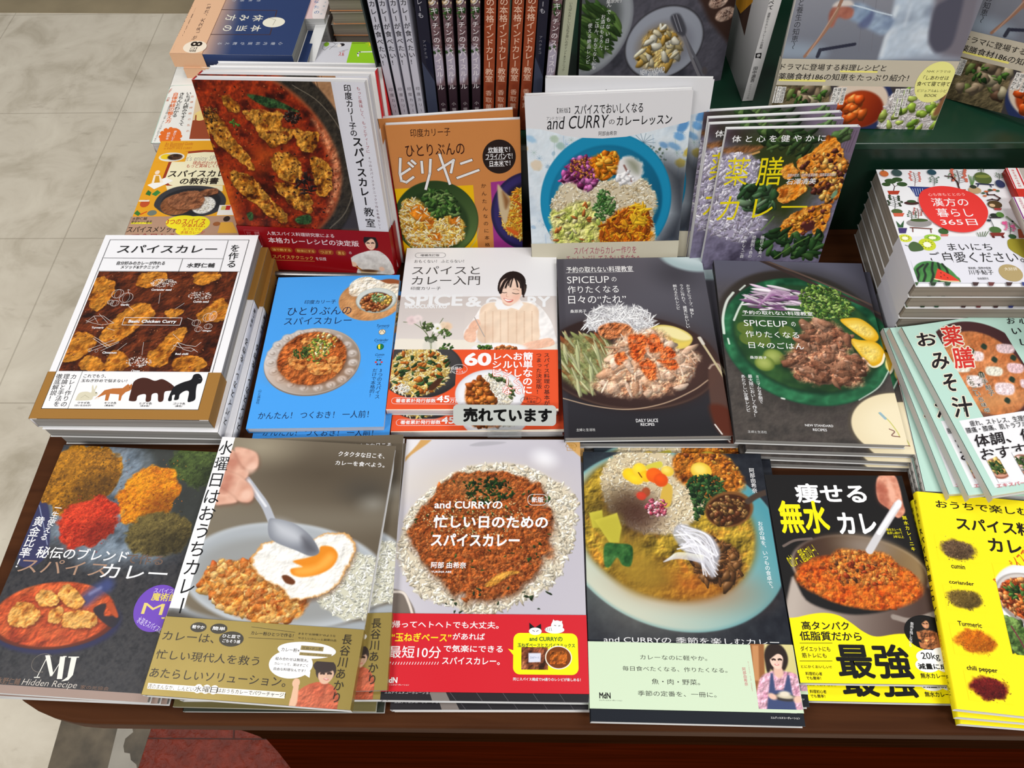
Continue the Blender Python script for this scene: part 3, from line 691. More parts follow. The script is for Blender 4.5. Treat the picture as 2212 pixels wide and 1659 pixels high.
p.put(p.Q([(a+6, c+14) for a, c in egg], 4), (90, 50, 24), 0.6); p.put(p.Q(egg, 0.9, True, 2, 9), (214, 160, 96)); p.tex(p.Q([(910+(a-910)*0.96, 730+(c-730)*0.955) for a, c in egg], 1.5, True, 2, 9), [(232, 230, 224), (246, 244, 240), (228, 226, 220)], 12, 80, 0.12)
p.put(p.Q([(790, 780), (820, 775), (860, 805), (850, 825), (810, 815)], 1), (104, 56, 30))
yk = [(850, 700), (930, 680), (985, 655), (1000, 620), (1060, 625), (1090, 670), (1060, 730), (990, 770), (900, 785), (845, 770), (840, 740), (900, 730)]
p.put(p.Q(yk, 1.2), (228, 138, 36)); p.put(p.Q([(870, 740), (970, 720), (1040, 660), (1070, 680), (1030, 730), (940, 770), (870, 770)], 4), (246, 172, 74), 0.9)
p.line([(600, 262), (650, 330), (700, 400), (735, 480)], 7.5, (176, 180, 190), 1, 0.8); p.line([(606, 262), (655, 335), (704, 405)], 2.2, (232, 234, 240), 0.9, 1)
sp_ = [(720, 480), (760, 472), (860, 500), (940, 560), (985, 630), (985, 660), (940, 672), (860, 640), (760, 600), (720, 560)]
p.put(p.Q(sp_, 0.8), (128, 132, 142)); p.put(p.Q([(740, 490), (800, 490), (880, 530), (900, 590), (840, 600), (760, 560)], 8), (196, 200, 208), 0.9); p.put(p.Q([(900, 570), (960, 610), (975, 650), (920, 650)], 5), (84, 84, 92), 0.8)
sk = [(205, 150, 128), (226, 178, 156), (190, 128, 108)]
for q in ([(430, 100), (540, 110), (600, 170), (610, 240), (560, 270), (470, 230), (430, 200)], [(440, 220), (540, 230), (620, 290), (640, 350), (610, 385), (540, 370), (450, 300)], [(430, 300), (500, 330), (550, 380), (480, 395), (430, 390)],
          [(540, 90), (640, 110), (665, 150), (655, 200), (600, 205), (560, 160)]):
    p.put(p.Q([(a+4, c+8) for a, c in q], 4), (120, 74, 58), 0.6); p.tex(p.Q(q, 1.6), sk, 22, 33, 0.02, 3)
p.put(p.E(628, 200, 26, 30, 0.3, 3), (236, 196, 176), 0.8); p.put(p.E(600, 345, 30, 28, 0.3, 3), (236, 196, 176), 0.8)
p.done()
A = b.mm(535, 33)[0]; C_ = b.mm(262, 990)[0]; b.R_mm(0, 0, (A+C_)/2, 178, (238, 238, 240))
b.V('水曜日はおうちカレー', 498, 50, 240, 990, (28, 28, 30), 17.5, 0.004)
b.T('クタクタな日こそ、', 1096, 112, 1338, 152, WHITE, 0.01); b.T('カレーを食べよう。', 1080, 160, 1338, 200, WHITE, 0.01)
v0 = b.mm(170, 995)[1]
b.start_band(v0, None, (152, 132, 66), M_FOIL)
K = (52, 44, 34)
q = b.patch((826, 1225), (1085, 1500), 0.5); q.fill((152, 132, 66)); q.track()
q.put(q.Q([(870, 1400), (930, 1360), (1000, 1345), (1070, 1370), (1100, 1440), (1110, 1520), (830, 1520), (850, 1440)], 0.8), (190, 92, 62)); q.tex(q.Q([(880, 1400), (1000, 1350), (1070, 1380), (1090, 1500), (850, 1500)], 3), [(176, 80, 54), (206, 112, 80)], 7, 3, 0.3)
q.put(q.Q([(826, 1500), (840, 1420), (860, 1350), (885, 1340), (880, 1400), (868, 1470)], 0.8), (222, 180, 150)); q.put(q.E(868, 1352, 22, 26), (222, 180, 150))
face(q, 1028, 1300, 52, (224, 184, 158), (60, 48, 44), 0.1, 1.0)
q.put(q.E(1018, 1262, 60, 36, 0, 0.6), (58, 46, 44)); q.done()
b.T('カレーは、', 163, 1074, 425, 1140, K, 0.008); b.T('忙しい現代人を救う', 128, 1172, 665, 1262, K, 0.008); b.T('あたらしいソリューション。', 95, 1270, 808, 1374, K, 0.008)
for x, y, rx, ry, t in ((346, 1054, 44, 26, ['軽やか']), (455, 1062, 46, 27, ['簡単']), (522, 1117, 66, 40, ['ひと皿で', 'ごちそう感'])):
    b.O(x, y, rx, ry, (58, 54, 46))
    for i, s_ in enumerate(t): b.T(s_, x-rx*0.68, y-13+(i-(len(t)-1)/2)*26, x+rx*0.68, y+11+(i-(len(t)-1)/2)*26, WHITE, 0.012)
b.L([(630, 1052), (862, 1082)], K, 0.3); b.L([(614, 1110), (855, 1122)], K, 0.3); b.T('カレー粉ひとつで作る！', 630, 1074, 852, 1110, K, 0.01)
b.T('まるで“お味噌汁”のような', 882, 1082, 1078, 1108, K); b.T('やさしいカレーと副菜55品', 880, 1106, 1082, 1132, K)
W2 = (236, 236, 238)
b.O(925, 1178, 158, 44, W2); b.O(840, 1252, 118, 76, W2); b.G([(900, 1300), (945, 1290), (940, 1325)], W2)
b.T('カレー粉×', 792, 1162, 884, 1190, K, 0.01); b.R(896, 1152, 1012, 1184, (150, 132, 80)); b.T('豆腐×ポン酢', 902, 1158, 1006, 1180, K); b.R(888, 1188, 1056, 1216, (150, 132, 80)); b.T('サバ缶×コチュジャン', 894, 1192, 1050, 1212, K)
b.T('組み合わせは無限大。', 760, 1212, 932, 1242, K, 0.008); b.T('カレーって、実はすごく', 754, 1240, 930, 1268, K, 0.008); b.T('自由な料理なんです！', 750, 1268, 916, 1296, K, 0.008)
b.R(75, 1352, 815, 1436, (232, 226, 214)) if False else b.G([(78, 1352), (812, 1402), (806, 1436), (72, 1382)], (232, 228, 218))
b.T('週のまんなか、しんどい', 80, 1356, 318, 1398, K, 0.008)
for x, c in ((345, '水'), (388, '曜'), (430, '日')): b.O(x, 1386+(x-388)*0.07, 23, 24, (236, 232, 224)); b.T(c, x-15, 1370+(x-388)*0.07, x+15, 1404+(x-388)*0.07, K, 0.01)
b.T('はおうちカレーでパワーチャージ！', 452, 1380, 808, 1430, K, 0.008)
b.V('長谷川あかり', 1146, 1090, 1078, 1462, K, 9.5, 0.006)
b.finish()
under(b, [('fried egg cookbook second in its pile, its gold band showing beside the top copy', 0.0170, 0.009, -0.0087, 5.2),
          ('fried egg cookbook third from the top of its pile', 0.0175, 0.005, -0.0174, 4.0)], 'fried egg cookbooks')
# different books at the foot of that pile
b = Book('magazine', flat_M(-0.2145, 0.2565, 0.0055, -3.4), 0.1815, 0.2545, 0.0045, 'olive green edged softcover under the fried egg cookbooks', 'book', None, (2.4767, 290, 930), (104, 96, 60), M_SATIN, M_PAGES_G, 'L', (230, 230, 226), (170, 166, 150)); b.finish()
b = Book('magazine', flat_M(-0.2095, 0.2550, 0.0006, -2.4), 0.1800, 0.2550, 0.0045, 'dark covered softcover at the very bottom under the fried egg cookbooks', 'book', None, (2.4767, 290, 930), (48, 52, 44), M_SATIN, M_PAGES_G, 'L', (214, 214, 210), (190, 190, 188)); b.finish()

# --- the red banded busy-day curry book
b = Book('cookbook', flat_M(-0.0288, 0.2561, 0.0110, -2.87), 0.1823, 0.2583, 0.009, 'cookbook with minced curry on rice and a red paper band, topmost of its pile', 'book',
         'minced curry cookbooks', (2.4755, 800, 930), (206, 204, 212), M_GLOSS, M_PAGES, 'L', (226, 224, 226), lift=0.0004)
p = b.patch((197, 50), (1160, 1000), 0.5); p.fill((202, 200, 208)); p.grad((200, 60), (900, 400), (214, 212, 218), (190, 186, 196))
p.put(p.Q([(150, 40), (330, 40), (220, 130), (150, 190)], 1), (206, 160, 96)); p.put(p.Q([(150, 40), (270, 40), (190, 140), (140, 180)], 1), (226, 224, 228))
p.put(p.Q([(1030, 40), (1140, 40), (1140, 150)], 1), (206, 160, 96)); p.put(p.E(640, 520, 520, 520, 0, 20), (188, 184, 196), 0.6); p.put(p.E(930, 150, 60, 40, 0.4, 8), (240, 240, 246), 0.8)
p.put(p.Q([(530, 80), (600, 60), (720, 62), (700, 72), (600, 84)], 1), (170, 168, 176), 0.8)
m = p.E(630, 540, 480, 400, -0.35, 3, 0.22, 5); p.put(m, (214, 202, 178)); p.put(p.E(560, 300, 420, 130, 0, 20), (226, 214, 190), 0.5)
p.rice(p.E(635, 545, 486, 408, -0.35, 2, 0.2, 5), 3000, 6, ((236, 228, 208), (220, 210, 188), (246, 241, 228), (206, 194, 170)), 2.9)
m = p.E(610, 530, 375, 355, -0.3, 2.5, 0.35, 9); p.put(p.E(615, 545, 385, 362, -0.3, 5, 0.35, 9), (90, 44, 20), 0.7)
p.tex(m, [(70, 28, 10), (136, 62, 24), (176, 92, 40), (110, 46, 18)], 6, 21, 1.2, 5)
p.blobs(m, 1500, [(150, 76, 34), (118, 54, 24), (176, 96, 48), (96, 42, 18), (196, 120, 66)], (0.7, 2.0), (0.5, 1), 22, 0.15, 0.45)
p.blobs(m, 70, [(190, 90, 36), (200, 104, 44), (176, 76, 30)], (1.8, 4.2), (0.45, 0.8), 23, 0.25, 0.55); glaze(p, m, [(64, 26, 10), (140, 68, 28), (186, 108, 52), (104, 44, 18)], 4, 25, 0.4, 0.7)
p.tex(p.Q([(610, 830), (680, 770), (760, 750), (800, 760), (740, 780), (660, 830)], 1), [(180, 120, 40), (206, 150, 66)], 5, 24, 0.6)
p.put(p.E(560, 300, 150, 50, 0.1, 10), (214, 180, 120), 0.25)
p.leaves(p.E(640, 320, 130, 70, 0, 2, 0.6, 12), 130, 31, ((28, 56, 22), (46, 80, 32), (22, 44, 20)), 2.4); p.leaves(p.E(620, 470, 360, 300, 0, 2, 0.5, 13), 70, 32, ((34, 62, 24), (52, 88, 40)), 1.8)
p.blobs(p.E(560, 470, 270, 110, 0, 2, 0.5, 14), 300, [(226, 196, 140), (206, 170, 110)], (0.4, 0.9), (0.7, 1), 33, 0.2, 0.6)
p.leaves(p.E(640, 900, 420, 80, 0, 2), 16, 35, ((40, 60, 34),), 2.2)
p.put(p.Q([(90, 860), (160, 855), (200, 890), (235, 990), (90, 1000)], 1), (118, 108, 100)); p.line([(110, 862), (175, 868), (205, 920), (226, 985)], 2.4, (224, 214, 204), 1, 0.7)
p.done()
b.T('and CURRYの', 345, 376, 706, 420, WHITE, 0.022); b.T('忙しい日のための', 340, 452, 950, 526, WHITE, 0.03); b.T('スパイスカレー', 328, 550, 798, 622, WHITE, 0.032)
b.RO(842, 342, 946, 400, WHITE, None, 0.5, 5); b.T('新版', 862, 356, 926, 386, WHITE, 0.02); b.T('阿部 由希奈', 326, 702, 512, 738, WHITE, 0.016); b.T('YUKINA ABE', 326, 750, 434, 762, WHITE, 0.016)
b.OL(1074, 84, 28, 17, (196, 150, 70), 0.5, 24, 160, 380); b.RO(1052, 92, 1096, 108, (196, 150, 70), None, 0.5); b.T('料理の', 1060, 74, 1088, 88, (196, 150, 70)); b.T('手帖', 1064, 93, 1086, 105, (196, 150, 70))
b.G([(48, 1390), (1168, 1388), (1168, 1470), (48, 1470)], (40, 38, 42)); b.T('エムディエヌコーポレーション', 78, 1390, 330, 1410, (206, 206, 210))
for x in (340, 420, 560, 700, 860, 1000): b.L([(x, 1392), (x+40, 1452)], (96, 92, 98), 0.3)
b.G([(315, 1392), (400, 1392), (425, 1450), (330, 1450)], (124, 116, 112))
b.start_band(b.mm(90, 978)[1], b.mm(60, 1396)[1], (206, 36, 48))
b.T('帰ってヘトヘトでも大丈夫。', 120, 1018, 686, 1062, WHITE, 0.012); b.T('“玉ねぎベース”', 116, 1082, 432, 1132, (250, 222, 40), 0.018); b.T('があれば', 442, 1084, 612, 1122, WHITE, 0.012)
b.T('最短10分', 104, 1152, 376, 1220, WHITE, 0.006); b.T('で気楽にできる', 394, 1148, 708, 1190, WHITE, 0.014); b.T('スパイスカレー。', 386, 1212, 692, 1256, WHITE, 0.014)
for i in range(18): b.L([(104+i*15, 1252), (110+i*15, 1240)], WHITE, 0.5)
b.T('MdN', 76, 1320, 144, 1352, WHITE, 0.03); b.T('エムディエヌコーポレーション', 74, 1356, 208, 1366, WHITE); b.T('同じスパイス構成で54通りのレシピが楽しめる！', 764, 1322, 1124, 1344, WHITE, 0.012)
YL = (250, 236, 20)
b.R(766, 1084, 1114, 1310, YL, 6); b.G([(736, 1168), (775, 1180), (772, 1212)], YL); b.T('and CURRYの', 850, 1104, 1028, 1130, (40, 96, 40), 0.03); b.T('玉ねぎベースとスパイスミックス', 788, 1138, 1094, 1164, (40, 96, 40), 0.028)
q = b.patch((808, 1160), (950, 1282), 0.5); q.tex(q.all(), [(70, 36, 22), (120, 66, 42), (150, 96, 66)], 6, 41, 0.8); q.put(q.Q([(846, 1192), (912, 1192), (910, 1240), (846, 1242)], 0.4, False), (214, 216, 232)); q.done()
b.T('玉ねぎベース', 854, 1210, 902, 1222, (70, 90, 140))
b.O(1006, 1216, 72, 64, (232, 224, 206)); b.O(1006, 1216, 66, 58, (120, 60, 20))
q = b.patch((960, 1180), (1052, 1252), 0.5); q.tex(q.all(), [(130, 62, 18), (184, 100, 34)], 4, 42, 0.9); q.done()
for x, c in ((882, (240, 240, 240)), (985, (240, 240, 240))):    # two plain sketched cats looking over the bubble
    if x < 900:
        b.G([(852, 1086), (850, 1030), (880, 1056), (912, 1036), (914, 1086)], (26, 26, 28)); b.O(x, 1076, 34, 20, c); b.L([(868, 1072), (878, 1076)], BLACK, 0.5); b.L([(888, 1076), (898, 1072)], BLACK, 0.5)
    else:
        b.O(x, 1068, 52, 20, c); b.O(998, 1046, 32, 28, c); b.G([(972, 1030), (978, 1012), (992, 1026)], c); b.G([(1006, 1024), (1026, 1020), (1024, 1040)], c)
        b.L([(984, 1044), (992, 1046)], BLACK, 0.5); b.L([(1006, 1048), (1014, 1046)], BLACK, 0.5)
        for k in range(4): b.L([(936+k*10, 1058), (940+k*10, 1074)], (120, 120, 120), 0.4)
b.finish()
under(b, [('red banded minced curry cookbook lying under the topmost one', 0.006, -0.0055, -0.0097, 0.7)], 'minced curry cookbooks')
b = Book('magazine', flat_M(-0.0215, 0.2490, 0.0003, -2.2), 0.180, 0.2560, 0.0012, 'thin white softcover at the foot of the red banded minced curry books', 'book', None, (2.4755, 800, 930), (226, 214, 206), M_SATIN, M_PAGES); b.finish()

# --- the seasonal curry book with a pansy
b = Book('cookbook', flat_M(0.1543, 0.2316, 0.0110, -3.38), 0.1824, 0.2593, 0.009, 'dark cookbook with a yellow pansy on rice and pale green band, topmost copy', 'book',
         'seasonal curry cookbooks', (2.477, 1240, 930), (30, 34, 42), M_SATIN, M_PAGES_G, 'L')
p = b.patch((42, 105), (1160, 1140), 0.5); p.fill((30, 33, 42)); p.tex(p.all(), [(26, 29, 38), (38, 42, 50)], 8, 3, 0.06, 3)
p.put(p.E(520, 560, 610, 505, 0.3, 1), (92, 150, 158)); p.grad((1060, 300), (60, 700), (60, 140, 158), (206, 206, 186), p.E(520, 560, 600, 497, 0.3, 3))
p.grad((60, 200), (500, 900), (120, 172, 176), (206, 200, 178), p.E(380, 620, 420, 400, 0.3, 60), 0.6)
p.put(p.E(480, 500, 490, 400, 0.35, 6), (110, 92, 30)); p.tex(p.E(480, 500, 482, 392, 0.35, 3, 0.06, 5), [(70, 50, 14), (136, 112, 34), (160, 132, 44), (176, 120, 40)], 16, 7, 0.5)
p.put(p.E(620, 830, 260, 90, 0.1, 20), (176, 78, 24), 0.6); p.put(p.Q([(170, 560), (300, 560), (480, 720), (520, 840), (340, 860), (210, 740)], 12), (150, 120, 40), 0.8)
m = p.E(420, 320, 280, 235, 0.3, 3, 0.15, 9); p.put(m, (206, 190, 156)); p.rice(m, 900, 10, ((226, 210, 178), (206, 186, 150), (240, 230, 206)), 2.2)
p.put(p.E(260, 430, 130, 110, 0.3, 20), (60, 42, 22), 0.75); p.put(p.E(350, 440, 110, 100, 0, 20), (60, 30, 26), 0.7)
m = p.E(720, 230, 190, 130, 0.5, 3, 0.4, 11); p.tex(m, [(90, 40, 10), (170, 96, 26), (200, 130, 44)], 6, 12, 0.6); p.blobs(m, 60, [(190, 110, 30), (206, 150, 60), (120, 56, 20)], (1.2, 3.2), (0.5, 1), 13, 0.4)
for x, y, r in ((680, 215, 56), (500, 218, 34)): p.put(p.E(x, y, r, r*0.8, 0.2, 1), (226, 190, 60)); p.put(p.E(x-8, y-8, r*0.6, r*0.45, 0.2, 3), (244, 220, 110), 0.9)
for q in ([(80, 440), (150, 425), (160, 520), (100, 520)], [(110, 480), (230, 440), (255, 520), (240, 600), (190, 600)]): p.put(p.Q(q, 1, False), (206, 196, 70)); p.put(p.Q([(a+8, c+10) for a, c in q], 6), (150, 140, 40), 0.4)
p.put(p.Q([(380, 190), (460, 165), (470, 195), (400, 210)], 1), (206, 196, 70)); p.put(p.Q([(480, 290), (525, 300), (515, 400), (460, 400)], 1), (206, 170, 70))
p.tex(p.Q([(165, 610), (230, 605), (310, 620), (305, 720), (260, 720), (230, 680), (190, 730), (162, 715)], 1), [(24, 64, 30), (48, 98, 46), (74, 124, 64)], 8, 14, 0.15, 3)
p.leaves(p.Q([(600, 290), (680, 240), (780, 260), (800, 320), (720, 400), (650, 480), (640, 380)], 2), 190, 15, ((22, 52, 26), (40, 80, 36), (70, 110, 56)), 3.0)
p.put(p.E(830, 420, 135, 92, -0.35, 1.2), (120, 78, 40)); p.put(p.E(826, 425, 122, 80, -0.35, 1.2), (60, 30, 14)); p.blobs(p.E(826, 430, 112, 68, -0.35, 1), 70, [(120, 80, 40), (150, 110, 60), (96, 50, 24)], (1.6, 3.6), (0.5, 1), 16, 0.5)
p.line([(930, 380), (975, 350), (1030, 330)], 6, (70, 56, 48), 1, 1)
m = p.E(760, 700, 150, 130, 0.6, 3, 0.4, 17); p.tex(m, [(54, 30, 14), (110, 70, 36), (140, 96, 54)], 6, 18, 1.0); p.blobs(m, 60, [(120, 78, 40), (92, 56, 28)], (2.5, 6), (0.4, 0.8), 19, 0.4)
m = p.Q([(530, 560), (560, 500), (640, 520), (730, 560), (780, 640), (770, 720), (740, 790), (680, 720), (600, 660)], 2); p.put(m, (172, 174, 186), 0.85); ro = np.random.RandomState(20)
for k in range(34):
    x0, y0 = ro.uniform(535, 600), ro.uniform(500, 640); x1, y1 = ro.uniform(690, 780), ro.uniform(600, 780); c = ro.uniform(196, 250)
    p.line([(x0, y0), ((x0+x1)/2+ro.uniform(-30, 50), (y0+y1)/2-ro.uniform(0, 50)), (x1, y1)], ro.uniform(0.7, 2.0), (c, c, min(c+8, 255)), ro.uniform(0.5, 0.95), 0.4)
for k in range(7): p.line([(480+k*6, 702-k*4), (560, 684-k*5), (690, 706-k*6)], 1.2, (206+k*4, 206+k*4, 218), 0.75, 0.4)
p.blobs(p.E(440, 410, 55, 50, 0, 2), 80, [(206, 96, 120), (236, 180, 190), (170, 60, 80)], (1, 2.4), (0.5, 1), 22, 0.4)
for x, y, rx, ry, c in ((300, 235, 40, 34, (236, 190, 30)), (350, 210, 36, 36, (240, 200, 50)), (385, 245, 34, 30, (230, 180, 24)), (330, 262, 40, 26, (240, 196, 40)), (430, 240, 44, 40, (226, 92, 20)), (465, 265, 38, 36, (214, 76, 18)), (385, 330, 22, 26, (150, 70, 40)), (360, 350, 26, 22, (190, 60, 40))):
    p.put(p.E(x, y, rx, ry, 0.3, 1), c); p.put(p.E(x-rx*0.2, y-ry*0.25, rx*0.6, ry*0.5, 0.3, 4), np.clip(np.array(c)*1.15, 0, 255), 0.7)
p.line([(345, 225), (355, 240), (362, 250)], 1.2, (120, 60, 10)); p.done()
b.V('阿部由希奈', 948, 200, 968, 335, WHITE, 5.6); b.V('お店の味を、いつもの食卓で。', 994, 485, 1056, 860, WHITE, 5.2)
b.T('and CURRYの 季節を楽しむカレー', 158, 1098, 1100, 1152, WHITE, -0.004)
b.T('エムディエヌコーポレーション', 1052, 1530, 1210, 1546, (230, 230, 230), 0.012); b.RO(1152, 1470, 1194, 1512, (230, 230, 230), None, 0.5); b.T('本棚', 1160, 1496, 1188, 1508, (230, 230, 230))
b.start_band(b.mm(75, 1129)[1], b.mm(95, 1488)[1], (206, 224, 196), side=(196, 214, 186))
K = (60, 60, 56)
for s_, x0, y0, x1, y1 in (('カレーなのに軽やか。', 352, 1200, 712, 1234), ('毎日食べたくなる、作りたくなる。', 258, 1260, 820, 1298), ('魚・肉・野菜。', 414, 1328, 674, 1364), ('季節の定番を、一冊に。', 340, 1392, 762, 1430)): b.T(s_, x0, y0, x1, y1, K)
b.T('MdN', 134, 1402, 196, 1436, BLACK, 0.03); b.T('エムディエヌコーポレーション', 134, 1440, 258, 1450, BLACK); b.V('kitchen and CURRY', 930, 1235, 954, 1398, (200, 110, 120), 3.2, sx=0.9); b.V('阿部由希奈', 906, 1268, 922, 1368, (206, 110, 120), 4)
q = b.patch((940, 1143), (1228, 1496), 0.45); q.fill((214, 200, 140)); q.grad((940, 1150), (1200, 1300), (226, 214, 160), (206, 196, 130))
q.put(q.Q([(930, 1130), (1015, 1130), (1020, 1320), (970, 1420), (930, 1420)], 1, False), (150, 96, 56)); q.put(q.Q([(950, 1150), (985, 1150), (990, 1340), (960, 1340)], 1, False), (196, 140, 92))
q.tex(q.Q([(985, 1360), (1010, 1310), (1070, 1285), (1130, 1290), (1190, 1310), (1215, 1380), (1230, 1500), (985, 1500)], 1), [(206, 150, 172), (226, 180, 196), (190, 130, 156)], 5, 3, 0.4)
q.put(q.Q([(1050, 1300), (1062, 1300), (1075, 1390), (1120, 1390), (1140, 1310), (1150, 1310), (1165, 1400), (1190, 1500), (1030, 1500), (1040, 1400)], 1, False), (64, 76, 116))
q.put(q.E(1080, 1215, 62, 78, 0.05, 1), (44, 34, 32)); q.put(q.Q([(1020, 1200), (1030, 1290), (1050, 1280), (1050, 1200)], 1), (44, 34, 32)); q.put(q.E(1092, 1290, 26, 36, 0, 1), (226, 184, 164))
face(q, 1083, 1225, 46, (238, 204, 186), (44, 34, 32), 0.05); q.put(q.Q([(1120, 1180), (1138, 1220), (1128, 1280), (1112, 1270), (1118, 1220)], 1), (44, 34, 32))
q.put(q.E(1128, 1430, 66, 20, 0.08, 0.8), (60, 56, 56)); q.put(q.E(1128, 1424, 46, 12, 0.08, 0.8), (206, 196, 170)); q.put(q.E(1125, 1410, 30, 14, 0, 1), (226, 216, 196))
q.put(q.E(1060, 1424, 24, 16, 0.4, 1), (232, 190, 170)); q.put(q.E(1196, 1440, 24, 18, -0.3, 1), (232, 190, 170)); q.done()
b.finish()
under(b, [('dark pansy cookbook under the topmost, its top edge and side showing', 0.0120, 0.0175, -0.0097, -0.6)], 'seasonal curry cookbooks')

# --- the slimming waterless curry book
b = Book('cookbook', flat_M(0.3155, 0.2285, 0.0110, -3.0), 0.1375, 0.2005, 0.009, 'black and yellow cookbook with a steel pot of curry, upper copy', 'book', 'steel pot cookbooks', (2.4797, 1620, 990), (26, 25, 26), M_SATIN, M_PAGES_G, 'L')
p = b.patch(res=0.5); p.fill((27, 26, 27))
p.tex(p.Q([(690, 95), (770, 90), (800, 150), (820, 240), (830, 290), (790, 320), (740, 270), (690, 230), (675, 160)], 1), [(196, 120, 96), (226, 160, 134), (206, 134, 108)], 10, 3, 0.08, 3); p.put(p.Q([(680, 140), (720, 150), (740, 260), (690, 230)], 4), (150, 70, 54), 0.6); p.put(p.Q([(735, 110), (770, 160), (780, 230), (755, 230), (740, 170)], 2), (236, 180, 156), 0.8)
p.put(p.E(590, 600, 365, 190, 0.12, 1.2), (176, 162, 150)); p.put(p.Q([(225, 640), (300, 760), (440, 820), (600, 840), (800, 800), (950, 690), (1010, 830), (1010, 1000), (260, 1000)], 2), (120, 104, 96)); p.grad((250, 700), (900, 900), (190, 178, 168), (70, 52, 46), p.Q([(225, 640), (300, 760), (440, 820), (600, 840), (800, 800), (950, 690), (1010, 830), (1010, 1000), (260, 1000)], 2), 0.9)
p.put(p.E(590, 600, 352, 178, 0.12, 1), (76, 52, 42)); p.grad((300, 480), (880, 480), (58, 40, 34), (150, 124, 84), p.E(590, 570, 345, 165, 0.12, 3), 0.9); p.put(p.E(620, 470, 120, 55, 0.1, 10), (150, 138, 130), 0.7)
m = p.E(590, 660, 330, 140, 0.1, 2, 0.12, 5); p.tex(m, [(130, 34, 6), (196, 78, 18), (214, 110, 34), (160, 56, 12)], 7, 9, 0.8)
m2 = p.Q([(430, 540), (480, 490), (600, 500), (720, 510), (790, 580), (780, 650), (640, 690), (480, 660), (420, 600)], 3); p.tex(m2, [(120, 44, 8), (196, 96, 26), (226, 150, 60)], 5, 12, 1.1)
p.blobs(m2, 260, [(206, 110, 34), (230, 160, 74), (170, 70, 20), (120, 52, 20)], (0.9, 2.6), (0.4, 1), 14, 0.4, 0.45); glaze(p, m2, [(130, 44, 8), (206, 110, 34), (232, 164, 80), (150, 60, 16)], 4, 17, 0.45, 0.7); p.blobs(m, 150, [(206, 84, 24), (222, 120, 44), (150, 50, 14), (90, 50, 26)], (1, 3), (0.5, 1), 15, 0.4, 0.5); glaze(p, np.clip(m-m2, 0, 1), [(140, 36, 6), (200, 84, 20), (220, 130, 44), (170, 60, 12)], 6, 18, 0.5, 0.5)
p.line([(640, 495), (690, 410), (790, 250)], 7, (206, 204, 208), 1, 0.7); p.line([(690, 400), (800, 236)], 4.2, (238, 238, 242), 1, 0.7); p.put(p.E(795, 245, 16, 26, 0.5, 1), (238, 238, 242))
p.line([(180, 470), (240, 440), (330, 430)], 2.4, (110, 96, 90)); p.line([(770, 850), (870, 870), (1000, 830)], 5, (150, 138, 130), 1, 1)
yl = [(120, 900), (260, 850), (380, 828), (470, 840), (540, 880), (610, 930), (680, 955), (800, 940), (960, 945), (1100, 930), (1140, 1240), (120, 1240)]
p.put(p.Q(yl, 0.4), (246, 232, 14)); p.done()
WH = WHITE; YE = (246, 232, 14)
b.T('痩せる', 232, 134, 634, 242, WH, 0.03); b.T('無水', 142, 226, 438, 404, YE, 0.032); b.T('カレ', 458, 290, 690, 408, WH, 0.036)
b.V('無水カレーニキ', 824, 305, 878, 500, YE, 4.6, 0.008); b.T('無水カレーを', 728, 374, 812, 390, YE); b.T('追求し続けて', 732, 392, 818, 408, YE); b.T('3年以上', 766, 412, 826, 428, YE); b.T('のカレー、超低カロリー！', 186, 486, 372, 560, YE, rot=-0.45)
K = (20, 20, 20)
b.T('高タンパク', 272, 872, 536, 922, K, 0.02); b.T('低脂質だから', 262, 926, 602, 980, K, 0.02); b.T('ダイエットにも', 268, 1006, 432, 1036, K, 0.01); b.T('筋トレにも', 276, 1042, 412, 1070, K, 0.01); b.L([(268, 990), (440, 990)], K, 0.4); b.L([(268, 1086), (440, 1086)], K, 0.4)
b.T('とにかくおいしい!!', 272, 1108, 438, 1126, K, 0.01); b.T('料理初心者', 296, 1144, 388, 1164, K, 0.01); b.T('でも簡単！', 300, 1168, 382, 1188, K, 0.01)
b.T('最強', 444, 992, 886, 1186, K, 0.026)
b.O(946, 934, 118, 92, K)
q = b.patch((870, 850), (1024, 1022), 0.45); q.fill((24, 23, 24)); q.tex(q.Q([(885, 950), (930, 920), (990, 930), (1015, 960), (1005, 1020), (915, 1022), (920, 980)], 1), [(120, 66, 36), (190, 124, 78)], 6, 5, 0.9)
q.line([(900, 940), (885, 980), (930, 1006)], 4, (176, 110, 68)); q.line([(1005, 945), (1016, 990), (1000, 1020)], 4, (176, 110, 68))
for k in range(3): q.line([(940, 968+k*16), (990, 970+k*16)], 0.5, (90, 44, 22), 0.8)
q.line([(964, 940), (966, 1015)], 0.6, (90, 44, 22), 0.8); face(q, 938, 885, 24, (206, 146, 104), (24, 20, 18)); q.done()
b.V('筋肉を残しながら', 868, 878, 858, 1010, WH, 4.2)
for x, y, rx, ry in ((960, 1066, 70, 40), (1030, 1060, 60, 44), (950, 1110, 64, 36), (1050, 1110, 60, 36)): b.O(x, y, rx, ry, (242, 242, 242))
b.T('20kg', 912, 1040, 1022, 1088, K, 0.012); b.T('以上', 1028, 1040, 1050, 1088, K) if False else (b.T('以', 1028, 1038, 1050, 1058, K), b.T('上', 1028, 1062, 1052, 1082, K)); b.T('減量に成功', 896, 1098, 1100, 1134, K, 0.03); b.T('無水カレーニキ', 910, 1150, 1104, 1182, K, 0.012)
b.finish()
under(b, [('black and yellow steel pot cookbook, lower copy with only its yellow foot showing', 0.004, -0.0135, -0.0098, -0.3)], 'steel pot cookbooks')

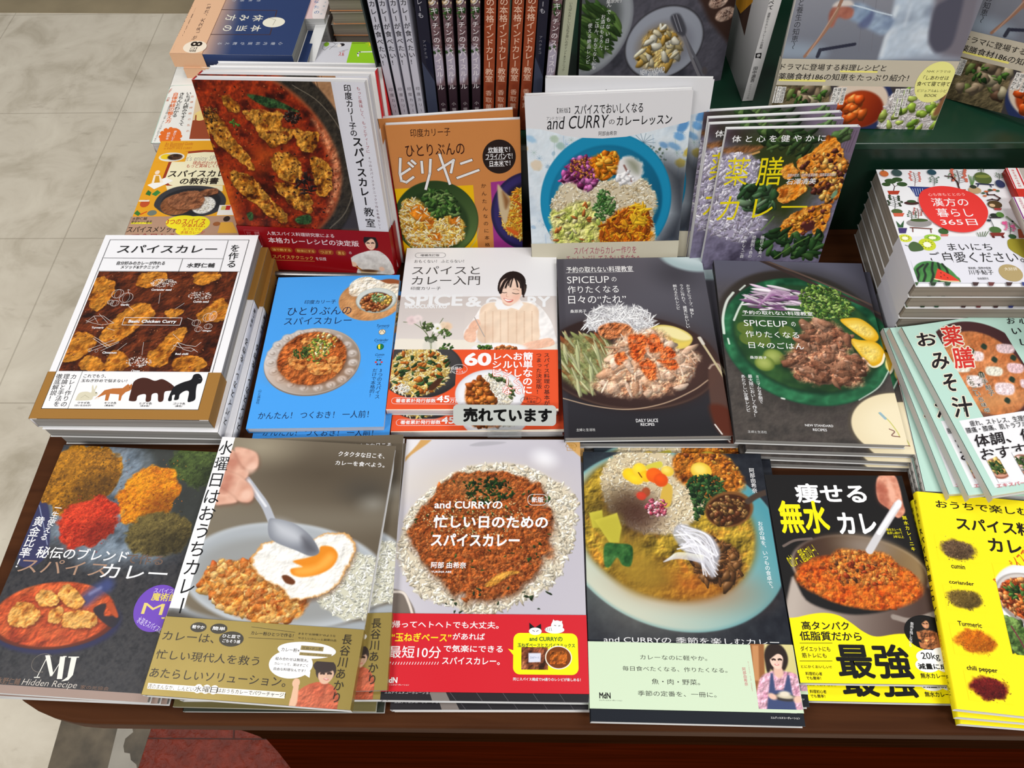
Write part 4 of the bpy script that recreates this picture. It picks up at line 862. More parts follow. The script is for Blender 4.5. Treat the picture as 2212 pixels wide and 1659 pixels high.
# --- the yellow spice cookbook at the right
b = Book('cookbook', flat_M(0.3810+0.0735-0.002, 0.2045-0.0115, 0.0210, -8.3), 0.1480, 0.2010, 0.009, 'bright yellow cookbook with four spice heaps down its side, topmost of its pile', 'book', 'yellow spice cookbooks', (2.4797, 1620, 990), (250, 232, 30), M_SATIN, M_PAGES, 'L', round_spine=True)
K = (34, 28, 22)
b.T('おうちで楽しむ', 990, 222, 1500, 310, K, 0.02); b.T('スパイス料理と', 1096, 312, 1680, 436, K, 0.03); b.T('カレー', 1268, 424, 1560, 524, K, 0.03); b.T('5つのスパイスで', 1255, 540, 1560, 640, (206, 96, 30), 0.012, rot=-0.75)
for k, (x, y, rx, ry, pal, nm, tx) in enumerate(((1110, 486, 96, 52, [(70, 50, 34), (112, 86, 62), (140, 112, 84)], 'cumin', (1075, 564, 1154, 596)), (1150, 752, 92, 52, [(80, 62, 24), (116, 92, 40), (140, 116, 60)], 'coriander', (1064, 650, 1202, 684)),
        (1205, 978, 108, 64, [(176, 80, 8), (214, 112, 14), (230, 140, 30)], 'Turmeric', (1110, 870, 1244, 910)), (1278, 1228, 104, 62, [(70, 10, 14), (112, 20, 20), (130, 34, 30)], 'chili pepper', (1158, 1108, 1330, 1158)))):
    q = b.patch((x-rx*1.3, y-ry*1.5), (x+rx*1.3, y+ry*1.5), 0.5); q.fill((250, 232, 30)); heap(q, x, y+4, rx*0.92, ry*0.92, pal, 260, 7+k*9, (0.5, 1.3) if k else (0.7, 1.4)); q.done()
    b.T(nm, *tx, K, 0.02)
q = b.patch((1295, 560), (1790, 1090), 0.5); q.fill((250, 232, 30)); q.put(q.E(1520, 800, 215, 235, 0.1, 1), (222, 224, 226)); q.put(q.E(1520, 790, 190, 210, 0.1, 4), (240, 240, 242)); q.put(q.E(1500, 760, 180, 140, 0.2, 1), (150, 140, 134)); q.put(q.E(1500, 752, 168, 126, 0.2, 1), (206, 200, 196))
m = q.E(1490, 760, 150, 112, 0.2, 1, 0.1, 3); q.tex(m, [(120, 40, 12), (190, 90, 36)], 5, 4, 0.9); q.blobs(m, 150, [(206, 110, 44), (226, 150, 84), (150, 60, 24)], (1.4, 2.8), (0.7, 1), 5, 0.5); q.leaves(q.E(1450, 720, 70, 40, 0, 1), 30, 6, L=2.6)
q.leaves(q.Q([(1350, 870), (1420, 860), (1480, 950), (1500, 1050), (1420, 1040), (1370, 940)], 1), 50, 8, ((66, 100, 40), (120, 150, 80), (60, 84, 40)), 6); q.tex(q.Q([(1350, 870), (1420, 860), (1480, 950), (1500, 1050), (1420, 1040), (1370, 940)], 1), [(44, 70, 30), (96, 132, 60), (140, 170, 90)], 6, 9, 0.6, a=0.6); q.line([(1400, 900), (1450, 980), (1480, 1040)], 1.2, (110, 40, 60)); q.done()
b.spine_text('おうちで', 6, 34, K, 5, 0.01); b.spine_text('スパイス料理とカレー', 36, 128, K, 7, 0.02); b.spine_text('5つのスパイスで', 134, 164, (206, 96, 30), 3.6); b.spine_text('本らんこ', 172, 190, K, 4)
b.finish()
under(b, [('yellow spice cookbook second from the top of the yellow pile', 0.002, -0.003, -0.0096, 1.2), ('yellow spice cookbook lowest in the yellow pile', 0.006, -0.006, -0.0193, 2.0)], 'yellow spice cookbooks')
# ================================================================ MIDDLE ROW
# --- white spice curry method book
b = Book('cookbook', flat_M(-0.4004, 0.5376, 0.0340, -3.29), 0.1882, 0.2579, 0.017, 'thick white cookbook with framed title, chicken pieces and four animals, top of its pile', 'book', 'white method cookbooks', (3.318, 40, 490), (238, 238, 242), M_SATIN, M_PAGES_G, 'L', lift=0.0004)
K = (24, 24, 26)
p = b.patch((577, 320), (1372, 1042), 0.55); p.fill((70, 30, 14)); p.tex(p.all(), [(44, 16, 8), (84, 36, 16), (104, 48, 22)], 12, 3, 0.5)
chunks(p, [[(540, 400), (600, 360), (660, 390), (700, 420), (650, 540), (560, 600), (500, 560)], [(870, 350), (960, 325), (1050, 340), (1040, 400), (900, 440), (850, 410)], [(1250, 340), (1340, 325), (1450, 335), (1410, 390), (1290, 420)],
           [(1280, 640), (1370, 560), (1470, 520), (1520, 580), (1490, 660), (1330, 690)], [(600, 740), (700, 650), (800, 580), (900, 550), (990, 620), (890, 700), (760, 790), (640, 850), (590, 820)],
           [(380, 780), (470, 750), (570, 800), (520, 880), (420, 960), (310, 975), (330, 890)], [(1010, 850), (1100, 750), (1180, 715), (1210, 760), (1120, 870), (1040, 1000), (930, 1000), (910, 930)],
           [(450, 960), (540, 920), (620, 980), (590, 1035), (440, 1030)], [(650, 930), (720, 885), (800, 960), (750, 1030), (630, 1030)], [(1110, 960), (1240, 915), (1350, 960), (1310, 1035), (1130, 1035)],
           [(1060, 600), (1130, 590), (1180, 620), (1100, 660), (1050, 640)]], [(110, 56, 14), (176, 108, 30), (196, 130, 44), (140, 76, 20)], 7, 41, 1.1, (34, 12, 6), 4)
p.blobs(p.all(), 130, [(120, 60, 30), (150, 80, 40), (96, 44, 20)], (0.5, 1.3), (0.6, 1), 7, 0.9)
R_ = np.random.RandomState(4)
def dots(x, y, rx, ry, n, r=0.5):
    for k in range(n):
        a, q = R_.uniform(0, 6.28), math.sqrt(R_.uniform(0, 1)); c = p.bk.mm(x+rx*q*math.cos(a), y+ry*q*math.sin(a)); p.blob(c[0], c[1], r*R_.uniform(0.7, 1.2), r*R_.uniform(0.5, 1.0), a, (226, 220, 216), 0, 0.85)
dots(1042, 405, 95, 32, 170, 0.55); dots(1300, 495, 85, 30, 90, 0.6); dots(862, 970, 90, 36, 120, 0.6); p.done()
WL = (232, 226, 222)
for x, y, rx, ry in ((712, 480, 42, 30), (772, 508, 48, 34), (690, 548, 30, 20), (660, 540, 22, 14), (1275, 690, 30, 22), (1360, 650, 36, 30), (1395, 640, 26, 34), (1290, 735, 26, 18), (1360, 715, 28, 18)): b.OL(x, y, rx, ry, WL, 0.35, 22); b.OL(x, y, rx*0.5, ry*0.95, WL, 0.2, 18)
b.L([(790, 478), (785, 450), (800, 455)], WL, 0.4)
b.L([(490, 680), (540, 640), (610, 640), (650, 670), (684, 690), (600, 704), (530, 690), (484, 672)], WL, 0.35); b.L([(540, 640), (570, 690)], WL, 0.3); b.L([(484, 690), (560, 655)], WL, 0.3); b.L([(580, 625), (640, 690)], WL, 0.3)
for a, c in (((500, 880), (690, 810)), ((505, 895), (720, 822)), ((535, 800), (640, 870)), ((545, 790), (660, 860)), ((590, 890), (720, 830))): b.L([a, c], WL, 0.35)
b.OL(512, 885, 12, 12, WL, 0.3); b.OL(560, 890, 10, 10, WL, 0.3)
for q in ([(1100, 880), (1140, 830), (1200, 850), (1270, 860), (1310, 830)], [(1140, 830), (1180, 880), (1240, 895), (1265, 880)], [(1110, 850), (1170, 870), (1240, 870), (1285, 900)]): b.L(q, WL, 0.4)
for s_, q in (('Coriander seed', (957, 444, 1095, 460)), ('Garlic', (736, 552, 792, 567)), ('Cumin seed', (1257, 530, 1362, 546)), ('Turmeric', (527, 716, 610, 731)), ('Ginger', (1322, 741, 1384, 756)), ('Cinnamon', (606, 894, 702, 911)), ('Red chilli', (1128, 906, 1216, 921)), ('Cloves', (812, 1026, 868, 1042))): b.T(s_, *q, WHITE, 0.03)
for a, c in (((1018, 475), (1006, 552)), ((790, 570), (828, 603)), ((1190, 550), (1124, 592)), ((1212, 656), (1260, 676)), ((640, 730), (690, 744)), ((708, 890), (778, 836)), ((1108, 770), (1160, 818)), ((898, 830), (886, 922))): b.L([a, c], WL, 0.3)
b.RO(762, 653, 1158, 708, WHITE, None, 0.5); b.T('Basic Chicken Curry', 794, 668, 1128, 698, WHITE, 0.035)
b.RO(658, 94, 1292, 1400, K, None, 0.55); b.L([(612, 224), (1470, 232)], K, 0.5); b.L([(1504, 101), (1444, 322)], K, 0.5); b.L([(1178, 233), (1148, 324)], K, 0.5); b.L([(576, 319), (1583, 325)], K, 0.5)
b.T('スパイスカレー', 726, 132, 1416, 190, K, 0.012); b.V('を作る', 1560, 128, 1522, 298, K, 12.5, 0.008)
b.T('自分好みのカレーが作れる', 712, 248, 1046, 276, K, 0.014); b.T('メソッド&テクニック', 740, 278, 1002, 304, K, 0.014); b.T('水野仁輔', 1214, 262, 1402, 296, K, 0.014)
b.start_band(b.mm(222, 1040)[1], None, (158, 114, 54))
(a0, v0), (a1, v1) = b.mm(277, 1041), b.mm(1292, 1318)
x0 = b.mm(165, 1305)[0]; b.R_mm(x0, b.bt, a1, v1, K); b.R_mm(x0+0.6, b.bt, a1-0.6, v1-0.6, (240, 240, 242))
b.L([(462, 1040), (356, 1308)], K, 0.5)
b.V('カレー作りの', 406, 1058, 322, 1294, K, 8.0, 0.01); b.V('理論と手法を', 354, 1056, 270, 1292, K, 8.0, 0.01); b.V('徹底解説！', 302, 1056, 234, 1252, K, 8.0, 0.01)
b.T('これでもう、', 476, 1060, 628, 1086, K, 0.014); b.T('玉ねぎ炒めで悩まない！', 458, 1094, 778, 1120, K, 0.014)
RB = (214, 208, 184)
b.G([(415, 1235), (440, 1195), (490, 1185), (525, 1190), (530, 1150), (538, 1138), (545, 1170), (560, 1142), (566, 1150), (552, 1182), (572, 1195), (560, 1215), (540, 1220), (520, 1245), (420, 1248)], RB, True); b.O(560, 1194, 4, 4, K); b.L([(450, 1230), (480, 1210), (510, 1230)], (170, 164, 140), 0.4)
FX = (186, 112, 56)
b.G([(545, 1240), (590, 1205), (620, 1175), (680, 1162), (750, 1160), (790, 1130), (800, 1142), (815, 1128), (822, 1160), (800, 1178), (770, 1190), (745, 1215), (735, 1250), (720, 1250), (725, 1205), (660, 1200), (645, 1250), (622, 1250), (630, 1205), (600, 1215)], FX); b.O(800, 1158, 3, 3, K); b.G([(545, 1240), (575, 1222), (580, 1236)], (240, 232, 220))
BR = (70, 36, 28)
b.G([(795, 1240), (810, 1180), (830, 1115), (880, 1088), (930, 1090), (980, 1108), (1030, 1096), (1075, 1115), (1120, 1150), (1124, 1175), (1085, 1180), (1050, 1190), (1040, 1250), (1005, 1255), (1000, 1200), (960, 1205), (950, 1252), (915, 1255), (915, 1205), (860, 1215), (845, 1252), (800, 1252)], BR, True, 4); b.O(1086, 1150, 3, 3, (20, 10, 8))
GO = (26, 26, 30)
b.G([(1075, 1248), (1095, 1190), (1120, 1150), (1180, 1120), (1240, 1100), (1260, 1065), (1300, 1060), (1322, 1095), (1310, 1125), (1285, 1135), (1275, 1180), (1270, 1240), (1240, 1258), (1215, 1255), (1225, 1190), (1200, 1180), (1160, 1205), (1150, 1240), (1118, 1245), (1125, 1210), (1105, 1215), (1100, 1250)], GO, True, 4); b.L([(1296, 1092), (1312, 1094)], (110, 110, 116), 0.4)
for s_, q in (('ウサギ色', (430, 1257, 512, 1274)), ('（白い生玉ねぎ）', (408, 1277, 520, 1291)), ('キツネ色', (622, 1258, 702, 1275)), ('（黄金色）', (624, 1278, 686, 1292)), ('ヒグマ色', (875, 1262, 957, 1279)), ('（あめ色）', (878, 1281, 938, 1295)), ('ゴリラ色', (1115, 1264, 1196, 1281)), ('（黒色）', (1128, 1283, 1174, 1297))): b.T(s_, *q, K, 0.012)
b.finish()
# the copies below lie the other way round: their backs towards the far side
b2 = Book('cookbook', flat_M(-0.3945, 0.5340, 0.0170, 176.2), 0.1882, 0.2579, 0.0168, 'white method cookbook second in its pile, lettered spine facing the blue book', 'book', 'white method cookbooks', (3.318, 40, 490), (238, 238, 242), M_SATIN, M_PAGES_G, 'L')
b2.spine_text('スパイスカレーを作る', 12, 128, K, 9.5, 0.01); b2.spine_text('水野仁輔', 142, 170, K, 5.6, 0.01); b2.spine_rect(176, 257.5, (120, 84, 40)); b2.spine_rect(190, 252, (96, 66, 30), 0.2, 0.8)
b2.spine_text('徹底解説', 196, 240, (30, 24, 18), 7)
b2.start_band(176, None, (158, 114, 54)); b2.finish()
copy_tree(b2.root, shift(b2.M, 0.0065, 0.0015, -0.0169, 0.9), 'white method cookbook at the bottom of its pile, lettered spine resting on the table top', 'white method cookbooks')

# --- the blue single-serving curry book
b = Book('cookbook', flat_M(-0.2082, 0.5123, 0.0105, -2.12), 0.1482, 0.2100, 0.0095, 'bright blue cookbook with a curry on an embossed plate, upper copy', 'book', 'blue curry cookbooks', (4.147, 500, 570), (72, 160, 240), M_SATIN, M_PAGES, 'L', lift=0.0022, back_col=(90, 170, 236))
BL_ = (72, 160, 240); K = (20, 26, 60)
p = b.patch((960, 100), (1510, 530), 0.5); p.fill(BL_); p.put(p.E(1250, 330, 285, 185, 0, 0.6), (196, 142, 92)); p.tex(p.E(1250, 330, 280, 182, 0, 2), [(182, 124, 76), (214, 164, 112)], 14, 3, 0.15)
p.put(p.E(1430, 190, 120, 45, 0.1, 1), (150, 84, 48)); p.tex(p.Q([(1055, 250), (1065, 190), (1130, 140), (1230, 122), (1310, 150), (1400, 185), (1510, 200), (1510, 320), (1300, 280), (1130, 300), (1070, 290)], 1), [(206, 190, 166), (236, 226, 208), (244, 238, 224)], 7, 5, 0.4)
p.put(p.Q([(1060, 280), (1130, 305), (1120, 320), (1050, 290)], 6), (110, 64, 34), 0.5)
p.put(p.E(1300, 335, 182, 112, 0, 0.7), (150, 164, 162)); p.put(p.E(1298, 328, 176, 104, 0, 1), (206, 214, 212)); p.put(p.E(1296, 346, 142, 86, 0, 1), (90, 70, 60))
m = p.E(1294, 352, 132, 76, 0, 1); p.tex(m, [(90, 36, 16), (150, 76, 36)], 5, 6, 0.6); p.blobs(m, 170, [(196, 116, 60), (214, 140, 80), (150, 74, 34), (120, 50, 24)], (1.6, 2.9), (0.8, 1), 7, 0.5); p.blobs(p.E(1385, 330, 44, 40, 0, 1), 25, [(226, 180, 80)], (1.8, 2.6), (0.8, 1), 8, 0.4)
p.leaves(p.E(1318, 316, 55, 38, 0, 1), 40, 9, ((150, 180, 120), (196, 210, 170), (110, 150, 80)), 2.6); p.done()
p = b.patch((225, 560), (1175, 1185), 0.5); p.fill(BL_); p.put(p.E(725, 876, 432, 310, 0, 0.5), (128, 116, 106)); p.put(p.E(724, 870, 428, 302, 0, 0.6), (196, 186, 180)); p.grad((320, 700), (1150, 1050), (222, 216, 214), (130, 110, 92), p.E(724, 870, 424, 298, 0, 1))
for k in range(19):
    a = k/19*2*math.pi+0.1; x, y = 724+370*math.cos(a), 868+250*math.sin(a)
    p.put(p.E(x, y, 50, 38, 0, 1), (166, 152, 142), 0.6); p.put(p.E(x-4, y-4, 40, 28, 0, 1.5), (216, 208, 204), 0.8); p.put(p.E(x+3, y+3, 24, 14, a, 1), (140, 124, 112), 0.8); p.put(p.E(x-3, y-2, 14, 8, a, 1), (236, 230, 226), 0.8)
m = p.E(724, 846, 308, 240, 0, 1.5, 0.08, 4); p.put(p.E(728, 856, 312, 244, 0, 4), (70, 34, 18), 0.6); p.tex(m, [(96, 40, 14), (160, 80, 34), (184, 102, 48), (130, 58, 22)], 8, 11, 0.7); p.grad((700, 950), (724, 1090), (184, 104, 50), (170, 92, 44), p.E(700, 990, 250, 80, 0, 14), 0.45)
chunks(p, [[(510, 860), (560, 800), (650, 810), (680, 880), (640, 950), (540, 930)], [(620, 690), (720, 660), (820, 700), (880, 780), (820, 850), (720, 830), (660, 760)], [(690, 900), (800, 880), (900, 920), (870, 990), (760, 1000), (690, 960)], [(860, 860), (940, 830), (1000, 900), (960, 980), (900, 950)], [(800, 640), (860, 650), (900, 720), (850, 740)]], [(120, 56, 20), (196, 120, 56), (220, 160, 90), (160, 84, 34)], 5, 31, 1.1, (60, 26, 10), 2)
p.blobs(p.E(830, 730, 110, 110, 0, 1), 45, [(236, 206, 120), (240, 224, 170), (214, 170, 70)], (1.2, 3), (0.5, 1), 14, 0.5); p.leaves(p.E(780, 780, 140, 110, 0, 1), 80, 15, ((150, 170, 60), (86, 120, 50), (190, 200, 90)), 2.2); p.leaves(p.E(630, 800, 80, 50, 0, 1), 40, 16, ((60, 84, 34), (90, 110, 50)), 2.4); p.done()
b.T('印度カリー子', 660, 328, 934, 360, K, 0.006); b.T('ひとりぶんの', 512, 392, 1072, 458, K, 0.0); b.T('スパイスカレー', 482, 484, 1074, 542, K, 0.0)
b.T('かんたん！ つくおき！ 一人前！', 248, 1328, 1228, 1386, K, 0.0); b.V('3つのスパイス', 1342, 945, 1306, 1218, K, 7.2); b.V('だけで本格的！', 1290, 945, 1254, 1205, K, 7.2); b.V('山と溪谷社', 258, 1125, 234, 1256, K, 4.6)
b.T('Turmeric', 1306, 552, 1418, 574, K, shear=0.3); b.T('ターメリック', 1314, 578, 1404, 588, K); b.T('Coriander', 1286, 680, 1408, 702, K, shear=0.3); b.T('コリアンダー', 1296, 708, 1390, 718, K); b.T('Cumin', 1292, 812, 1370, 832, K, shear=0.3); b.T('クミン', 1306, 840, 1352, 850, K)
b.O(1352, 620, 30, 24, (236, 220, 190)); b.OL(1352, 620, 30, 24, (60, 50, 40), 0.4); b.L([(1330, 630), (1352, 600), (1374, 630)], (60, 50, 40), 0.5)
b.O(1336, 752, 30, 26, (30, 120, 70)); b.G([(1316, 736), (1336, 728), (1334, 776), (1318, 768)], (240, 220, 60)); b.OL(1336, 752, 30, 26, (20, 60, 40), 0.4)
for k in range(6):
    a = k*math.pi/3; b.O(1322+26*math.cos(a), 890+22*math.sin(a), 10, 8, ((206, 60, 60), (30, 110, 110), (60, 60, 120))[k % 3])
b.finish()
under(b, [('blue curry cookbook lying under the upper blue copy, only its foot showing', 0.0062, -0.0165, -0.0098, -1.2)], 'blue curry cookbooks')

# --- the introductory spice and curry book with the smiling author
b = Book('cookbook', flat_M(-0.0376, 0.5370, 0.0116, -3.18), 0.1853, 0.2342, 0.0090, 'white and orange cookbook with a woman in a cream vest, upper copy', 'book', 'orange banded beginner cookbooks', (3.858, 820, 530), (232, 232, 236), M_GLOSS, M_PAGES, 'L', lift=0.0016)
K = (70, 66, 66)
p = b.patch((180, 400), (1480, 885), 0.5); p.fill((232, 232, 236)); wall = (206, 198, 196)
p.put(p.Q([(60, 430), (1500, 430), (1500, 900), (60, 900)], 0.5, False), wall); p.grad((100, 430), (100, 900), (200, 192, 190), (222, 214, 210), p.Q([(60, 430), (1500, 430), (1500, 900), (60, 900)], 0.5, False))
p.put(p.Q([(60, 780), (700, 790), (1500, 820), (1500, 920), (60, 920)], 1, False), (232, 226, 214))
p.done()
for s_, q in (('SPICE', (216, 408, 690, 508)), ('&', (722, 432, 850, 516)), ('C', (888, 436, 980, 520)), ('RY', (1232, 432, 1424, 520))): b.T(s_, *q, (234, 236, 240), 0.035)
b.T('INDOCURRYKO', 216, 492, 560, 528, (234, 236, 240), 0.035)
p = b.patch((690, 205), (1482, 885), 0.45)
p.fill((214, 206, 204)); p.track()
sh = [(226, 222, 222), (240, 238, 238), (214, 208, 208)]
p.tex(p.Q([(860, 500), (960, 470), (1200, 470), (1320, 500), (1420, 620), (1470, 760), (1470, 830), (1300, 830), (840, 820), (720, 780), (700, 720), (790, 600)], 1), sh, 22, 3, 0.07, 3)
p.tex(p.Q([(850, 520), (960, 480), (1060, 540), (1180, 480), (1310, 520), (1325, 640), (1290, 830), (850, 815), (830, 650)], 1), [(226, 200, 176), (236, 214, 192), (220, 190, 166)], 30, 5, 0.03, 3)
for k in range(7):
    for j in range(22): p.put(p.E(880+k*64+(6 if k > 3 else 0), 560+j*12, 6, 3, 0, 0.3), (190, 150, 124), 0.7)
p.put(p.Q([(980, 440), (1040, 470), (1060, 540), (985, 540), (960, 500)], 1, False), (240, 240, 242)); p.put(p.Q([(1130, 470), (1170, 450), (1200, 500), (1160, 545), (1080, 520)], 1, False), (240, 240, 242))
p.put(p.E(1075, 470, 50, 40, 0, 1), (222, 178, 156))
H_ = (36, 28, 28); p.put(p.E(1108, 318, 112, 100, 0.1, 1), H_); p.put(p.Q([(985, 385), (988, 320), (1015, 270), (1030, 320), (1012, 390)], 1), H_); p.put(p.Q([(1196, 320), (1226, 335), (1222, 385), (1208, 425), (1212, 440), (1190, 436), (1188, 380)], 1), H_)
p.put(p.Q([(1000, 390), (1010, 320), (1050, 282), (1120, 276), (1180, 310), (1194, 370), (1180, 430), (1135, 482), (1080, 502), (1030, 478), (1008, 435)], 1), (242, 212, 194)); p.put(p.Q([(1140, 350), (1194, 370), (1180, 430), (1130, 485), (1120, 450)], 9), (226, 182, 158), 0.5); p.put(p.E(1030, 432, 24, 14, 0, 7), (242, 176, 160), 0.5); p.put(p.E(1136, 442, 24, 14, 0, 7), (240, 166, 150), 0.5)
for q, w_ in (([(1110, 262), (1050, 300), (1018, 360), (1006, 400)], 3.6), ([(1115, 262), (1070, 310), (1050, 356)], 2.4), ([(1118, 262), (1100, 310), (1090, 352)], 1.8), ([(1120, 262), (1140, 305), (1150, 352)], 2.0), ([(1125, 262), (1180, 305), (1194, 380), (1196, 410)], 3.2), ([(1112, 258), (1084, 300), (1076, 340)], 1.4), ([(1122, 262), (1168, 316), (1176, 360)], 1.6)): p.line(q, w_, H_, 1, 0.5)
for q in ([(1012, 392), (1034, 400), (1058, 398)], [(1108, 402), (1134, 410), (1160, 408)]): p.line(q, 0.9, (50, 36, 32))
for q in ([(1010, 372), (1034, 364), (1058, 368)], [(1112, 374), (1138, 372), (1162, 382)]): p.line(q, 0.6, (110, 80, 70), 0.8)
p.line([(1062, 402), (1056, 430), (1072, 436)], 0.6, (206, 150, 130)); p.put(p.Q([(1034, 446), (1072, 456), (1114, 460), (1094, 480), (1058, 476)], 0.6), (200, 92, 86)); p.put(p.Q([(1040, 450), (1072, 459), (1106, 462), (1082, 470), (1056, 468)], 0.4), (250, 248, 246))
S_ = [(226, 176, 150), (240, 198, 174)]
p.tex(p.Q([(740, 690), (770, 640), (820, 620), (840, 650), (830, 690), (800, 720), (760, 720)], 1), S_, 8, 8, 0.05, 3); p.tex(p.Q([(730, 700), (800, 710), (800, 800), (740, 810), (700, 770)], 1), S_, 8, 9, 0.05, 3); p.line([(792, 605), (830, 680), (875, 765)], 1.1, (170, 160, 156))
p.tex(p.Q([(1190, 850), (1220, 820), (1300, 800), (1420, 780), (1460, 830), (1380, 860), (1240, 875)], 1), S_, 8, 10, 0.05, 3)
p.put(p.E(990, 862, 230, 46, 0, 1), (226, 226, 228)); p.put(p.E(990, 862, 218, 40, 0, 2), (240, 240, 240)); p.blobs(p.E(1050, 868, 90, 22, 0, 1), 60, [(190, 104, 50), (214, 140, 80)], (1, 2.4), (0.6, 1), 11); p.leaves(p.E(880, 856, 55, 22, 0, 1), 40, 12, L=2.4); p.done()
p = b.patch((190, 555), (690, 885), 0.5); p.fill((216, 208, 204)); p.grad((300, 555), (300, 885), (205, 197, 195), (220, 213, 209)); p.put(p.Q([(60, 775), (760, 792), (760, 1000), (60, 1000)], 1, False), (232, 226, 214))
for q in ([(330, 590), (350, 680), (410, 770), (430, 880)], [(200, 640), (280, 650), (380, 720), (420, 800)], [(530, 610), (490, 670), (440, 740), (432, 860)], [(560, 680), (500, 740), (440, 800)]): p.line(q, 0.9, (96, 110, 70))
for x, y, r, c in ((270, 625, 46, (228, 206, 208)), (320, 610, 34, (236, 220, 220)), (480, 690, 50, (240, 240, 236)), (560, 680, 44, (230, 200, 170)), (530, 660, 24, (236, 214, 186))): p.put(p.E(x, y, r, r*0.8, 0.3, 2, 0.3, 4), c); p.put(p.E(x, y+2, r*0.4, r*0.3, 0, 3), np.array(c)*0.85, 0.7)
p.put(p.E(484, 694, 10, 8, 0, 1), (150, 150, 60)); p.leaves(p.Q([(350, 660), (430, 650), (440, 700), (380, 720)], 1), 26, 14, ((110, 130, 80), (80, 104, 56)), 2.6); p.leaves(p.E(540, 745, 50, 40, 0, 1), 20, 15, ((90, 120, 60), (120, 140, 80)), 2.6); p.leaves(p.E(430, 780, 40, 26, 0, 1), 26, 16, ((60, 84, 46), (84, 110, 60)), 2.8)
p.put(p.E(420, 840, 60, 60, 0, 2), (206, 206, 196), 0.5); p.leaves(p.E(555, 855, 50, 26, 0, 1), 20, 17, L=2.4); p.done()
b.RO(300, 64, 548, 104, K, None, 0.4, 9); b.T('増補改訂版', 342, 74, 498, 94, K, 0.006); b.T('おもくない！ ふとらない！', 292, 122, 702, 148, K); b.T('スパイスと', 276, 176, 834, 244, K); b.T('カレー入門', 274, 258, 834, 334, K); b.T('印度カリー子', 262, 346, 508, 374, K)
OR = (226, 84, 44)
b.start_band(b.mm(125, 872)[1], None, OR)
p = b.patch((78, 872), (700, 1275), 0.5); p.fill(OR); p.put(p.E(350, 1040, 345, 240, 0, 0.6), (46, 44, 46)); p.put(p.E(345, 1030, 330, 225, 0, 3), (62, 60, 60)); p.grad((700, 900), (620, 1250), (70, 70, 74), (40, 38, 40), p.E(350, 1040, 340, 236, 0, 2), 0.4)
m = p.E(325, 1050, 250, 205, 0, 2, 0.2, 4); p.tex(m, [(120, 88, 30), (196, 164, 84), (222, 200, 130)], 6, 5, 0.7); p.shreds(m, 700, [(232, 214, 150), (240, 230, 190), (206, 170, 80), (226, 190, 100)], 4.2, 0.7, 6); p.blobs(m, 40, [(196, 116, 40), (180, 96, 30)], (2, 4.5), (0.5, 1), 7, 0.4); p.leaves(m, 40, 8, ((40, 70, 36), (60, 96, 50)), 3.6); p.put(p.Q([(400, 1200), (480, 1120), (520, 1110), (525, 1130), (450, 1210)], 1), (70, 40, 26)); p.rice(p.E(180, 1200, 70, 40, 0, 1), 50, 9); p.done()
p = b.patch((640, 1030), (1210, 1420), 0.5); p.fill(OR); p.put(p.E(920, 1240, 290, 205, 0, 0.6), (206, 208, 216)); p.put(p.E(920, 1240, 270, 188, 0, 3), (232, 232, 238))
m = p.Q([(870, 1110), (960, 1090), (1080, 1130), (1120, 1240), (1080, 1330), (960, 1330), (930, 1250)], 2); p.put(m, (226, 216, 190)); p.rice(m, 330, 11, L=2.2)
m = p.Q([(720, 1200), (780, 1140), (870, 1120), (900, 1190), (950, 1280), (960, 1340), (740, 1340)], 2); p.tex(m, [(130, 60, 16), (196, 110, 40), (176, 88, 28)], 6, 12, 0.9); p.blobs(m, 50, [(206, 120, 44), (160, 76, 24)], (2.4, 5), (0.6, 1), 13, 0.4); p.leaves(p.Q([(900, 1070), (960, 1090), (1090, 1150), (1120, 1260), (1090, 1280), (1070, 1170), (960, 1120)], 1), 46, 14, ((70, 96, 50), (100, 120, 70)), 2.6); p.done()
b.T('60', 712, 902, 930, 1012, WHITE, 0.04)
for s_, x, yb in (('簡単なのに', 1236, 1250), ('おいしくて', 1152, 1250), ('ヘルシーな', 1068, 1250), ('レシピ', 980, 1104)): b.V(s_, x+ (2 if x > 1200 else 0), 900, x-6, yb, WHITE, 11.5, 0.025, out=OR, ow=0.5)
b.V('スパイス料理の基本が', 1392, 904, 1394, 1346, (60, 40, 36), 6.6, 0.006); b.V('つまった決定版！', 1326, 904, 1328, 1252, (60, 40, 36), 6.6, 0.006)
b.RO(104, 1274, 702, 1330, WHITE, None, 0.4, 8); b.T('著者累計発行部数', 138, 1282, 468, 1318, WHITE, 0.02); b.T('45', 478, 1258, 582, 1316, WHITE, 0.02); b.T('万部', 588, 1284, 668, 1320, WHITE, 0.012)
b.OL(665, 1040, 66, 40, WHITE, 0.4, 30); b.T('話題の', 598, 1018, 682, 1046, WHITE); b.T('ビリヤニも！', 590, 1050, 712, 1072, WHITE); b.OL(1260, 1300, 84, 36, (90, 50, 40), 0.3); b.T('定番カレーが', 1200, 1274, 1322, 1300, (90, 50, 40)); b.T('大集結！', 1226, 1302, 1310, 1324, (90, 50, 40))
b.G([(20, 1372), (1540, 1372), (1540, 1420), (20, 1420)], (236, 226, 206))
b.finish()
under(b, [('orange banded beginner cookbook lying under the upper copy, orange foot showing', 0.0035, -0.0205, -0.0103, 0.6)], 'orange banded beginner cookbooks')

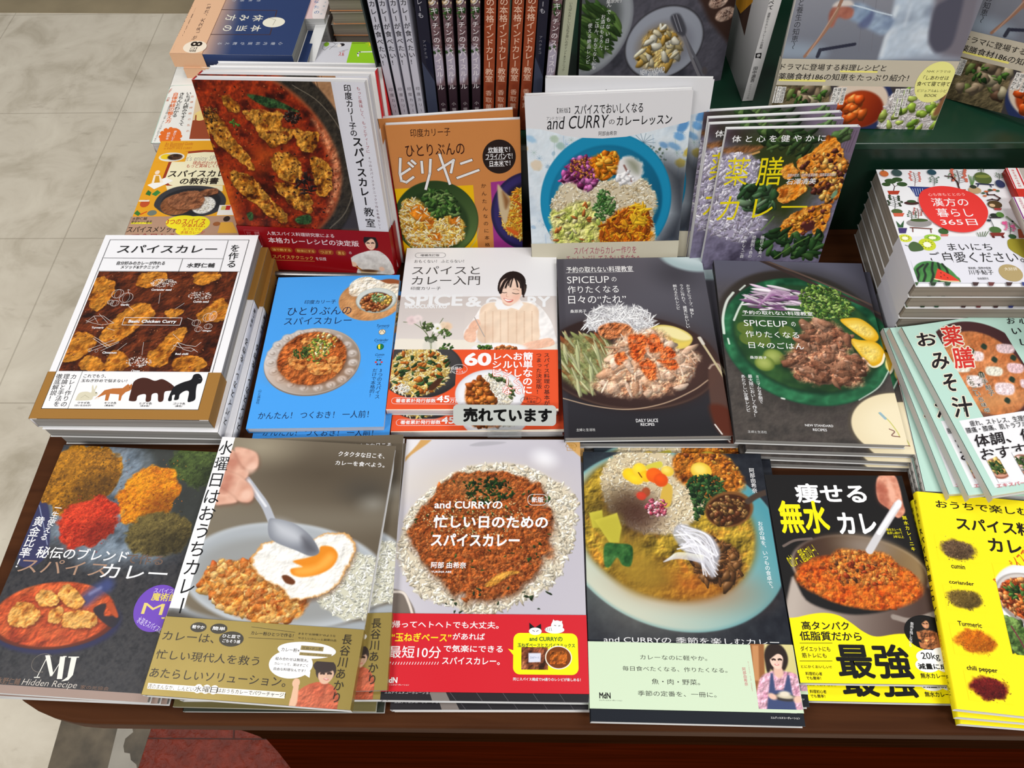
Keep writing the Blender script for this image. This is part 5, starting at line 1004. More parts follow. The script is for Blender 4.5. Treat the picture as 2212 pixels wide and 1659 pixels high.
# --- the best-seller tag clipped in front of it
TAGM = Matrix.Translation(Vector(onz(1090, 897, 0.0285))) @ Matrix.Rotation(math.radians(-3.2), 4, 'Z') @ Matrix.Rotation(math.radians(38), 4, 'X')
tg = empty('shop_tag', TAGM); tag(tg, 'grey plastic best-seller tag with bold black lettering resting on the orange banded book', 'sign')
TW, TH = 0.0545, 0.0110
def rrect(w, h, r, k=8):
    p = []
    for cx, cy, o in ((w-r, h-r, 0), (-w+r, h-r, 1), (-w+r, -h+r, 2), (w-r, -h+r, 3)): p += [(cx+r*math.cos((o+i/k)*math.pi/2), cy+r*math.sin((o+i/k)*math.pi/2)) for i in range(k+1)]
    return p
S = Surf(); o_ = rrect(TW, TH, 0.0045); n = len(o_)
S.add([(x, y, 0) for x, y in o_]+[(x, y, -0.0008) for x, y in o_], [(i, n+i, n+(i+1) % n, (i+1) % n) for i in range(n)], (176, 178, 174))
tr = tessellate_polygon([[Vector((x, y, 0)) for x, y in o_]]); S.add([(x, y, 0) for x, y in o_], [tuple(t) for t in tr], (186, 190, 186)); S.add([(x, y, -0.0008) for x, y in o_], [tuple(t) for t in tr], (198, 202, 198))
v, t = glyphs('売れています', 0.05); lo, hi = v.min(0), v.max(0); q = (v-lo)/(hi-lo)
S.add(np.stack([-0.044+q[:, 0]*0.094, -0.0075+q[:, 1]*0.0155, np.full(len(q), 0.00005)], -1), t, (24, 24, 24)); S.build('tag_plate', M_GLOSS, tg)
CL = bpy.data.materials.new('clear_plastic'); CL.use_nodes = True; cb = CL.node_tree.nodes['Principled BSDF']; cb.inputs['Base Color'].default_value = (0.92, 0.94, 0.94, 1); cb.inputs['Roughness'].default_value = 0.08; cb.inputs['Transmission Weight'].default_value = 0.96; cb.inputs['IOR'].default_value = 1.1
box_obj('clip_foot', (-0.018, -0.024, -0.0016, 0.018, -0.004, -0.0009), CL, tg)

# --- the two spice-up books
b = Book('cookbook', flat_M(0.1428, 0.4977, 0.0205, -1.74), 0.1737, 0.2445, 0.0095, 'dark grey cookbook with shredded chicken and a lemon wedge, topmost of its pile', 'book', 'shredded chicken cookbooks', (3.95, 1180, 540), (58, 56, 64), M_SATIN, M_PAGES_G, 'L')
p = b.patch(res=0.5); p.grad((200, 80), (500, 1600), (92, 90, 100), (34, 33, 38)); p.put(p.E(900, 250, 500, 260, 0, 80), (98, 96, 106), 0.7); p.put(p.E(350, 300, 300, 250, 0, 90), (78, 74, 82), 0.5)
p.put(p.E(1100, 200, 170, 110, 0.3, 20), (56, 54, 60), 0.6); p.put(p.E(1230, 60, 270, 120, 0.25, 3), (166, 186, 190)); p.put(p.E(1250, 30, 230, 90, 0.25, 8), (206, 220, 222), 0.8); p.put(p.Q([(90, 80), (150, 80), (190, 1600), (120, 1600)], 2, False), (64, 62, 70), 0.5)
p.put(p.E(720, 1000, 760, 390, 0.06, 10), (36, 30, 34), 0.7); p.put(p.E(720, 950, 755, 420, 0.07, 2), (46, 32, 30)); p.put(p.E(720, 965, 740, 395, 0.07, 1), (150, 120, 100), 0.35); p.put(p.E(720, 940, 745, 408, 0.07, 2), (50, 34, 32)); p.grad((200, 600), (1200, 1300), (40, 28, 28), (74, 50, 44), p.E(720, 920, 690, 350, 0.07, 20))
p.line([(140, 1265), (400, 1330), (700, 1360), (1000, 1310), (1250, 1200), (1380, 1110)], 1.3, (196, 168, 140), 0.85, 0.6)
m = p.Q([(330, 620), (470, 480), (700, 480), (860, 530), (920, 640), (880, 730), (600, 700), (420, 690)], 4); p.put(m, (196, 196, 200), 0.7); p.shreds(m, 330, [(236, 236, 240), (206, 206, 212), (246, 246, 250)], 8, 0.7, 3)
p.tex(p.Q([(450, 660), (560, 620), (700, 640), (740, 720), (560, 760), (460, 740)], 2), [(150, 80, 40), (196, 126, 84)], 6, 4, 0.8)
lem = [(890, 680), (960, 640), (1080, 650), (1200, 700), (1250, 760), (1200, 830), (1100, 850), (1050, 820), (950, 740)]
p.put(p.Q(lem, 1), (206, 186, 90)); p.put(p.Q([(910, 680), (980, 650), (1100, 665), (1210, 720), (1235, 760), (1150, 770), (1000, 720)], 2), (232, 220, 160)); p.put(p.Q([(960, 740), (1060, 810), (1110, 840), (1190, 820), (1230, 780), (1120, 790)], 2), (222, 196, 90))
m = p.Q([(130, 820), (250, 740), (480, 760), (560, 860), (470, 1050), (330, 1190), (200, 1130), (130, 1050)], 6); p.tex(m, [(70, 74, 40), (120, 126, 76), (150, 150, 100)], 8, 6, 0.6); p.shreds(m, 80, [(140, 148, 92), (166, 170, 122), (110, 122, 66), (180, 160, 116), (140, 74, 40)], 13, 2.6, 7, 1.1); glaze(p, m, [(60, 64, 34), (120, 126, 76), (150, 150, 100), (130, 80, 44)], 7, 71, 0.5, 0.4); p.shreds(m, 30, [(176, 182, 134), (196, 196, 150)], 12, 1.6, 8, 1.3)
m = p.Q([(400, 1170), (480, 1060), (540, 860), (640, 730), (800, 700), (960, 690), (1100, 830), (1270, 880), (1280, 960), (1180, 1130), (1020, 1220), (930, 1240), (700, 1250), (480, 1200)], 6, True, 4, 5); p.tex(m, [(130, 80, 54), (196, 146, 112), (220, 180, 150), (170, 110, 76)], 9, 8, 1.1); p.blobs(m, 46, [(220, 182, 154), (200, 152, 118), (236, 206, 184)], (6, 12), (0.4, 0.75), 9, 0.15, 0.5)
p.shreds(m, 40, [(226, 190, 164), (190, 140, 108), (240, 214, 192)], 9, 1.6, 10); glaze(p, m, [(120, 72, 48), (200, 150, 118), (232, 198, 172), (164, 106, 74)], 6, 12, 0.34, 0.8)
for q in ([(700, 740), (800, 720), (860, 760), (840, 900), (780, 960), (720, 900)], [(860, 740), (940, 720), (1000, 830), (920, 880), (880, 860)], [(800, 960), (880, 930), (930, 1000), (930, 1100), (890, 1110), (830, 1050)], [(960, 850), (1050, 830), (1110, 900), (1000, 930)], [(950, 940), (1100, 940), (1120, 1010), (1040, 1010)], [(580, 900), (660, 870), (690, 930), (610, 980)]): p.tex(p.Q(q, 2, True, 2, 4), [(140, 50, 16), (196, 90, 40), (216, 120, 64)], 5, 21, 0.9); p.put(p.E(q[0][0]+50, q[0][1]+40, 20, 10, 0.4, 3), (240, 190, 150), 0.5)
p.put(p.Q([(1385, 1010), (1430, 960), (1490, 960), (1560, 1040), (1600, 1590), (1480, 1560), (1400, 1300)], 2), (86, 60, 52), 0.9); p.put(p.Q([(1400, 1320), (1560, 1360), (1590, 1580), (1490, 1560), (1420, 1450)], 4), (84, 36, 22)); p.line([(1390, 1010), (1420, 980), (1480, 990), (1540, 1180)], 2, (196, 176, 160), 0.8, 1); p.line([(1440, 1490), (1500, 1570)], 1.6, (230, 226, 220), 0.9)
p.line([(1300, 750), (1400, 900), (1525, 1100)], 2.6, (190, 176, 140), 1, 0.6); p.line([(1310, 750), (1340, 800)], 3.6, (206, 200, 190), 1, 0.8); p.done()
b.T('予約の取れない料理教室', 170, 144, 740, 184, WHITE, 0.008); b.L([(168, 196), (748, 184)], WHITE, 0.35); b.T('SPICEUP', 176, 228, 538, 280, WHITE, -0.004); b.T('の', 556, 232, 600, 268, WHITE); b.T('作りたくなる', 180, 308, 620, 364, WHITE); b.T('日々の“たれ”', 186, 392, 684, 452, WHITE); b.T('桑原亮子', 204, 510, 344, 536, WHITE)
b.V('おかずにスープ、麺も！', 1206, 292, 1250, 580, WHITE, 5.2); b.V('ラクに作れて、確実においしい', 1150, 292, 1212, 668, WHITE, 5.2); b.V('頼れるたれレシピ', 1094, 294, 1128, 510, WHITE, 5.2)
b.T('DAILY SAUCE', 764, 1442, 956, 1468, WHITE, 0.004); b.T('RECIPES', 804, 1478, 924, 1500, WHITE, 0.004); b.T('主婦と生活社', 256, 1524, 420, 1546, (206, 206, 206))
b.finish()
under(b, [('dark grey shredded chicken cookbook second from the top of its pile', 0.0115, -0.003, -0.0100, -1.0), ('dark grey shredded chicken cookbook at the foot of its pile', 0.010, -0.002, -0.0201, -0.6)], 'shredded chicken cookbooks')

b = Book('cookbook', flat_M(0.3213, 0.4785, 0.0273, -4.72), 0.1724, 0.2418, 0.0085, 'dark cookbook with sliced beef and salad on a green plate, topmost of its pile', 'book', 'green plate cookbooks', (3.53, 1530, 550), (60, 58, 58), M_SATIN, M_PAGES_G, 'L')
p = b.patch(res=0.5); p.grad((600, 40), (700, 1400), (92, 92, 108), (66, 60, 56)); p.tex(p.Q([(60, 350), (300, 300), (1300, 700), (1500, 1500), (150, 1500), (50, 700)], 30), [(58, 54, 52), (76, 70, 66), (66, 60, 58)], 14, 3, 0.1)
p.put(p.E(700, 560, 640, 470, 0.35, 3), (56, 50, 46)); p.put(p.E(760, 620, 620, 560, 0.3, 14), (36, 34, 32), 0.6)
p.put(p.E(740, 640, 640, 500, 0.3, 2), (24, 76, 50)); p.tex(p.E(740, 640, 634, 494, 0.3, 2), [(16, 62, 40), (46, 116, 76), (26, 84, 54)], 22, 4, 0.12, 3); p.put(p.E(740, 630, 560, 425, 0.3, 4), (16, 48, 32)); p.tex(p.E(745, 625, 548, 412, 0.3, 3), [(20, 52, 30), (48, 86, 42), (30, 64, 38)], 24, 5, 0.08, 3)
for q, w_ in (([(190, 290), (140, 360), (112, 480), (120, 600)], 3), ([(300, 310), (240, 400), (196, 500)], 2.4), ([(240, 270), (280, 235)], 2), ([(150, 640), (160, 680)], 2), ([(1380, 880), (1300, 1010), (1150, 1110)], 1.2), ([(560, 1095), (580, 1100)], 2)): p.line(q, w_, (226, 236, 226), 0.9, 0.7)
p.line([(390, 40), (800, 220), (1290, 430)], 4.5, (58, 46, 44), 1, 0.6); p.line([(420, 40), (830, 200), (1280, 400)], 2.5, (92, 74, 66), 1, 0.6)
m = p.Q([(340, 300), (460, 240), (660, 270), (740, 330), (640, 420), (420, 420), (350, 370)], 4); p.shreds(m, 70, [(150, 116, 150), (206, 186, 206), (120, 80, 124), (230, 220, 230)], 13, 1.8, 6, 0.2)
for k in range(5): p.line([(380+k*12, 390-k*14), (500, 310-k*10), (620, 340-k*12)], 1.6, (150+k*12, 100+k*18, 150+k*12), 0.9)
p.leaves(p.Q([(690, 330), (780, 230), (960, 270), (1060, 330), (1120, 420), (1060, 480), (940, 490), (840, 540), (740, 440)], 4), 300, 7, ((92, 132, 50), (130, 166, 72), (66, 104, 36), (160, 190, 100)), 3.2); p.leaves(p.Q([(690, 330), (780, 230), (960, 270), (1060, 330), (1120, 420), (1060, 480), (940, 490), (840, 540), (740, 440)], 4), 60, 17, ((44, 76, 26), (60, 90, 34)), 2.4)
for x, y, r in ((600, 590, 60), (500, 780, 80), (430, 830, 76), (280, 560, 60), (300, 640, 60), (410, 650, 64)): p.put(p.E(x, y, r, r*0.75, 0.3, 1.5), (96, 116, 44)); p.put(p.E(x-4, y-4, r*0.82, r*0.6, 0.3, 3), (140, 156, 76) if y > 700 else (84, 106, 44)); p.put(p.E(x-4, y-4, r*0.4, r*0.26, 0.3, 4), (170, 180, 100) if y > 700 else (96, 118, 54), 0.8)
for q in ([(1010, 510), (1060, 485), (1160, 490), (1260, 560), (1300, 630), (1260, 670), (1180, 640)], [(1070, 640), (1150, 650), (1280, 670), (1345, 750), (1320, 830), (1250, 860), (1170, 780)]):
    p.put(p.Q([(a+6, c+14) for a, c in q], 5), (24, 30, 16), 0.6); p.put(p.Q(q, 1), (222, 170, 30)); c = np.mean(q, 0); p.put(p.Q([(c[0]+(a-c[0])*0.8-6, c[1]+(d-c[1])*0.72-8) for a, d in q], 3), (232, 196, 76)); p.tex(p.Q([(c[0]+(a-c[0])*0.6, c[1]+(d-c[1])*0.5+8) for a, d in q], 4), [(226, 190, 80), (240, 220, 140)], 5, 9, 0.3, a=0.8)
p.line([(1180, 790), (1250, 855), (1320, 830), (1345, 760)], 2.4, (240, 232, 200)); p.put(p.E(1390, 830, 40, 60, 0.3, 1), (226, 206, 120)); 
m = p.Q([(570, 800), (640, 720), (710, 640), (720, 520), (830, 520), (940, 530), (1040, 600), (1090, 760), (1190, 800), (1220, 880), (1150, 980), (1060, 990), (900, 980), (820, 1000), (700, 960), (640, 880)], 5, True, 6, 6); p.put(p.Q([(580, 830), (900, 1020), (1180, 1000), (1230, 900), (1000, 900)], 20), (12, 26, 16), 0.6)
p.tex(m, [(84, 46, 32), (150, 98, 72), (176, 128, 100), (120, 74, 54)], 9, 8, 1.3); p.blobs(m, 54, [(166, 116, 88), (140, 90, 66), (186, 140, 114), (120, 74, 52)], (5, 11), (0.4, 0.75), 9, 0.2, 0.4); p.blobs(m, 30, [(120, 70, 50), (206, 164, 140)], (1.6, 3.6), (0.4, 0.8), 10, 0.3); glaze(p, m, [(76, 40, 26), (146, 96, 70), (186, 140, 112), (112, 68, 48)], 6, 13, 0.32, 0.8)
p.put(p.E(1430, 1290, 370, 245, -0.25, 2), (80, 72, 62)); p.put(p.E(1440, 1290, 355, 235, -0.25, 1), (226, 212, 176)); p.put(p.E(1480, 1300, 300, 190, -0.25, 12), (234, 222, 190)); p.line([(1300, 1210), (1370, 1260), (1440, 1350), (1460, 1390)], 1.2, (190, 190, 90), 0.8); p.line([(1310, 1210), (1350, 1250)], 3, (130, 170, 196), 0.8); p.line([(1380, 1330), (1420, 1350), (1400, 1380), (1460, 1390)], 1, (110, 60, 60)); p.done()
b.T('予約の取れない料理教室', 258, 424, 800, 468, WHITE, 0.008); b.L([(258, 462), (804, 482)], WHITE, 0.35); b.T('SPICEUP', 268, 498, 606, 552, WHITE, -0.004); b.T('の', 630, 514, 668, 548, WHITE); b.T('作りたくなる', 280, 580, 696, 640, WHITE); b.T('日々のごはん', 304, 664, 732, 724, WHITE); b.T('桑原亮子', 316, 772, 448, 798, WHITE)
b.V('ミニマムな手間で', 372, 918, 404, 1136, WHITE, 5.4); b.V('最大限においしく作る！', 316, 914, 366, 1240, WHITE, 5.4); b.V('あたらしい定番レシピ', 262, 914, 308, 1200, WHITE, 5.4)
b.T('NEW STANDARD', 736, 1292, 954, 1316, WHITE, 0.004); b.T('RECIPES', 796, 1326, 906, 1348, WHITE, 0.004); b.T('主婦と生活社', 300, 1340, 448, 1364, (206, 206, 206))
b.finish()
under(b, [('dark green plate cookbook second from the top, its flowered dish showing at the side', 0.0115, -0.0065, -0.0090, 0.2), ('dark green plate cookbook third from the top of its pile', 0.0085, -0.010, -0.0180, -0.4), ('dark green plate cookbook at the bottom of its pile', 0.0090, -0.013, -0.0270, 0.2)], 'green plate cookbooks')

# --- the mint green miso soup books, fanned out
b = Book('cookbook', flat_M(0.5087, 0.3930, 0.0470, 6.9), 0.1480, 0.2005, 0.0082, 'mint green and white soup cookbook with red brush lettering, topmost of the fan', 'book', 'mint green soup cookbooks', (3.687, 1880, 650), (184, 218, 206), M_SATIN, M_PAGES, 'L')
K = (34, 28, 32)
p = b.patch((455, 130), (1500, 945), 0.5); p.fill((184, 218, 206)); p.put(p.E(900, 550, 440, 400, 0.2, 0.8), (72, 44, 46)); p.tex(p.E(905, 565, 330, 330, 0.15, 1.5), [(176, 96, 50), (196, 122, 74), (206, 140, 92)], 18, 3, 0.25)
p.tex(p.E(905, 565, 328, 328, 0.15, 1.5), [(170, 92, 48), (206, 140, 92)], 4, 9, 0.1, a=0.25); p.put(p.E(960, 820, 200, 60, -0.2, 12), (206, 150, 96), 0.7)
for x, y, w_, h_, c in ((1075, 380, 60, 32, (222, 196, 200)), (985, 560, 56, 32, (226, 222, 206)), (1155, 535, 54, 34, (226, 190, 196)), (1070, 700, 64, 42, (230, 210, 214)), (850, 440, 44, 34, (226, 206, 206)), (835, 640, 56, 40, (226, 214, 214)), (725, 525, 60, 36, (220, 214, 200)), (1230, 660, 30, 30, (226, 200, 206))): q = [(x-w_, y-h_), (x+w_, y-h_+8), (x+w_-4, y+h_), (x-w_+8, y+h_-6)]; p.put(p.Q(q, 1.2), c); p.tex(p.Q(q, 2), [np.array(c)*0.93, np.clip(np.array(c)*1.07, 0, 255)], 3, 5, 0.3)
for x, y in ((902, 366), (985, 470), (1135, 455), (1125, 628), (1088, 795), (880, 590), (800, 400)): p.put(p.Q([(x-22, y), (x-4, y-28), (x+28, y-6), (x+14, y+24)], 1), (40, 56, 44))
p.done()
bw, bh = b.w*1000, b.h*1000; vw = b.mm(660, 962)[1]
b.R_mm(7.5, vw, bw, bh-7.5, (236, 236, 240)); b.G([(980, 1530), (1500, 1470), (1500, 1500), (985, 1560)], (190, 220, 208))
GL = (230, 224, 206)
b.TP('薬', (556, 208), (712, 196), (590, 362), (206, 52, 46), 0.02, GL, 0.05); b.TP('膳', (642, 376), (800, 366), (680, 538), (206, 52, 46), 0.02, GL, 0.05)
for c, q in (('お', ((362, 262), (508, 250), (388, 362))), ('み', ((478, 422), (612, 408), (500, 550))), ('そ', ((566, 592), (666, 580), (600, 724))), ('汁', ((640, 772), (792, 758), (676, 930)))): b.TP(c, *q, K, 0.025, GL, 0.05)
b.TP('心', (1178, 128), (1250, 120), (1190, 186), K, 0.014); b.TP('お', (1082, 140), (1144, 132), (1094, 186), K, 0.014); b.TP('い', (1122, 222), (1192, 214), (1136, 268), K, 0.014); b.TP('し', (1186, 306), (1250, 300), (1200, 356), K, 0.014)
for i, c in enumerate('川手鮎子'): b.TP(c, (858+i*26, 580+i*46), (902+i*26, 576+i*46), (868+i*26, 620+i*46), K, 0.012, GL, 0.04)
b.TP('×', (850, 660), (872, 658), (856, 682), K)
for i, c in enumerate('えちごいち味噌'): b.TP(c, (758+i*24, 600+i*43), (796+i*24, 596+i*43), (768+i*24, 634+i*43), K, 0.01, GL, 0.04)
b.TP('疲れ、ストレス、生理痛、', (782, 958), (1262, 908), (800, 1002), K, 0.006); b.TP('腰痛・膝痛、肌トラブル、', (750, 1014), (1250, 956), (770, 1058), K, 0.006); b.TP('体調、体質に', (816, 1072), (1530, 980), (842, 1168), K, 0.016); b.TP('おすすめの', (866, 1184), (1470, 1104), (892, 1274), K, 0.012)
for x, y, s_ in ((1012, 1338, 5), (1226, 1306, 9)):
    q = b.patch((x-104, y-96), (x+110, y+100), 0.45); q.fill((236, 236, 240)); q.put(q.E(x, y, 96, 78, 0, 0.8), (150, 90, 70)); q.put(q.E(x+2, y-4, 90, 68, 0, 0.8), (206, 150, 130)); q.put(q.E(x, y-14, 80, 56, 0, 1), (90, 70, 50)); m = q.E(x, y-14, 72, 48, 0, 1); q.tex(m, [(120, 90, 44), (176, 140, 80)], 4, s_, 0.5)
    q.blobs(m, 12, [(226, 190, 110), (214, 160, 90)] if s_ == 5 else [(230, 190, 180), (236, 226, 220)], (2, 4), (0.6, 1), s_); q.leaves(m, 26, s_+3, ((50, 80, 40), (90, 120, 60)), 2.4); q.done()
b.TP('エキスパート', (1000, 1462), (1270, 1430), (1010, 1492), (206, 84, 96), 0.008)
b.R_mm(0.0, 0, 3.4, bh, (196, 214, 204)) if False else None
b.spine_rect(0, 204, (206, 200, 196))
b.finish()
ML = 'mint green soup cookbooks'
under(b, [('mint green soup cookbook second in the fan, half its white panel showing', -0.0115, 0.0025, -0.0088, -2.4), ('mint green soup cookbook third in the fan, just above the lettered spines', -0.0185, 0.0045, -0.0176, -5.5)], ML)
c2 = Book('cookbook', flat_M(0.4865, 0.3960, 0.0200, -6.0), 0.1480, 0.2005, 0.0082, 'mint green soup cookbook with red lettered spine, highest below the fanned copies', 'book', ML, (3.687, 1880, 650), (184, 218, 206), M_SATIN, M_PAGES, 'L', (206, 202, 196))
c2.spine_rect(38, 76, (196, 40, 44)); c2.spine_text('読むだけで', 4, 36, K, 4.4); c2.spine_text('ズボラ', 42, 72, WHITE, 5); c2.spine_text('にくいおいし', 80, 126, K, 6); c2.spine_text('薬膳', 128, 146, (196, 40, 44), 6.5); c2.spine_text('のおみそ汁', 148, 196, K, 5.5); c2.finish()
copy_tree(c2.root, shift(c2.M, -0.0015, -0.001, -0.0095, 0.5), 'mint green soup cookbook next to the bottom of its pile, lettered spine showing', ML)
copy_tree(c2.root, shift(c2.M, 0.0012, -0.002, -0.0190, -0.4), 'mint green soup cookbook lowest of its pile, flat on the wood', ML)
# ================================================================ BACK ROW, standing
def behind(bk, specs, group):                              # copies standing behind a finished book: (label, dx right, up, back, turn)
    for lab, dx, dy, dz, dg in specs:
        M = bk.M @ Matrix.Translation((dx, dy, -dz)) @ Matrix.Rotation(math.radians(dg), 4, 'Z'); copy_tree(bk.root, M, lab, group)
def sM(x, y, z, yaw, lean, rl, t):                         # put the FRONT cover's lower edge on (x, y, z): the origin is the back board
    M = stand_M(x, y, z, yaw, lean, rl); return M @ Matrix.Translation((0, 0, -t))

b = Book('cookbook', sM(-0.2310, 0.6405, 0.0045, -9.64, 15.34, 2.87, 0.0116), 0.189, 0.236, 0.0116, 'large curry cookbook with chicken in red sauce and dark red band, front copy standing', 'book', 'red banded classroom cookbooks', (3.456, 400, 120), (206, 206, 214), M_GLOSS, M_PAGES, 'L', (190, 30, 34), (226, 222, 220), origin_bottom=True)
p = b.patch((43, 165), (1300, 1310), 0.55); p.fill((46, 40, 36))
p.put(p.Q([(600, 140), (1120, 175), (1320, 1320), (1050, 1320), (1260, 1000), (1180, 600), (900, 260)], 1, False), (150, 110, 76)); wd = p.Q([(640, 140), (1120, 175), (1180, 560), (1150, 560), (900, 250)], 2, False); p.tex(wd, [(120, 84, 56), (170, 128, 92), (150, 110, 76)], 20, 3, 0.1)
for x in (820, 960, 980): p.line([(x, 190), (x+30, 300)], 0.8, (70, 46, 30), 0.8)
p.put(p.Q([(1200, 700), (1290, 900), (1330, 1320), (1100, 1320), (1250, 1050)], 8, False), (44, 44, 52), 0.9)
p.put(p.E(520, 790, 745, 690, 0.3, 2), (30, 28, 26)); p.tex(p.E(520, 790, 740, 684, 0.3, 2), [(30, 27, 24), (52, 46, 38), (40, 36, 30)], 8, 4, 0.4); p.line([(800, 220), (1000, 350), (1160, 560), (1240, 800), (1250, 1010), (1190, 1180), (1080, 1290)], 1.0, (130, 120, 104), 0.7)
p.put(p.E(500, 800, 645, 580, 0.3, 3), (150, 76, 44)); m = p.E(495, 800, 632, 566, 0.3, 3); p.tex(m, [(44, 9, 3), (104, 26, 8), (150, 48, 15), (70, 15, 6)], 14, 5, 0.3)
p.tex(p.Q([(950, 470), (1050, 580), (1130, 740), (1160, 900), (1130, 1060), (1060, 1170), (1100, 1000), (1100, 820), (1030, 640)], 6), [(150, 70, 40), (206, 140, 100), (170, 90, 56)], 7, 6, 0.6)
p.tex(p.Q([(500, 700), (640, 680), (760, 720), (640, 800), (540, 870), (470, 830)], 14), [(170, 60, 14), (196, 84, 24)], 10, 7, 0.2, a=0.8); p.tex(p.Q([(260, 860), (330, 900), (380, 1120), (420, 1250), (340, 1200)], 10), [(170, 60, 14), (206, 96, 30)], 10, 8, 0.2, a=0.9)
chunks(p, [[(140, 440), (190, 400), (300, 520), (380, 640), (470, 740), (520, 840), (480, 850), (380, 760), (260, 680), (180, 560)], [(280, 310), (330, 300), (420, 390), (400, 430), (320, 410)], [(420, 420), (520, 400), (640, 410), (740, 440), (720, 520), (820, 560), (760, 640), (640, 680), (560, 600), (500, 500)],
           [(800, 540), (880, 560), (990, 580), (1000, 640), (960, 720), (880, 720), (830, 640)], [(640, 760), (760, 720), (860, 800), (860, 930), (760, 950), (680, 880)], [(660, 960), (780, 950), (900, 1010), (950, 1110), (920, 1180), (800, 1130), (720, 1050)],
           [(330, 880), (430, 870), (560, 960), (620, 1050), (720, 1140), (780, 1240), (700, 1250), (560, 1140), (430, 1040), (350, 960)], [(940, 760), (1060, 800), (1100, 920), (1060, 1040), (990, 1030), (960, 900)], [(100, 560), (140, 470), (180, 600), (220, 700), (160, 650)]],
       [(74, 28, 6), (150, 92, 22), (200, 142, 54), (104, 46, 10)], 6, 41, 1.5, (30, 6, 3), 3)
p.blobs(m, 260, [(40, 14, 8), (70, 24, 10), (150, 60, 20)], (0.6, 1.6), (0.5, 1), 9, 0.6); p.blobs(p.E(800, 460, 60, 40, 0, 2), 50, [(30, 16, 12), (50, 26, 18)], (1.4, 2.4), (0.7, 1), 10, 0.8); p.blobs(p.E(200, 440, 60, 60, 0, 2), 50, [(150, 100, 40), (40, 26, 14)], (0.8, 2), (0.3, 0.7), 11)
for q in ([(460, 290), (560, 300), (700, 340), (850, 420), (800, 415), (700, 395), (620, 390), (520, 340)], [(850, 1200), (930, 1190), (940, 1250), (860, 1260), (820, 1230)], [(460, 1180), (500, 1170), (510, 1220), (480, 1230)]): p.tex(p.Q(q, 1.2), [(20, 40, 20), (50, 84, 44), (34, 60, 32)], 6, 12, 0.7)
p.leaves(p.E(380, 500, 45, 22, 0, 1), 14, 13, ((70, 120, 40),), 2.2); p.blobs(p.E(900, 960, 70, 80, 0, 2), 30, [(40, 20, 16), (24, 14, 12)], (2, 6), (0.2, 0.4), 14, 0.7); p.done()
W3 = (208, 208, 216); b.G([(1108, 168), (1350, 176), (1530, 1330), (1312, 1310)], W3)
K = (26, 24, 26)
b.V('印度カリー子の', 1206, 215, 1262, 605, K, 9.5, 0.02); b.V('スパイスカレー', 1280, 605, 1352, 1122, K, 11.8, 0.03); b.V('教室', 1366, 1126, 1388, 1290, K, 12.5, 0.012)
b.V('もっと美味しく、もっとディープに', 1290, 230, 1368, 730, (150, 40, 50), 4.3); b.V('4つのスパイステクニックで作る本格カレー', 1372, 750, 1456, 1300, (90, 50, 60), 3.7)
v0 = b.mm(900, 1288)[1]
b.start_band(v0, None, (136, 10, 18)); GB = (206, 160, 80); WB = (228, 206, 206)
p = b.patch((1205, 1345), (1568, 1636), 0.5); p.fill((136, 10, 18)); p.track(); sk = (232, 190, 164)
p.tex(p.Q([(1260, 1490), (1340, 1460), (1400, 1450), (1460, 1460), (1520, 1510), (1560, 1590), (1540, 1636), (1300, 1636), (1290, 1570), (1240, 1560), (1215, 1530)], 1), [(190, 184, 180), (220, 216, 212), (206, 200, 196)], 10, 3, 0.05, 3)
face(p, 1384, 1395, 48, sk, (34, 24, 24), 0.08); p.put(p.Q([(1405, 1365), (1440, 1390), (1442, 1430), (1420, 1440), (1424, 1400)], 1), (34, 24, 24))
p.line([(1230, 1545), (1290, 1580), (1330, 1605)], 2.2, (190, 120, 50)); p.put(p.E(1258, 1555, 26, 18, 0.3, 1), sk); p.put(p.Q([(1310, 1605), (1440, 1600), (1430, 1630), (1320, 1632)], 0.6, False), (206, 180, 140)); p.put(p.E(1375, 1604, 66, 10, 0, 1), (90, 60, 40)); p.put(p.E(1470, 1590, 20, 16, 0, 1), sk); p.done()
b.T('人気スパイス料理研究家による', 606, 1308, 1116, 1358, WB, 0.006, ); b.T('本格カレーレシピの決定版', 616, 1352, 1302, 1424, WB, 0.014)
for x0, x1, t in ((632, 808, '油で熱する'), (816, 984, '粉末にする'), (992, 1114, 'つぶす'), (1122, 1208, '煮る')): y = 1424+(x0-632)*0.05; b.R(x0, y, x1, y+44, (150, 66, 20), 4); b.T(t, x0+18, y+10, x1-16, y+36, GB, 0.02)
b.T('の', 1224, 1460, 1246, 1480, WB); b.T('スパイステクニック', 652, 1482, 962, 1524, GB, 0.016); b.T('を伝授', 974, 1500, 1058, 1528, WB); b.L([(655, 1522), (968, 1532)], GB, 0.4)
b.RO(440, 1298, 610, 1512, (176, 70, 76), None, 0.4); b.T('すぐに', 458, 1310, 500, 1340, (200, 120, 124)); b.T('調理', 515, 1310, 560, 1340, (200, 120, 124))
b.finish()
RG = 'red banded classroom cookbooks'
behind(b, [('large red banded curry cookbook standing directly behind the front copy', 0.0015, 0.0012, 0.0128, 0.1)], RG)
for lab, dx, dz, dg in (('large red curry cookbook third of the standing four, turned to show its red spine', 0.0045, 0.0256, 0.0), ('large red curry cookbook hindmost of the standing four, red spine well out', 0.0080, 0.0388, 0.0)):
    M = b.M @ Matrix.Translation((dx, 0.0015, -dz+b.t)) @ Matrix.Rotation(math.pi, 4, 'Y') @ Matrix.Rotation(math.radians(dg), 4, 'Z'); copy_tree(b.root, M, lab, RG)

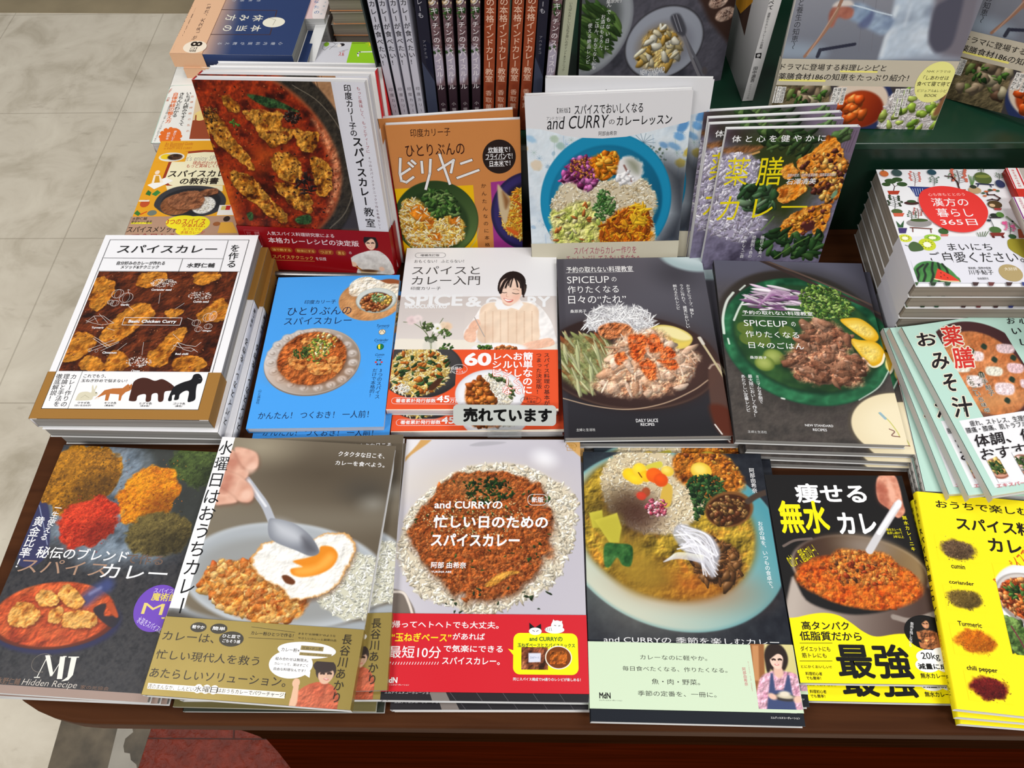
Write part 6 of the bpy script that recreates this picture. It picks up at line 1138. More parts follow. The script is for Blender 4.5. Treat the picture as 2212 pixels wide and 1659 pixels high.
# --- the orange biryani book
b = Book('cookbook', sM(-0.0537, 0.6562, 0.0002, 0.6, 11, -0.2, 0.0058), 0.1475, 0.184, 0.0058, 'orange biryani cookbook with white brush title and black round patch, standing in front', 'book', 'orange biryani cookbooks', (4.147, 820, 220), (196, 128, 70), M_SATIN, M_PAGES, 'L', origin_bottom=True)
OG = (196, 128, 70); K = (50, 20, 16)
p = b.patch((60, 640), (1300, 1420), 0.5); p.fill(OG); p.put(p.Q([(120, 780), (838, 746), (890, 1420), (130, 1420)], 0.3, False), (226, 178, 10))
p.put(p.E(510, 1060, 375, 325, 0.1, 0.6), (44, 66, 30)); p.grad((400, 720), (700, 1300), (36, 58, 26), (80, 104, 56), p.E(510, 1060, 368, 318, 0.1, 1)); p.put(p.E(480, 1090, 320, 265, 0.05, 3), (30, 50, 24), 0.8); p.line([(890, 1130), (860, 1240), (800, 1320)], 0.8, (150, 170, 130), 0.8)
m = p.Q([(175, 1000), (220, 900), (320, 870), (420, 940), (520, 1030), (640, 1010), (740, 1080), (760, 1160), (700, 1260), (560, 1300), (300, 1300), (210, 1170)], 3, True, 3, 4); p.tex(m, [(120, 80, 20), (200, 150, 50), (226, 196, 110)], 5, 5, 0.7)
p.shreds(m, 620, [(226, 186, 80), (240, 220, 150), (206, 150, 40), (190, 120, 30), (246, 236, 200)], 3.8, 0.8, 6)
chunks(p, [[(270, 970), (340, 920), (430, 960), (480, 1040), (490, 1110), (430, 1140), (390, 1080), (300, 1030)], [(430, 1190), (520, 1170), (560, 1220), (480, 1240)], [(620, 1040), (700, 1030), (720, 1080), (640, 1090)]], [(150, 70, 10), (214, 130, 30), (190, 100, 20)], 6, 21, 0.9, (90, 50, 10), 2)
p.shreds(m, 160, [(236, 206, 110), (244, 232, 190)], 3.6, 0.7, 8)
p.leaves(p.Q([(400, 870), (450, 800), (560, 800), (640, 830), (690, 920), (720, 1020), (620, 1010), (510, 1030), (440, 940)], 3), 260, 9, ((46, 84, 30), (74, 116, 46), (30, 60, 22), (110, 140, 76)), 4.2)
p.put(p.Q([(995, 720), (1270, 690), (1300, 1420), (1030, 1420)], 0.3, False), (150, 50, 130)); p.put(p.E(1340, 990, 340, 335, 0, 0.6), (36, 30, 70)); p.put(p.E(1345, 985, 320, 312, 0, 2), (48, 40, 96)); p.put(p.E(1350, 990, 270, 260, 0, 3), (30, 24, 50))
m = p.E(1350, 1010, 250, 240, 0, 2, 0.1, 4); p.tex(m, [(150, 90, 20), (214, 160, 40)], 5, 11, 0.7); p.shreds(m, 300, [(226, 176, 50), (214, 140, 30), (240, 210, 110), (206, 90, 30)], 4.2, 0.9, 12); p.put(p.Q([(1058, 740), (1110, 800), (1170, 880), (1130, 1090), (1080, 1000), (1060, 860)], 1.5), (196, 176, 140)); p.put(p.Q([(1100, 800), (1150, 860), (1160, 900), (1130, 960), (1110, 880)], 3), (130, 84, 44), 0.9); p.put(p.Q([(1140, 1120), (1240, 1170), (1230, 1200), (1150, 1150)], 1), (206, 90, 30)); p.done()
b.T('印度カリー子', 270, 244, 636, 302, K, 0.004); b.T('ひとりぶんの', 226, 386, 764, 470, K, 0.006)
WW = (228, 226, 224); wd = 2.9
for q in ([(186, 512), (182, 640), (196, 706), (240, 720), (300, 676)], [(196, 648), (270, 600), (262, 590)][:2], [(262, 548), (296, 578)], [(290, 528), (318, 552)], [(376, 538), (384, 632)], [(456, 520), (450, 640), (414, 778)], [(528, 608), (662, 522), (640, 630)], [(538, 474), (628, 732)], [(732, 552), (820, 522)], [(700, 680), (884, 612)]):
    b.L(q, K, wd+0.9)
for q in ([(186, 512), (182, 640), (196, 706), (240, 720), (300, 676)], [(196, 648), (270, 600)], [(262, 548), (296, 578)], [(290, 528), (318, 552)], [(376, 538), (384, 632)], [(456, 520), (450, 640), (414, 778)], [(528, 608), (662, 522), (640, 630)], [(538, 474), (628, 732)], [(732, 552), (820, 522)], [(700, 680), (884, 612)]):
    b.L(q, WW, wd)
b.O(1071, 492, 149, 150, (36, 26, 24))
for s_, y, x0, x1 in (('炊飯器で！', 428, 972, 1168), ('フライパンで！', 488, 950, 1190), ('日本米で！', 550, 984, 1172)): b.T(s_, x0, y-22, x1, y+20, WHITE, 0.012); b.L([(x0-2, y+28), (x0+(x1-x0)*0.72, y+24)], WHITE, 0.4)
b.V('かんたんなのに本格', 928, 715, 968, 1310, K, 6.4); b.finish()
behind(b, [('orange biryani cookbook standing behind the front one, its top edge showing', -0.0025, 0.0062, 0.0070, 1.6)], 'orange biryani cookbooks')

# --- the and-curry lesson book
b = Book('cookbook', sM(0.1187, 0.6250, 0.0095, -4.68, 15.5, 2.95, 0.0085), 0.1752, 0.2150, 0.0085, 'white cookbook with a turquoise bowl of rice and toppings, front copy standing', 'book', 'turquoise bowl cookbooks', (3.857, 1120, 150), (214, 214, 218), M_SATIN, M_PAGES, 'L', origin_bottom=True)
p = b.patch((55, 420), (1440, 1470), 0.5); p.fill((206, 218, 228)); p.tex(p.all(), [(190, 206, 220), (214, 224, 232), (200, 214, 224)], 26, 3, 0.03)
R2 = np.random.RandomState(5)
for k in range(120):                                        # pale blue wild flowers
    x, y = R2.uniform(60, 1420), R2.uniform(520, 1440); c = [(120, 160, 200), (150, 180, 206), (110, 150, 180), (140, 170, 160)][k % 4]
    if k % 3 == 0: p.line([(x, y), (x+R2.uniform(-20, 20), y+R2.uniform(80, 200))], 0.5, c, 0.6)
    elif k % 3 == 1:
        for a in np.arange(8)*0.785: p.line([(x, y), (x+26*math.cos(a), y+24*math.sin(a))], 0.45, c, 0.6)
    else: p.put(p.E(x, y, R2.uniform(10, 24), R2.uniform(8, 16), R2.uniform(0, 3), 0.5, 0.5, k), c, 0.45)
for x, y, rx, ry, c in ((1370, 470, 40, 60, (70, 130, 190)), (1340, 560, 50, 30, (90, 150, 206)), (1300, 640, 60, 24, (110, 160, 206)), (1210, 630, 40, 22, (100, 150, 200)), (1350, 780, 46, 34, (206, 180, 60)), (1410, 690, 30, 40, (196, 170, 50)), (150, 800, 50, 44, (214, 196, 170)), (300, 580, 36, 30, (170, 190, 170)), (350, 640, 36, 30, (150, 180, 170)), (100, 580, 50, 26, (150, 190, 220)), (60, 660, 20, 20, (214, 190, 150))): p.put(p.E(x, y, rx, ry, 0.5, 1.5, 0.4, 4), c, 0.85)
for a in np.arange(14)*0.449: p.line([(1040, 610), (1040+100*math.cos(a), 610+80*math.sin(a))], 0.5, (70, 100, 120), 0.8)
for k in range(40): p.put(p.E(R2.uniform(1000, 1240), R2.uniform(640, 760), 8, 7, 0, 0.6), (60, 84, 60), 0.7)
p.put(p.Q([(1220, 800), (1440, 860), (1400, 1480), (1100, 1480), (1280, 1200)], 20, False), (40, 44, 54), 0.95); p.put(p.Q([(1140, 780), (1300, 760), (1400, 900), (1280, 1000)], 30), (56, 60, 66), 0.6)
p.put(p.E(725, 1110, 545, 515, -0.05, 0.8), (16, 116, 156)); p.put(p.E(722, 1105, 540, 508, -0.05, 1.5), (24, 134, 176)); p.put(p.E(725, 1115, 468, 432, -0.05, 2.5), (12, 92, 128)); p.grad((300, 700), (1200, 1400), (20, 120, 160), (10, 80, 112), p.E(725, 1115, 464, 428, -0.05, 2))
m = p.Q([(270, 1160), (320, 1010), (360, 950), (560, 920), (760, 930), (960, 880), (1100, 960), (1150, 1100), (1120, 1260), (1090, 1450), (330, 1450), (280, 1300)], 2, True, 3, 6); p.put(m, (206, 194, 166)); p.rice(m, 1100, 7, ((226, 216, 190), (206, 190, 156), (240, 232, 210), (190, 170, 130)), 2.2)
m = p.Q([(270, 1180), (340, 1180), (520, 1090), (650, 1200), (700, 1300), (680, 1450), (340, 1460), (280, 1320)], 3, True, 3, 7); p.tex(m, [(150, 160, 70), (196, 196, 110), (222, 214, 150)], 9, 8, 0.6); p.blobs(m, 60, [(206, 206, 120), (170, 186, 90), (226, 220, 160), (190, 110, 50)], (2, 5.5), (0.3, 0.6), 9, 0.3)
m = p.Q([(700, 1300), (830, 1180), (960, 1130), (1060, 1160), (1110, 1300), (1080, 1440), (700, 1440)], 3, True, 3, 8); p.tex(m, [(110, 50, 10), (196, 110, 20), (226, 150, 40)], 6, 10, 0.9); p.shreds(m, 160, [(230, 160, 30), (196, 96, 20), (150, 70, 16)], 5, 1.3, 11); p.shreds(p.E(1000, 1210, 70, 90, 0, 1), 26, [(240, 186, 40)], 7, 1.8, 12)
p.leaves(p.Q([(640, 1100), (700, 1010), (760, 1040), (810, 1120), (740, 1240), (650, 1230)], 2), 130, 13, ((50, 100, 44), (80, 130, 60), (120, 160, 96)), 3)
m = p.Q([(365, 890), (400, 830), (470, 740), (600, 740), (640, 860), (660, 930), (560, 1010), (460, 940), (370, 940)], 3, True, 2, 9); p.tex(m, [(90, 24, 70), (150, 60, 120), (120, 40, 96)], 6, 14, 0.6); p.blobs(m, 60, [(176, 80, 150), (140, 50, 110), (200, 110, 176), (96, 24, 70)], (2.2, 5), (0.6, 0.95), 15, 0.35); p.blobs(p.Q([(430, 780), (580, 740), (660, 800), (640, 900), (480, 900)], 2), 80, [(190, 120, 60), (160, 90, 40)], (1.0, 1.7), (0.9, 1), 16, 0.5)
m = p.Q([(600, 760), (680, 700), (820, 690), (840, 820), (780, 890), (690, 920), (640, 840)], 2, True, 2, 10); p.tex(m, [(170, 80, 10), (226, 136, 20)], 6, 17, 0.6); p.blobs(m, 34, [(230, 140, 24), (206, 110, 16), (240, 170, 50)], (3, 6), (0.4, 0.8), 18, 0.4)
p.put(p.Q([(820, 880), (850, 750), (930, 725), (1020, 770), (1040, 860), (980, 930), (920, 960), (860, 930)], 2, True, 2, 11), (222, 222, 224)); p.put(p.Q([(900, 760), (960, 750), (1010, 800), (1000, 870), (940, 840)], 6), (110, 116, 90), 0.7); p.line([(880, 800), (910, 860), (940, 930)], 2, (110, 60, 50), 0.8, 1); p.blobs(p.E(900, 900, 70, 50, 0, 1), 14, [(236, 236, 240)], (2, 5), (0.5, 0.8), 19, 0.2, 0.7); p.done()
b.G([(40, 180), (1480, 120), (1480, 420), (1400, 440), (1280, 468), (1120, 510), (900, 560), (700, 575), (500, 568), (380, 552), (280, 520), (180, 498), (40, 490)], (214, 214, 218))
K = (22, 22, 26)
b.T('【新版】', 322, 322, 430, 362, K); b.T('スパイスでおいしくなる', 466, 296, 1036, 358, K, 0.012); b.T('アンド カリー', 234, 396, 374, 418, K); b.T('and CURRY', 236, 394, 752, 484, K, -0.0, shear=0.2); b.T('の', 754, 418, 800, 456, K); b.T('カレーレッスン', 820, 390, 1276, 456, K, 0.014); b.T('阿部由希奈', 668, 516, 820, 548, K)
v0 = b.mm(700, 1436)[1]
b.start_band(v0, None, (204, 198, 178)); b.T('スパイスからカレー作りを', 462, 1478, 980, 1528, (170, 80, 104), 0.004); b.T('チャレンジしてみたいあなたへ。', 396, 1550, 1036, 1600, (170, 80, 104), 0.004); b.finish()
behind(b, [('white turquoise bowl cookbook standing behind the front one', 0.0125, 0.0105, 0.0098, -2.6)], 'turquoise bowl cookbooks')

# --- the medicinal curry books
b = Book('cookbook', sM(0.3027, 0.602, 0.0045, 0.93, 15.34, -1.86, 0.0068), 0.1426, 0.1895, 0.0068, 'herb curry cookbook with yellow title over rice and chicken, foremost of the standing four', 'book', 'yellow titled herb curry cookbooks', (4.366, 1470, 200), (96, 90, 112), M_SATIN, M_PAGES, 'R', (206, 200, 214), origin_bottom=True)
p = b.patch(res=0.5); p.fill((92, 86, 106)); p.tex(p.all(), [(70, 64, 84), (120, 114, 140), (96, 90, 112)], 22, 3, 0.1)
p.put(p.Q([(560, 340), (1250, 330), (1400, 700), (1000, 1250), (600, 1000), (560, 560)], 24), (44, 54, 22), 0.95); p.put(p.Q([(1350, 330), (1720, 300), (1600, 700), (1500, 500)], 12), (112, 96, 116))
for k in range(5): p.line([(1560+k*26, 360), (1490+k*24, 560)], 1.2, (86, 70, 90), 0.7)
p.tex(p.Q([(395, 540), (440, 520), (600, 500), (780, 500), (860, 470), (700, 560), (560, 580), (420, 580)], 3), [(110, 70, 40), (150, 104, 66)], 6, 4, 0.5); p.put(p.E(470, 400, 90, 50, 0, 14), (66, 44, 50), 0.8); p.line([(620, 600), (740, 560)], 2.4, (196, 150, 90))
m = p.Q([(380, 620), (560, 590), (720, 620), (740, 800), (640, 960), (800, 1180), (720, 1320), (560, 1400), (380, 1370), (270, 1300), (300, 1000), (360, 800)], 4, True, 4, 5); p.put(m, (168, 160, 186)); p.rice(m, 520, 6, ((206, 202, 222), (180, 174, 200), (224, 220, 236), (150, 142, 160)), 3.4)
p.leaves(p.Q([(720, 350), (1000, 340), (1300, 380), (1280, 540), (1180, 600), (1000, 560), (860, 520)], 4), 40, 7, ((52, 80, 40), (80, 106, 56), (34, 56, 28)), 8)
p.leaves(p.E(1540, 400, 60, 60, 0, 2), 8, 8, ((76, 110, 60), (100, 130, 80)), 8)
chick = [(0.0, 0.0)]
chunks(p, [[(1100, 640), (1240, 560), (1330, 480), (1400, 400), (1480, 450), (1540, 580), (1580, 680), (1540, 800), (1500, 960), (1420, 1060), (1340, 980), (1240, 900), (1150, 820)], [(890, 950), (960, 880), (1100, 820), (1190, 900), (1120, 980), (1000, 1040), (920, 1010)], [(920, 1290), (1000, 1190), (1120, 1110), (1270, 1060), (1300, 1150), (1240, 1260), (1100, 1330), (960, 1370)], [(1300, 1080), (1420, 1050), (1400, 1180), (1340, 1330), (1250, 1330), (1280, 1200)], [(960, 700), (1060, 670), (1100, 760), (1010, 820), (950, 780)]],
       [(130, 60, 14), (206, 120, 30), (230, 160, 70), (170, 84, 20)], 6, 41, 1.1, (50, 30, 14), 3)
p.blobs(p.Q([(1150, 640), (1540, 560), (1540, 800), (1420, 1040), (1200, 880)], 4), 150, [(226, 150, 60), (206, 116, 36), (240, 186, 96), (90, 40, 30)], (1.4, 4.4), (0.5, 1), 9, 0.5, 0.4); p.blobs(p.Q([(960, 1290), (1270, 1080), (1380, 1100), (1300, 1310), (1000, 1360)], 4), 80, [(226, 150, 50), (206, 120, 30), (110, 50, 40)], (1.4, 4), (0.5, 1), 10, 0.5)
p.put(p.Q([(1150, 1250), (1240, 1230), (1260, 1280), (1180, 1310)], 1.5), (74, 34, 34))
p.leaves(p.Q([(560, 960), (640, 860), (760, 880), (860, 900), (880, 1000), (860, 1110), (700, 1110), (600, 1100)], 3), 36, 11, ((50, 86, 50), (86, 126, 86), (36, 66, 36), (120, 150, 116)), 8); p.leaves(p.Q([(700, 1360), (900, 1300), (1200, 1360), (1340, 1330), (1300, 1500), (1100, 1560), (760, 1500)], 3), 60, 12, ((40, 74, 36), (66, 104, 52), (28, 54, 28)), 8)
for q in ([(880, 1560), (1060, 1440), (1210, 1360)], [(760, 1300), (840, 1220), (880, 1170)]): p.line(q, 1.3, (96, 130, 60))
p.put(p.E(1450, 960, 22, 40, 0.3, 1), (110, 150, 120)); p.done()
YL = (232, 214, 20)
b.TP('体 と 心 を 健 や か に', (492, 406), (1376, 396), (482, 470), WHITE, 0.008); b.TP('薬', (450, 616), (668, 610), (402, 880), YL, 0.0); b.TP('膳', (750, 608), (986, 602), (702, 880), YL, 0.0); b.TP('カ', (384, 980), (572, 974), (332, 1208), YL, 0.0); b.TP('レ', (704, 1004), (888, 998), (668, 1184), YL, 0.0); b.L([(960, 1078), (1186, 1076)], YL, 2.0)
b.T('国際中医師／国際中医薬膳師／国際薬膳調理師', 1014, 766, 1460, 788, (220, 216, 216)); b.T('石澤清美', 1004, 812, 1270, 862, WHITE, 0.004); b.V('毎日でも食べ', 776, 1345, 742, 1560, WHITE, 5); b.V('効能別5色の', 698, 1345, 650, 1560, WHITE, 5); b.V('おいしくご自', 614, 1350, 574, 1560, WHITE, 5); b.finish()
behind(b, [('herb curry cookbook second of the standing four, showing a sliver of yellow title', -0.0125, 0.0040, 0.0078, 1.3), ('herb curry cookbook third of the standing four, just its top edge showing', -0.0115, 0.0075, 0.0156, 1.6), ('herb curry cookbook hindmost of the standing four beside the turquoise bowl books', -0.0135, 0.0125, 0.0234, 2.2)], 'yellow titled herb curry cookbooks')

# ================================================================ the row of spines on the green ledge
class SpineBook(Book):                                      # front = the spine; the boards run back from it
    def __init__(s, name, px, py, wd, roll, label, group, col, pages=M_PAGES, depth=0.150, h=0.235, lean=0.0, mat=M_SATIN, side=None, y=0.7215):
        M = stand_M(px, y, 0.1424, -3.0, lean, roll) @ Matrix.Translation((0, 0, -depth))
        s.side = side or col
        Book.__init__(s, name, M, wd, h, depth, label, 'book', group, (4.9156, 800, 0), col, mat, pages, 'N', col, col, origin_bottom=True, inset=0.0005)
        x0 = wd/2
        for sx in (-1, 1): s.cover.add(boxv(min(sx*x0, sx*(x0-0.0004)), 0, 0.0003, max(sx*x0, sx*(x0-0.0004)), h, depth), BOXF, s.side)
WS = (194, 194, 206)
for k, (x, wd, r, lab) in enumerate(((-0.1170, 0.0082, 1.9, 'pale grey spined curry cookbook first from the book end'), (-0.1073, 0.0080, 1.7, 'pale grey spined curry cookbook second from the book end'), (-0.0978, 0.0080, 1.3, 'pale grey spined curry cookbook third from the book end'), (-0.0888, 0.0080, 0.9, 'pale grey spined curry cookbook beside the first dark navy spine'))):
    b = SpineBook('cookbook', x, 0, wd, r-1.6+1.0*0+0.6 if False else r, lab, 'pale grey spined curry cookbooks', WS, side=(40, 42, 52) if k == 0 else (150, 150, 164))
    b.V_mm('スパイスカレーが食べたい！', np.array([wd*500, 40]), np.array([wd*500, 146]), (30, 28, 34), 6.8, 0.012); b.V_mm('印度カリー子 監修', np.array([wd*500+0.4, 171]), np.array([wd*500+0.4, 234]), (70, 60, 70), 4.6); b.finish()
def navy(x, r, wd, lab):
    b = SpineBook('cookbook', x, 0, wd, r, lab, 'dark navy spined curry cookbooks', (34, 34, 48), M_PAGES_G); W = wd*1000
    b.poly_mm([(0, 142), (W, 166), (W, 235), (0, 235)], (60, 66, 86)); b.poly_mm([(W*0.4, 116), (W, 122), (W, 160), (W*0.4, 148)], (24, 26, 44)); b.V_mm('カレーも', np.array([W*0.42, 66]), np.array([W*0.42, 94]), (196, 196, 206), 6.2); b.V_mm('アベクミコ', np.array([W*0.45, 117]), np.array([W*0.45, 139]), (150, 150, 160), 3.4); b.finish()
navy(-0.0765, -0.6, 0.0112, 'dark navy spined cookbook between the pale grey and the plum spines')
def plum(x, r, wd, lab):
    b = SpineBook('cookbook', x, 0, wd, r, lab, 'plum brown spined spice rule cookbooks', (54, 38, 46), M_PAGES_G); W = wd*1000
    p = b.patch(mm=(0, 40, W, 172), res=0.5); p.tex(p.all(), [(92, 70, 76), (112, 88, 92), (84, 60, 66)], 6, 5, 0.2); p.blobs(p.all(), 40, [(96, 50, 44), (70, 44, 50)], (0.5, 1.2), (0.6, 1), 6); 
    p.put(1-sstep(0.8, 1.2, np.hypot((p.U-W*0.2)/(W*0.9), (p.V-148)/22)), (168, 160, 176)); p.leaves(((p.V > 84) & (p.V < 94)).astype(float), 10, 7, ((70, 110, 50), (46, 84, 40)), 2.4); p.leaves(((p.V > 128) & (p.V < 136)).astype(float), 8, 8, ((60, 90, 50),), 2); p.blobs(((p.V > 68) & (p.V < 80)).astype(float), 16, [(190, 150, 100), (226, 206, 170)], (1.2, 2.4), (0.7, 1), 9); p.done()
    b.V_mm('クキッチンのスパイスルール', np.array([W*0.5, 74]), np.array([W*0.5, 178]), (228, 222, 226), 7.2, 0.006); b.V_mm('小堀紀代美', np.array([W*0.55, 192]), np.array([W*0.55, 230]), (196, 186, 190), 4.8); b.finish()
for x, r, wd, lab in ((-0.0650, -1.0, 0.0092, 'plum spined spice cookbook next to the first navy spine'), (-0.0536, -1.7, 0.0092, 'plum spined spice cookbook second from the first navy spine'), (-0.0416, -2.4, 0.0092, 'plum spined spice cookbook third from the first navy spine'), (-0.0292, -3.0, 0.0092, 'plum spined spice cookbook touching the brick red spines')): plum(x, r, wd, lab)
def brick(x, r, wd, lab):
    b = SpineBook('cookbook', x, 0, wd, r, lab, 'brick red spined curry classroom cookbooks', (138, 62, 34), M_PAGES_G, mat=M_MATT); W = wd*1000
    p = b.patch(mm=(0, 0, W, 235), res=0.9); p.tex(p.all(), [(126, 54, 30), (150, 70, 40), (140, 62, 34)], 14, 5, 0.03); p.done()
    b.V_mm('の本格インドカレー教室', np.array([W*0.5, 75]), np.array([W*0.5, 170]), (226, 190, 166), 8.6, 0.01); b.V_mm('香取薫', np.array([W*0.5, 179]), np.array([W*0.5, 206]), (220, 180, 156), 7.4); b.finish()
for x, r, wd, lab in ((-0.0158, -3.5, 0.0114, 'brick red spined curry cookbook touching the plum spines'), (-0.0026, -3.6, 0.0114, 'brick red spined curry cookbook second from the plum spines'), (0.0112, -3.7, 0.0114, 'brick red spined curry cookbook third from the plum spines'), (0.0250, -3.6, 0.0114, 'brick red spined curry cookbook touching the second navy spine')): brick(x, r, wd, lab)
navy(0.0378, -3.2, 0.0098, 'dark navy spined cookbook beyond the brick red spines'); plum(0.0502, -3.6, 0.0092, 'single plum spined spice cookbook beside the pale green spine')
b = SpineBook('cookbook', 0.0630, 0, 0.0112, -3.9, 'pale green spined onion cookbook at the end of the spine row', None, (172, 176, 152)); b.V_mm('いちばんおいしい玉ねぎ使いのポイント&テクニック', np.array([5.4, 82]), np.array([5.4, 160]), (50, 50, 44), 4.6); b.finish()
# the dark grey book end at the start of the row
be = mesh_obj('book_end', boxv(-0.0008, 0, 0, 0.0008, 0.15, 0.19), BOXF, mat_flat('grey_green_metal', (64, 74, 70), 0.4, 0.4, 0.08, 10, metal=0.3))
be.matrix_world = Matrix.Translation((-0.1268, 0.726, 0.1420)) @ Matrix.Rotation(math.radians(-3), 4, 'Z') @ Matrix.Rotation(math.radians(-2.2), 4, 'Y'); tag(be, 'thin grey green metal book end at the start of the spine row', 'book end')

# --- dark cookbook with plates behind the spines
b = Book('cookbook', sM(0.1779, 0.7787, 0.1422, 12.51, 10, -2.82, 0.009), 0.1804, 0.230, 0.009, 'dark cookbook with green beans and plated pasta with forks', 'book', None, (4.254, 1200, 0), (66, 66, 74), M_SATIN, M_PAGES_G, 'L', origin_bottom=True)
p = b.patch(res=0.6); p.tex(p.all(), [(54, 54, 62), (84, 82, 92), (70, 68, 78)], 26, 3, 0.08); p.put(p.Q([(1300, -50), (1850, -50), (1800, 300), (1590, 400), (1420, 200)], 4, False), (58, 40, 34))
for x, y in ((1500, 10), (1560, 130)): p.tex(p.E(x, y, 86, 62, -0.2, 1), [(150, 120, 104), (196, 172, 156)], 6, 4, 0.4); p.blobs(p.E(x, y+10, 66, 40, 0, 2), 24, [(90, 60, 54)], (0.5, 1), (0.7, 1), 5)
p.put(p.E(300, 250, 385, 470, 0.5, 1), (120, 122, 130)); p.put(p.E(300, 240, 370, 450, 0.5, 3), (150, 154, 160)); p.put(p.E(310, 240, 270, 340, 0.5, 6), (92, 96, 98))
m = p.Q([(240, 160), (330, 60), (420, 50), (560, 180), (570, 260), (500, 400), (470, 490), (340, 540), (240, 620)], 5); p.put(m, (34, 46, 26), 0.8); p.shreds(m, 170, [(64, 96, 44), (90, 120, 60), (46, 70, 32)], 9, 2.2, 7, 0.7)
p.put(p.E(1000, 400, 350, 320, 0, 1), (44, 42, 46)); p.put(p.E(1000, 398, 340, 308, 0, 1.5), (150, 154, 166)); p.put(p.E(1000, 420, 250, 215, 0, 6), (128, 130, 142)); p.put(p.E(960, 420, 200, 180, 0, 8), (150, 134, 110), 0.7)
m = p.Q([(750, 560), (800, 420), (820, 330), (920, 260), (1000, 240), (1100, 320), (1150, 420), (1120, 540), (980, 620), (860, 620)], 4, True, 3, 8); p.tex(m, [(130, 100, 50), (190, 160, 96), (206, 184, 130)], 9, 9, 0.7); p.blobs(m, 42, [(206, 186, 130), (222, 210, 176), (190, 150, 70), (226, 220, 200)], (4, 9), (0.35, 0.7), 10, 0.3)
p.line([(1130, 200), (1190, 340), (1280, 520), (1360, 690)], 3.2, (96, 96, 104)); p.line([(1090, 160), (1180, 340), (1260, 560), (1320, 700)], 3.4, (120, 118, 124)); p.put(p.Q([(1060, 150), (1140, 130), (1200, 260), (1180, 330), (1120, 310), (1080, 240)], 2), (70, 70, 78)); p.line([(1080, 140), (1130, 290)], 0.7, (150, 150, 160)); p.line([(1110, 135), (1160, 290)], 0.7, (150, 150, 160)); p.put(p.E(1370, 650, 22, 40, -0.5, 1), (84, 78, 82)); p.done()
b.V('なんでもない日に', 500, -60, 470, 470, WHITE, 5.5); b.V('お酒はもちろん、', 440, 130, 410, 490, WHITE, 5.2); b.V('ごはん、おもてなしにも', 385, 170, 350, 640, WHITE, 5.2); b.V('使える絶品レシピ', 320, 210, 296, 590, WHITE, 5.2); b.T('NEW STANDARD', 782, 642, 1000, 664, WHITE, 0.004); b.T('RECIPES', 850, 682, 940, 700, WHITE); b.T('桑原亮子', 470, -10, 620, 18, WHITE); b.finish()

# --- the white spined plate book, spine towards us
b = Book('cookbook', stand_M(0.2900, 0.7568, 0.1424, 2, 0, 0) @ Matrix.Translation((0, 0, -0.17)), 0.0132, 0.240, 0.17, 'thick white spined curry plate cookbook standing between the dark cookbook and green posts', 'book', None, (4.254, 1200, 0), (216, 214, 214), M_SATIN, M_PAGES, 'N', (208, 206, 206), (190, 188, 188), origin_bottom=True)
b.cover.add(boxv(-0.0066, 0, 0.0003, -0.0062, 0.24, 0.17), BOXF, (186, 184, 186)); b.cover.add(boxv(0.0062, 0, 0.0003, 0.0066, 0.24, 0.17), BOXF, (180, 178, 178))
def side(pts, c, off):                                      # a printed patch on the board that faces the dark cookbook
    out = []
    for x, y in pts:
        px, py = x/4.254+1200, y/4.254; d = (px-W_PX/2)/F_PX*CR-(py-H_PX/2)/F_PX*CU+CF; o = b.Mi @ np.append(CPOS, 1); dl = b.Mi[:3, :3] @ d; t = (-0.0066-o[0])/dl[0]; q = o[:3]+t*dl
        out.append((-0.0066-off, min(max(q[1], 0), 0.24), min(max(q[2], 0.001), 0.1695)))
    b.cover.add(out, [tuple(range(len(pts)))], c)
side([(1660, 45), (1668, -60), (1822, -60), (1800, 40), (1736, 330)], (70, 50, 44), 0.00002); side([(1655, 40), (1668, -60), (1822, -60), (1812, 20), (1700, 125)], (196, 136, 40), 0.00004)
K = (30, 28, 30); b.V('カレーのすべて', 2020, -240, 1974, 92, K, 9, 0.02); b.V('週替わりカレープレートの挑戦', 1966, 115, 1884, 450, K, 5, 0.012); b.G([(1840, 490), (1895, 485), (1885, 540), (1860, 530), (1835, 535)], K); b.O(1866, 510, 16, 13, (200, 198, 198)); b.V('田中源吾', 1842, 610, 1806, 755, K, 6, 0.014); b.V('グラフィック社', 1796, 770, 1765, 910, (110, 108, 110), 3); b.finish()
# --- two slim green posts of the stand
for x in (0.347, 0.371):
    box_obj('post', (-0.006+x-0.4404, 0.110, 0.1417, 0.006+x-0.4404, 0.122, 0.42), GREEN, bpn, 0.001)

# --- the drama recipe book on the ledge, and its turned copy
b = Book('cookbook', sM(0.3947, 0.7017, 0.1428, -3.3, 15, -1.09, 0.008), 0.1878, 0.240, 0.008, 'large drama recipe book with a hand holding a wooden stick, upright on the ledge', 'book', 'drama recipe books', (3.6144, 1600, 0), (206, 202, 196), M_SATIN, M_PAGES, 'L', origin_bottom=True)
p = b.patch(res=0.6); p.fill((126, 126, 136)); p.grad((450, 0), (400, 440), (134, 136, 146), (112, 116, 128)); p.put(p.Q([(330, 330), (620, 360), (640, 450), (300, 450)], 8), (146, 160, 176), 0.8)
for x in (960, 1060): p.line([(x, 0), (x-40, 400)], 0.6, (108, 108, 118), 0.8)
p.put(p.Q([(1250, -200), (1900, -200), (1760, 470), (1070, 470), (1130, 300), (1180, 140)], 3, False), (150, 160, 176)); p.tex(p.Q([(1250, -200), (1560, -200), (1500, 420), (1080, 470), (1130, 300), (1180, 140)], 4, False), [(136, 148, 166), (176, 190, 206), (196, 206, 218)], 22, 4, 0.06, 3); p.put(p.Q([(1520, -100), (1900, -100), (1760, 470), (1580, 440), (1480, 340)], 6, False), (112, 108, 118))
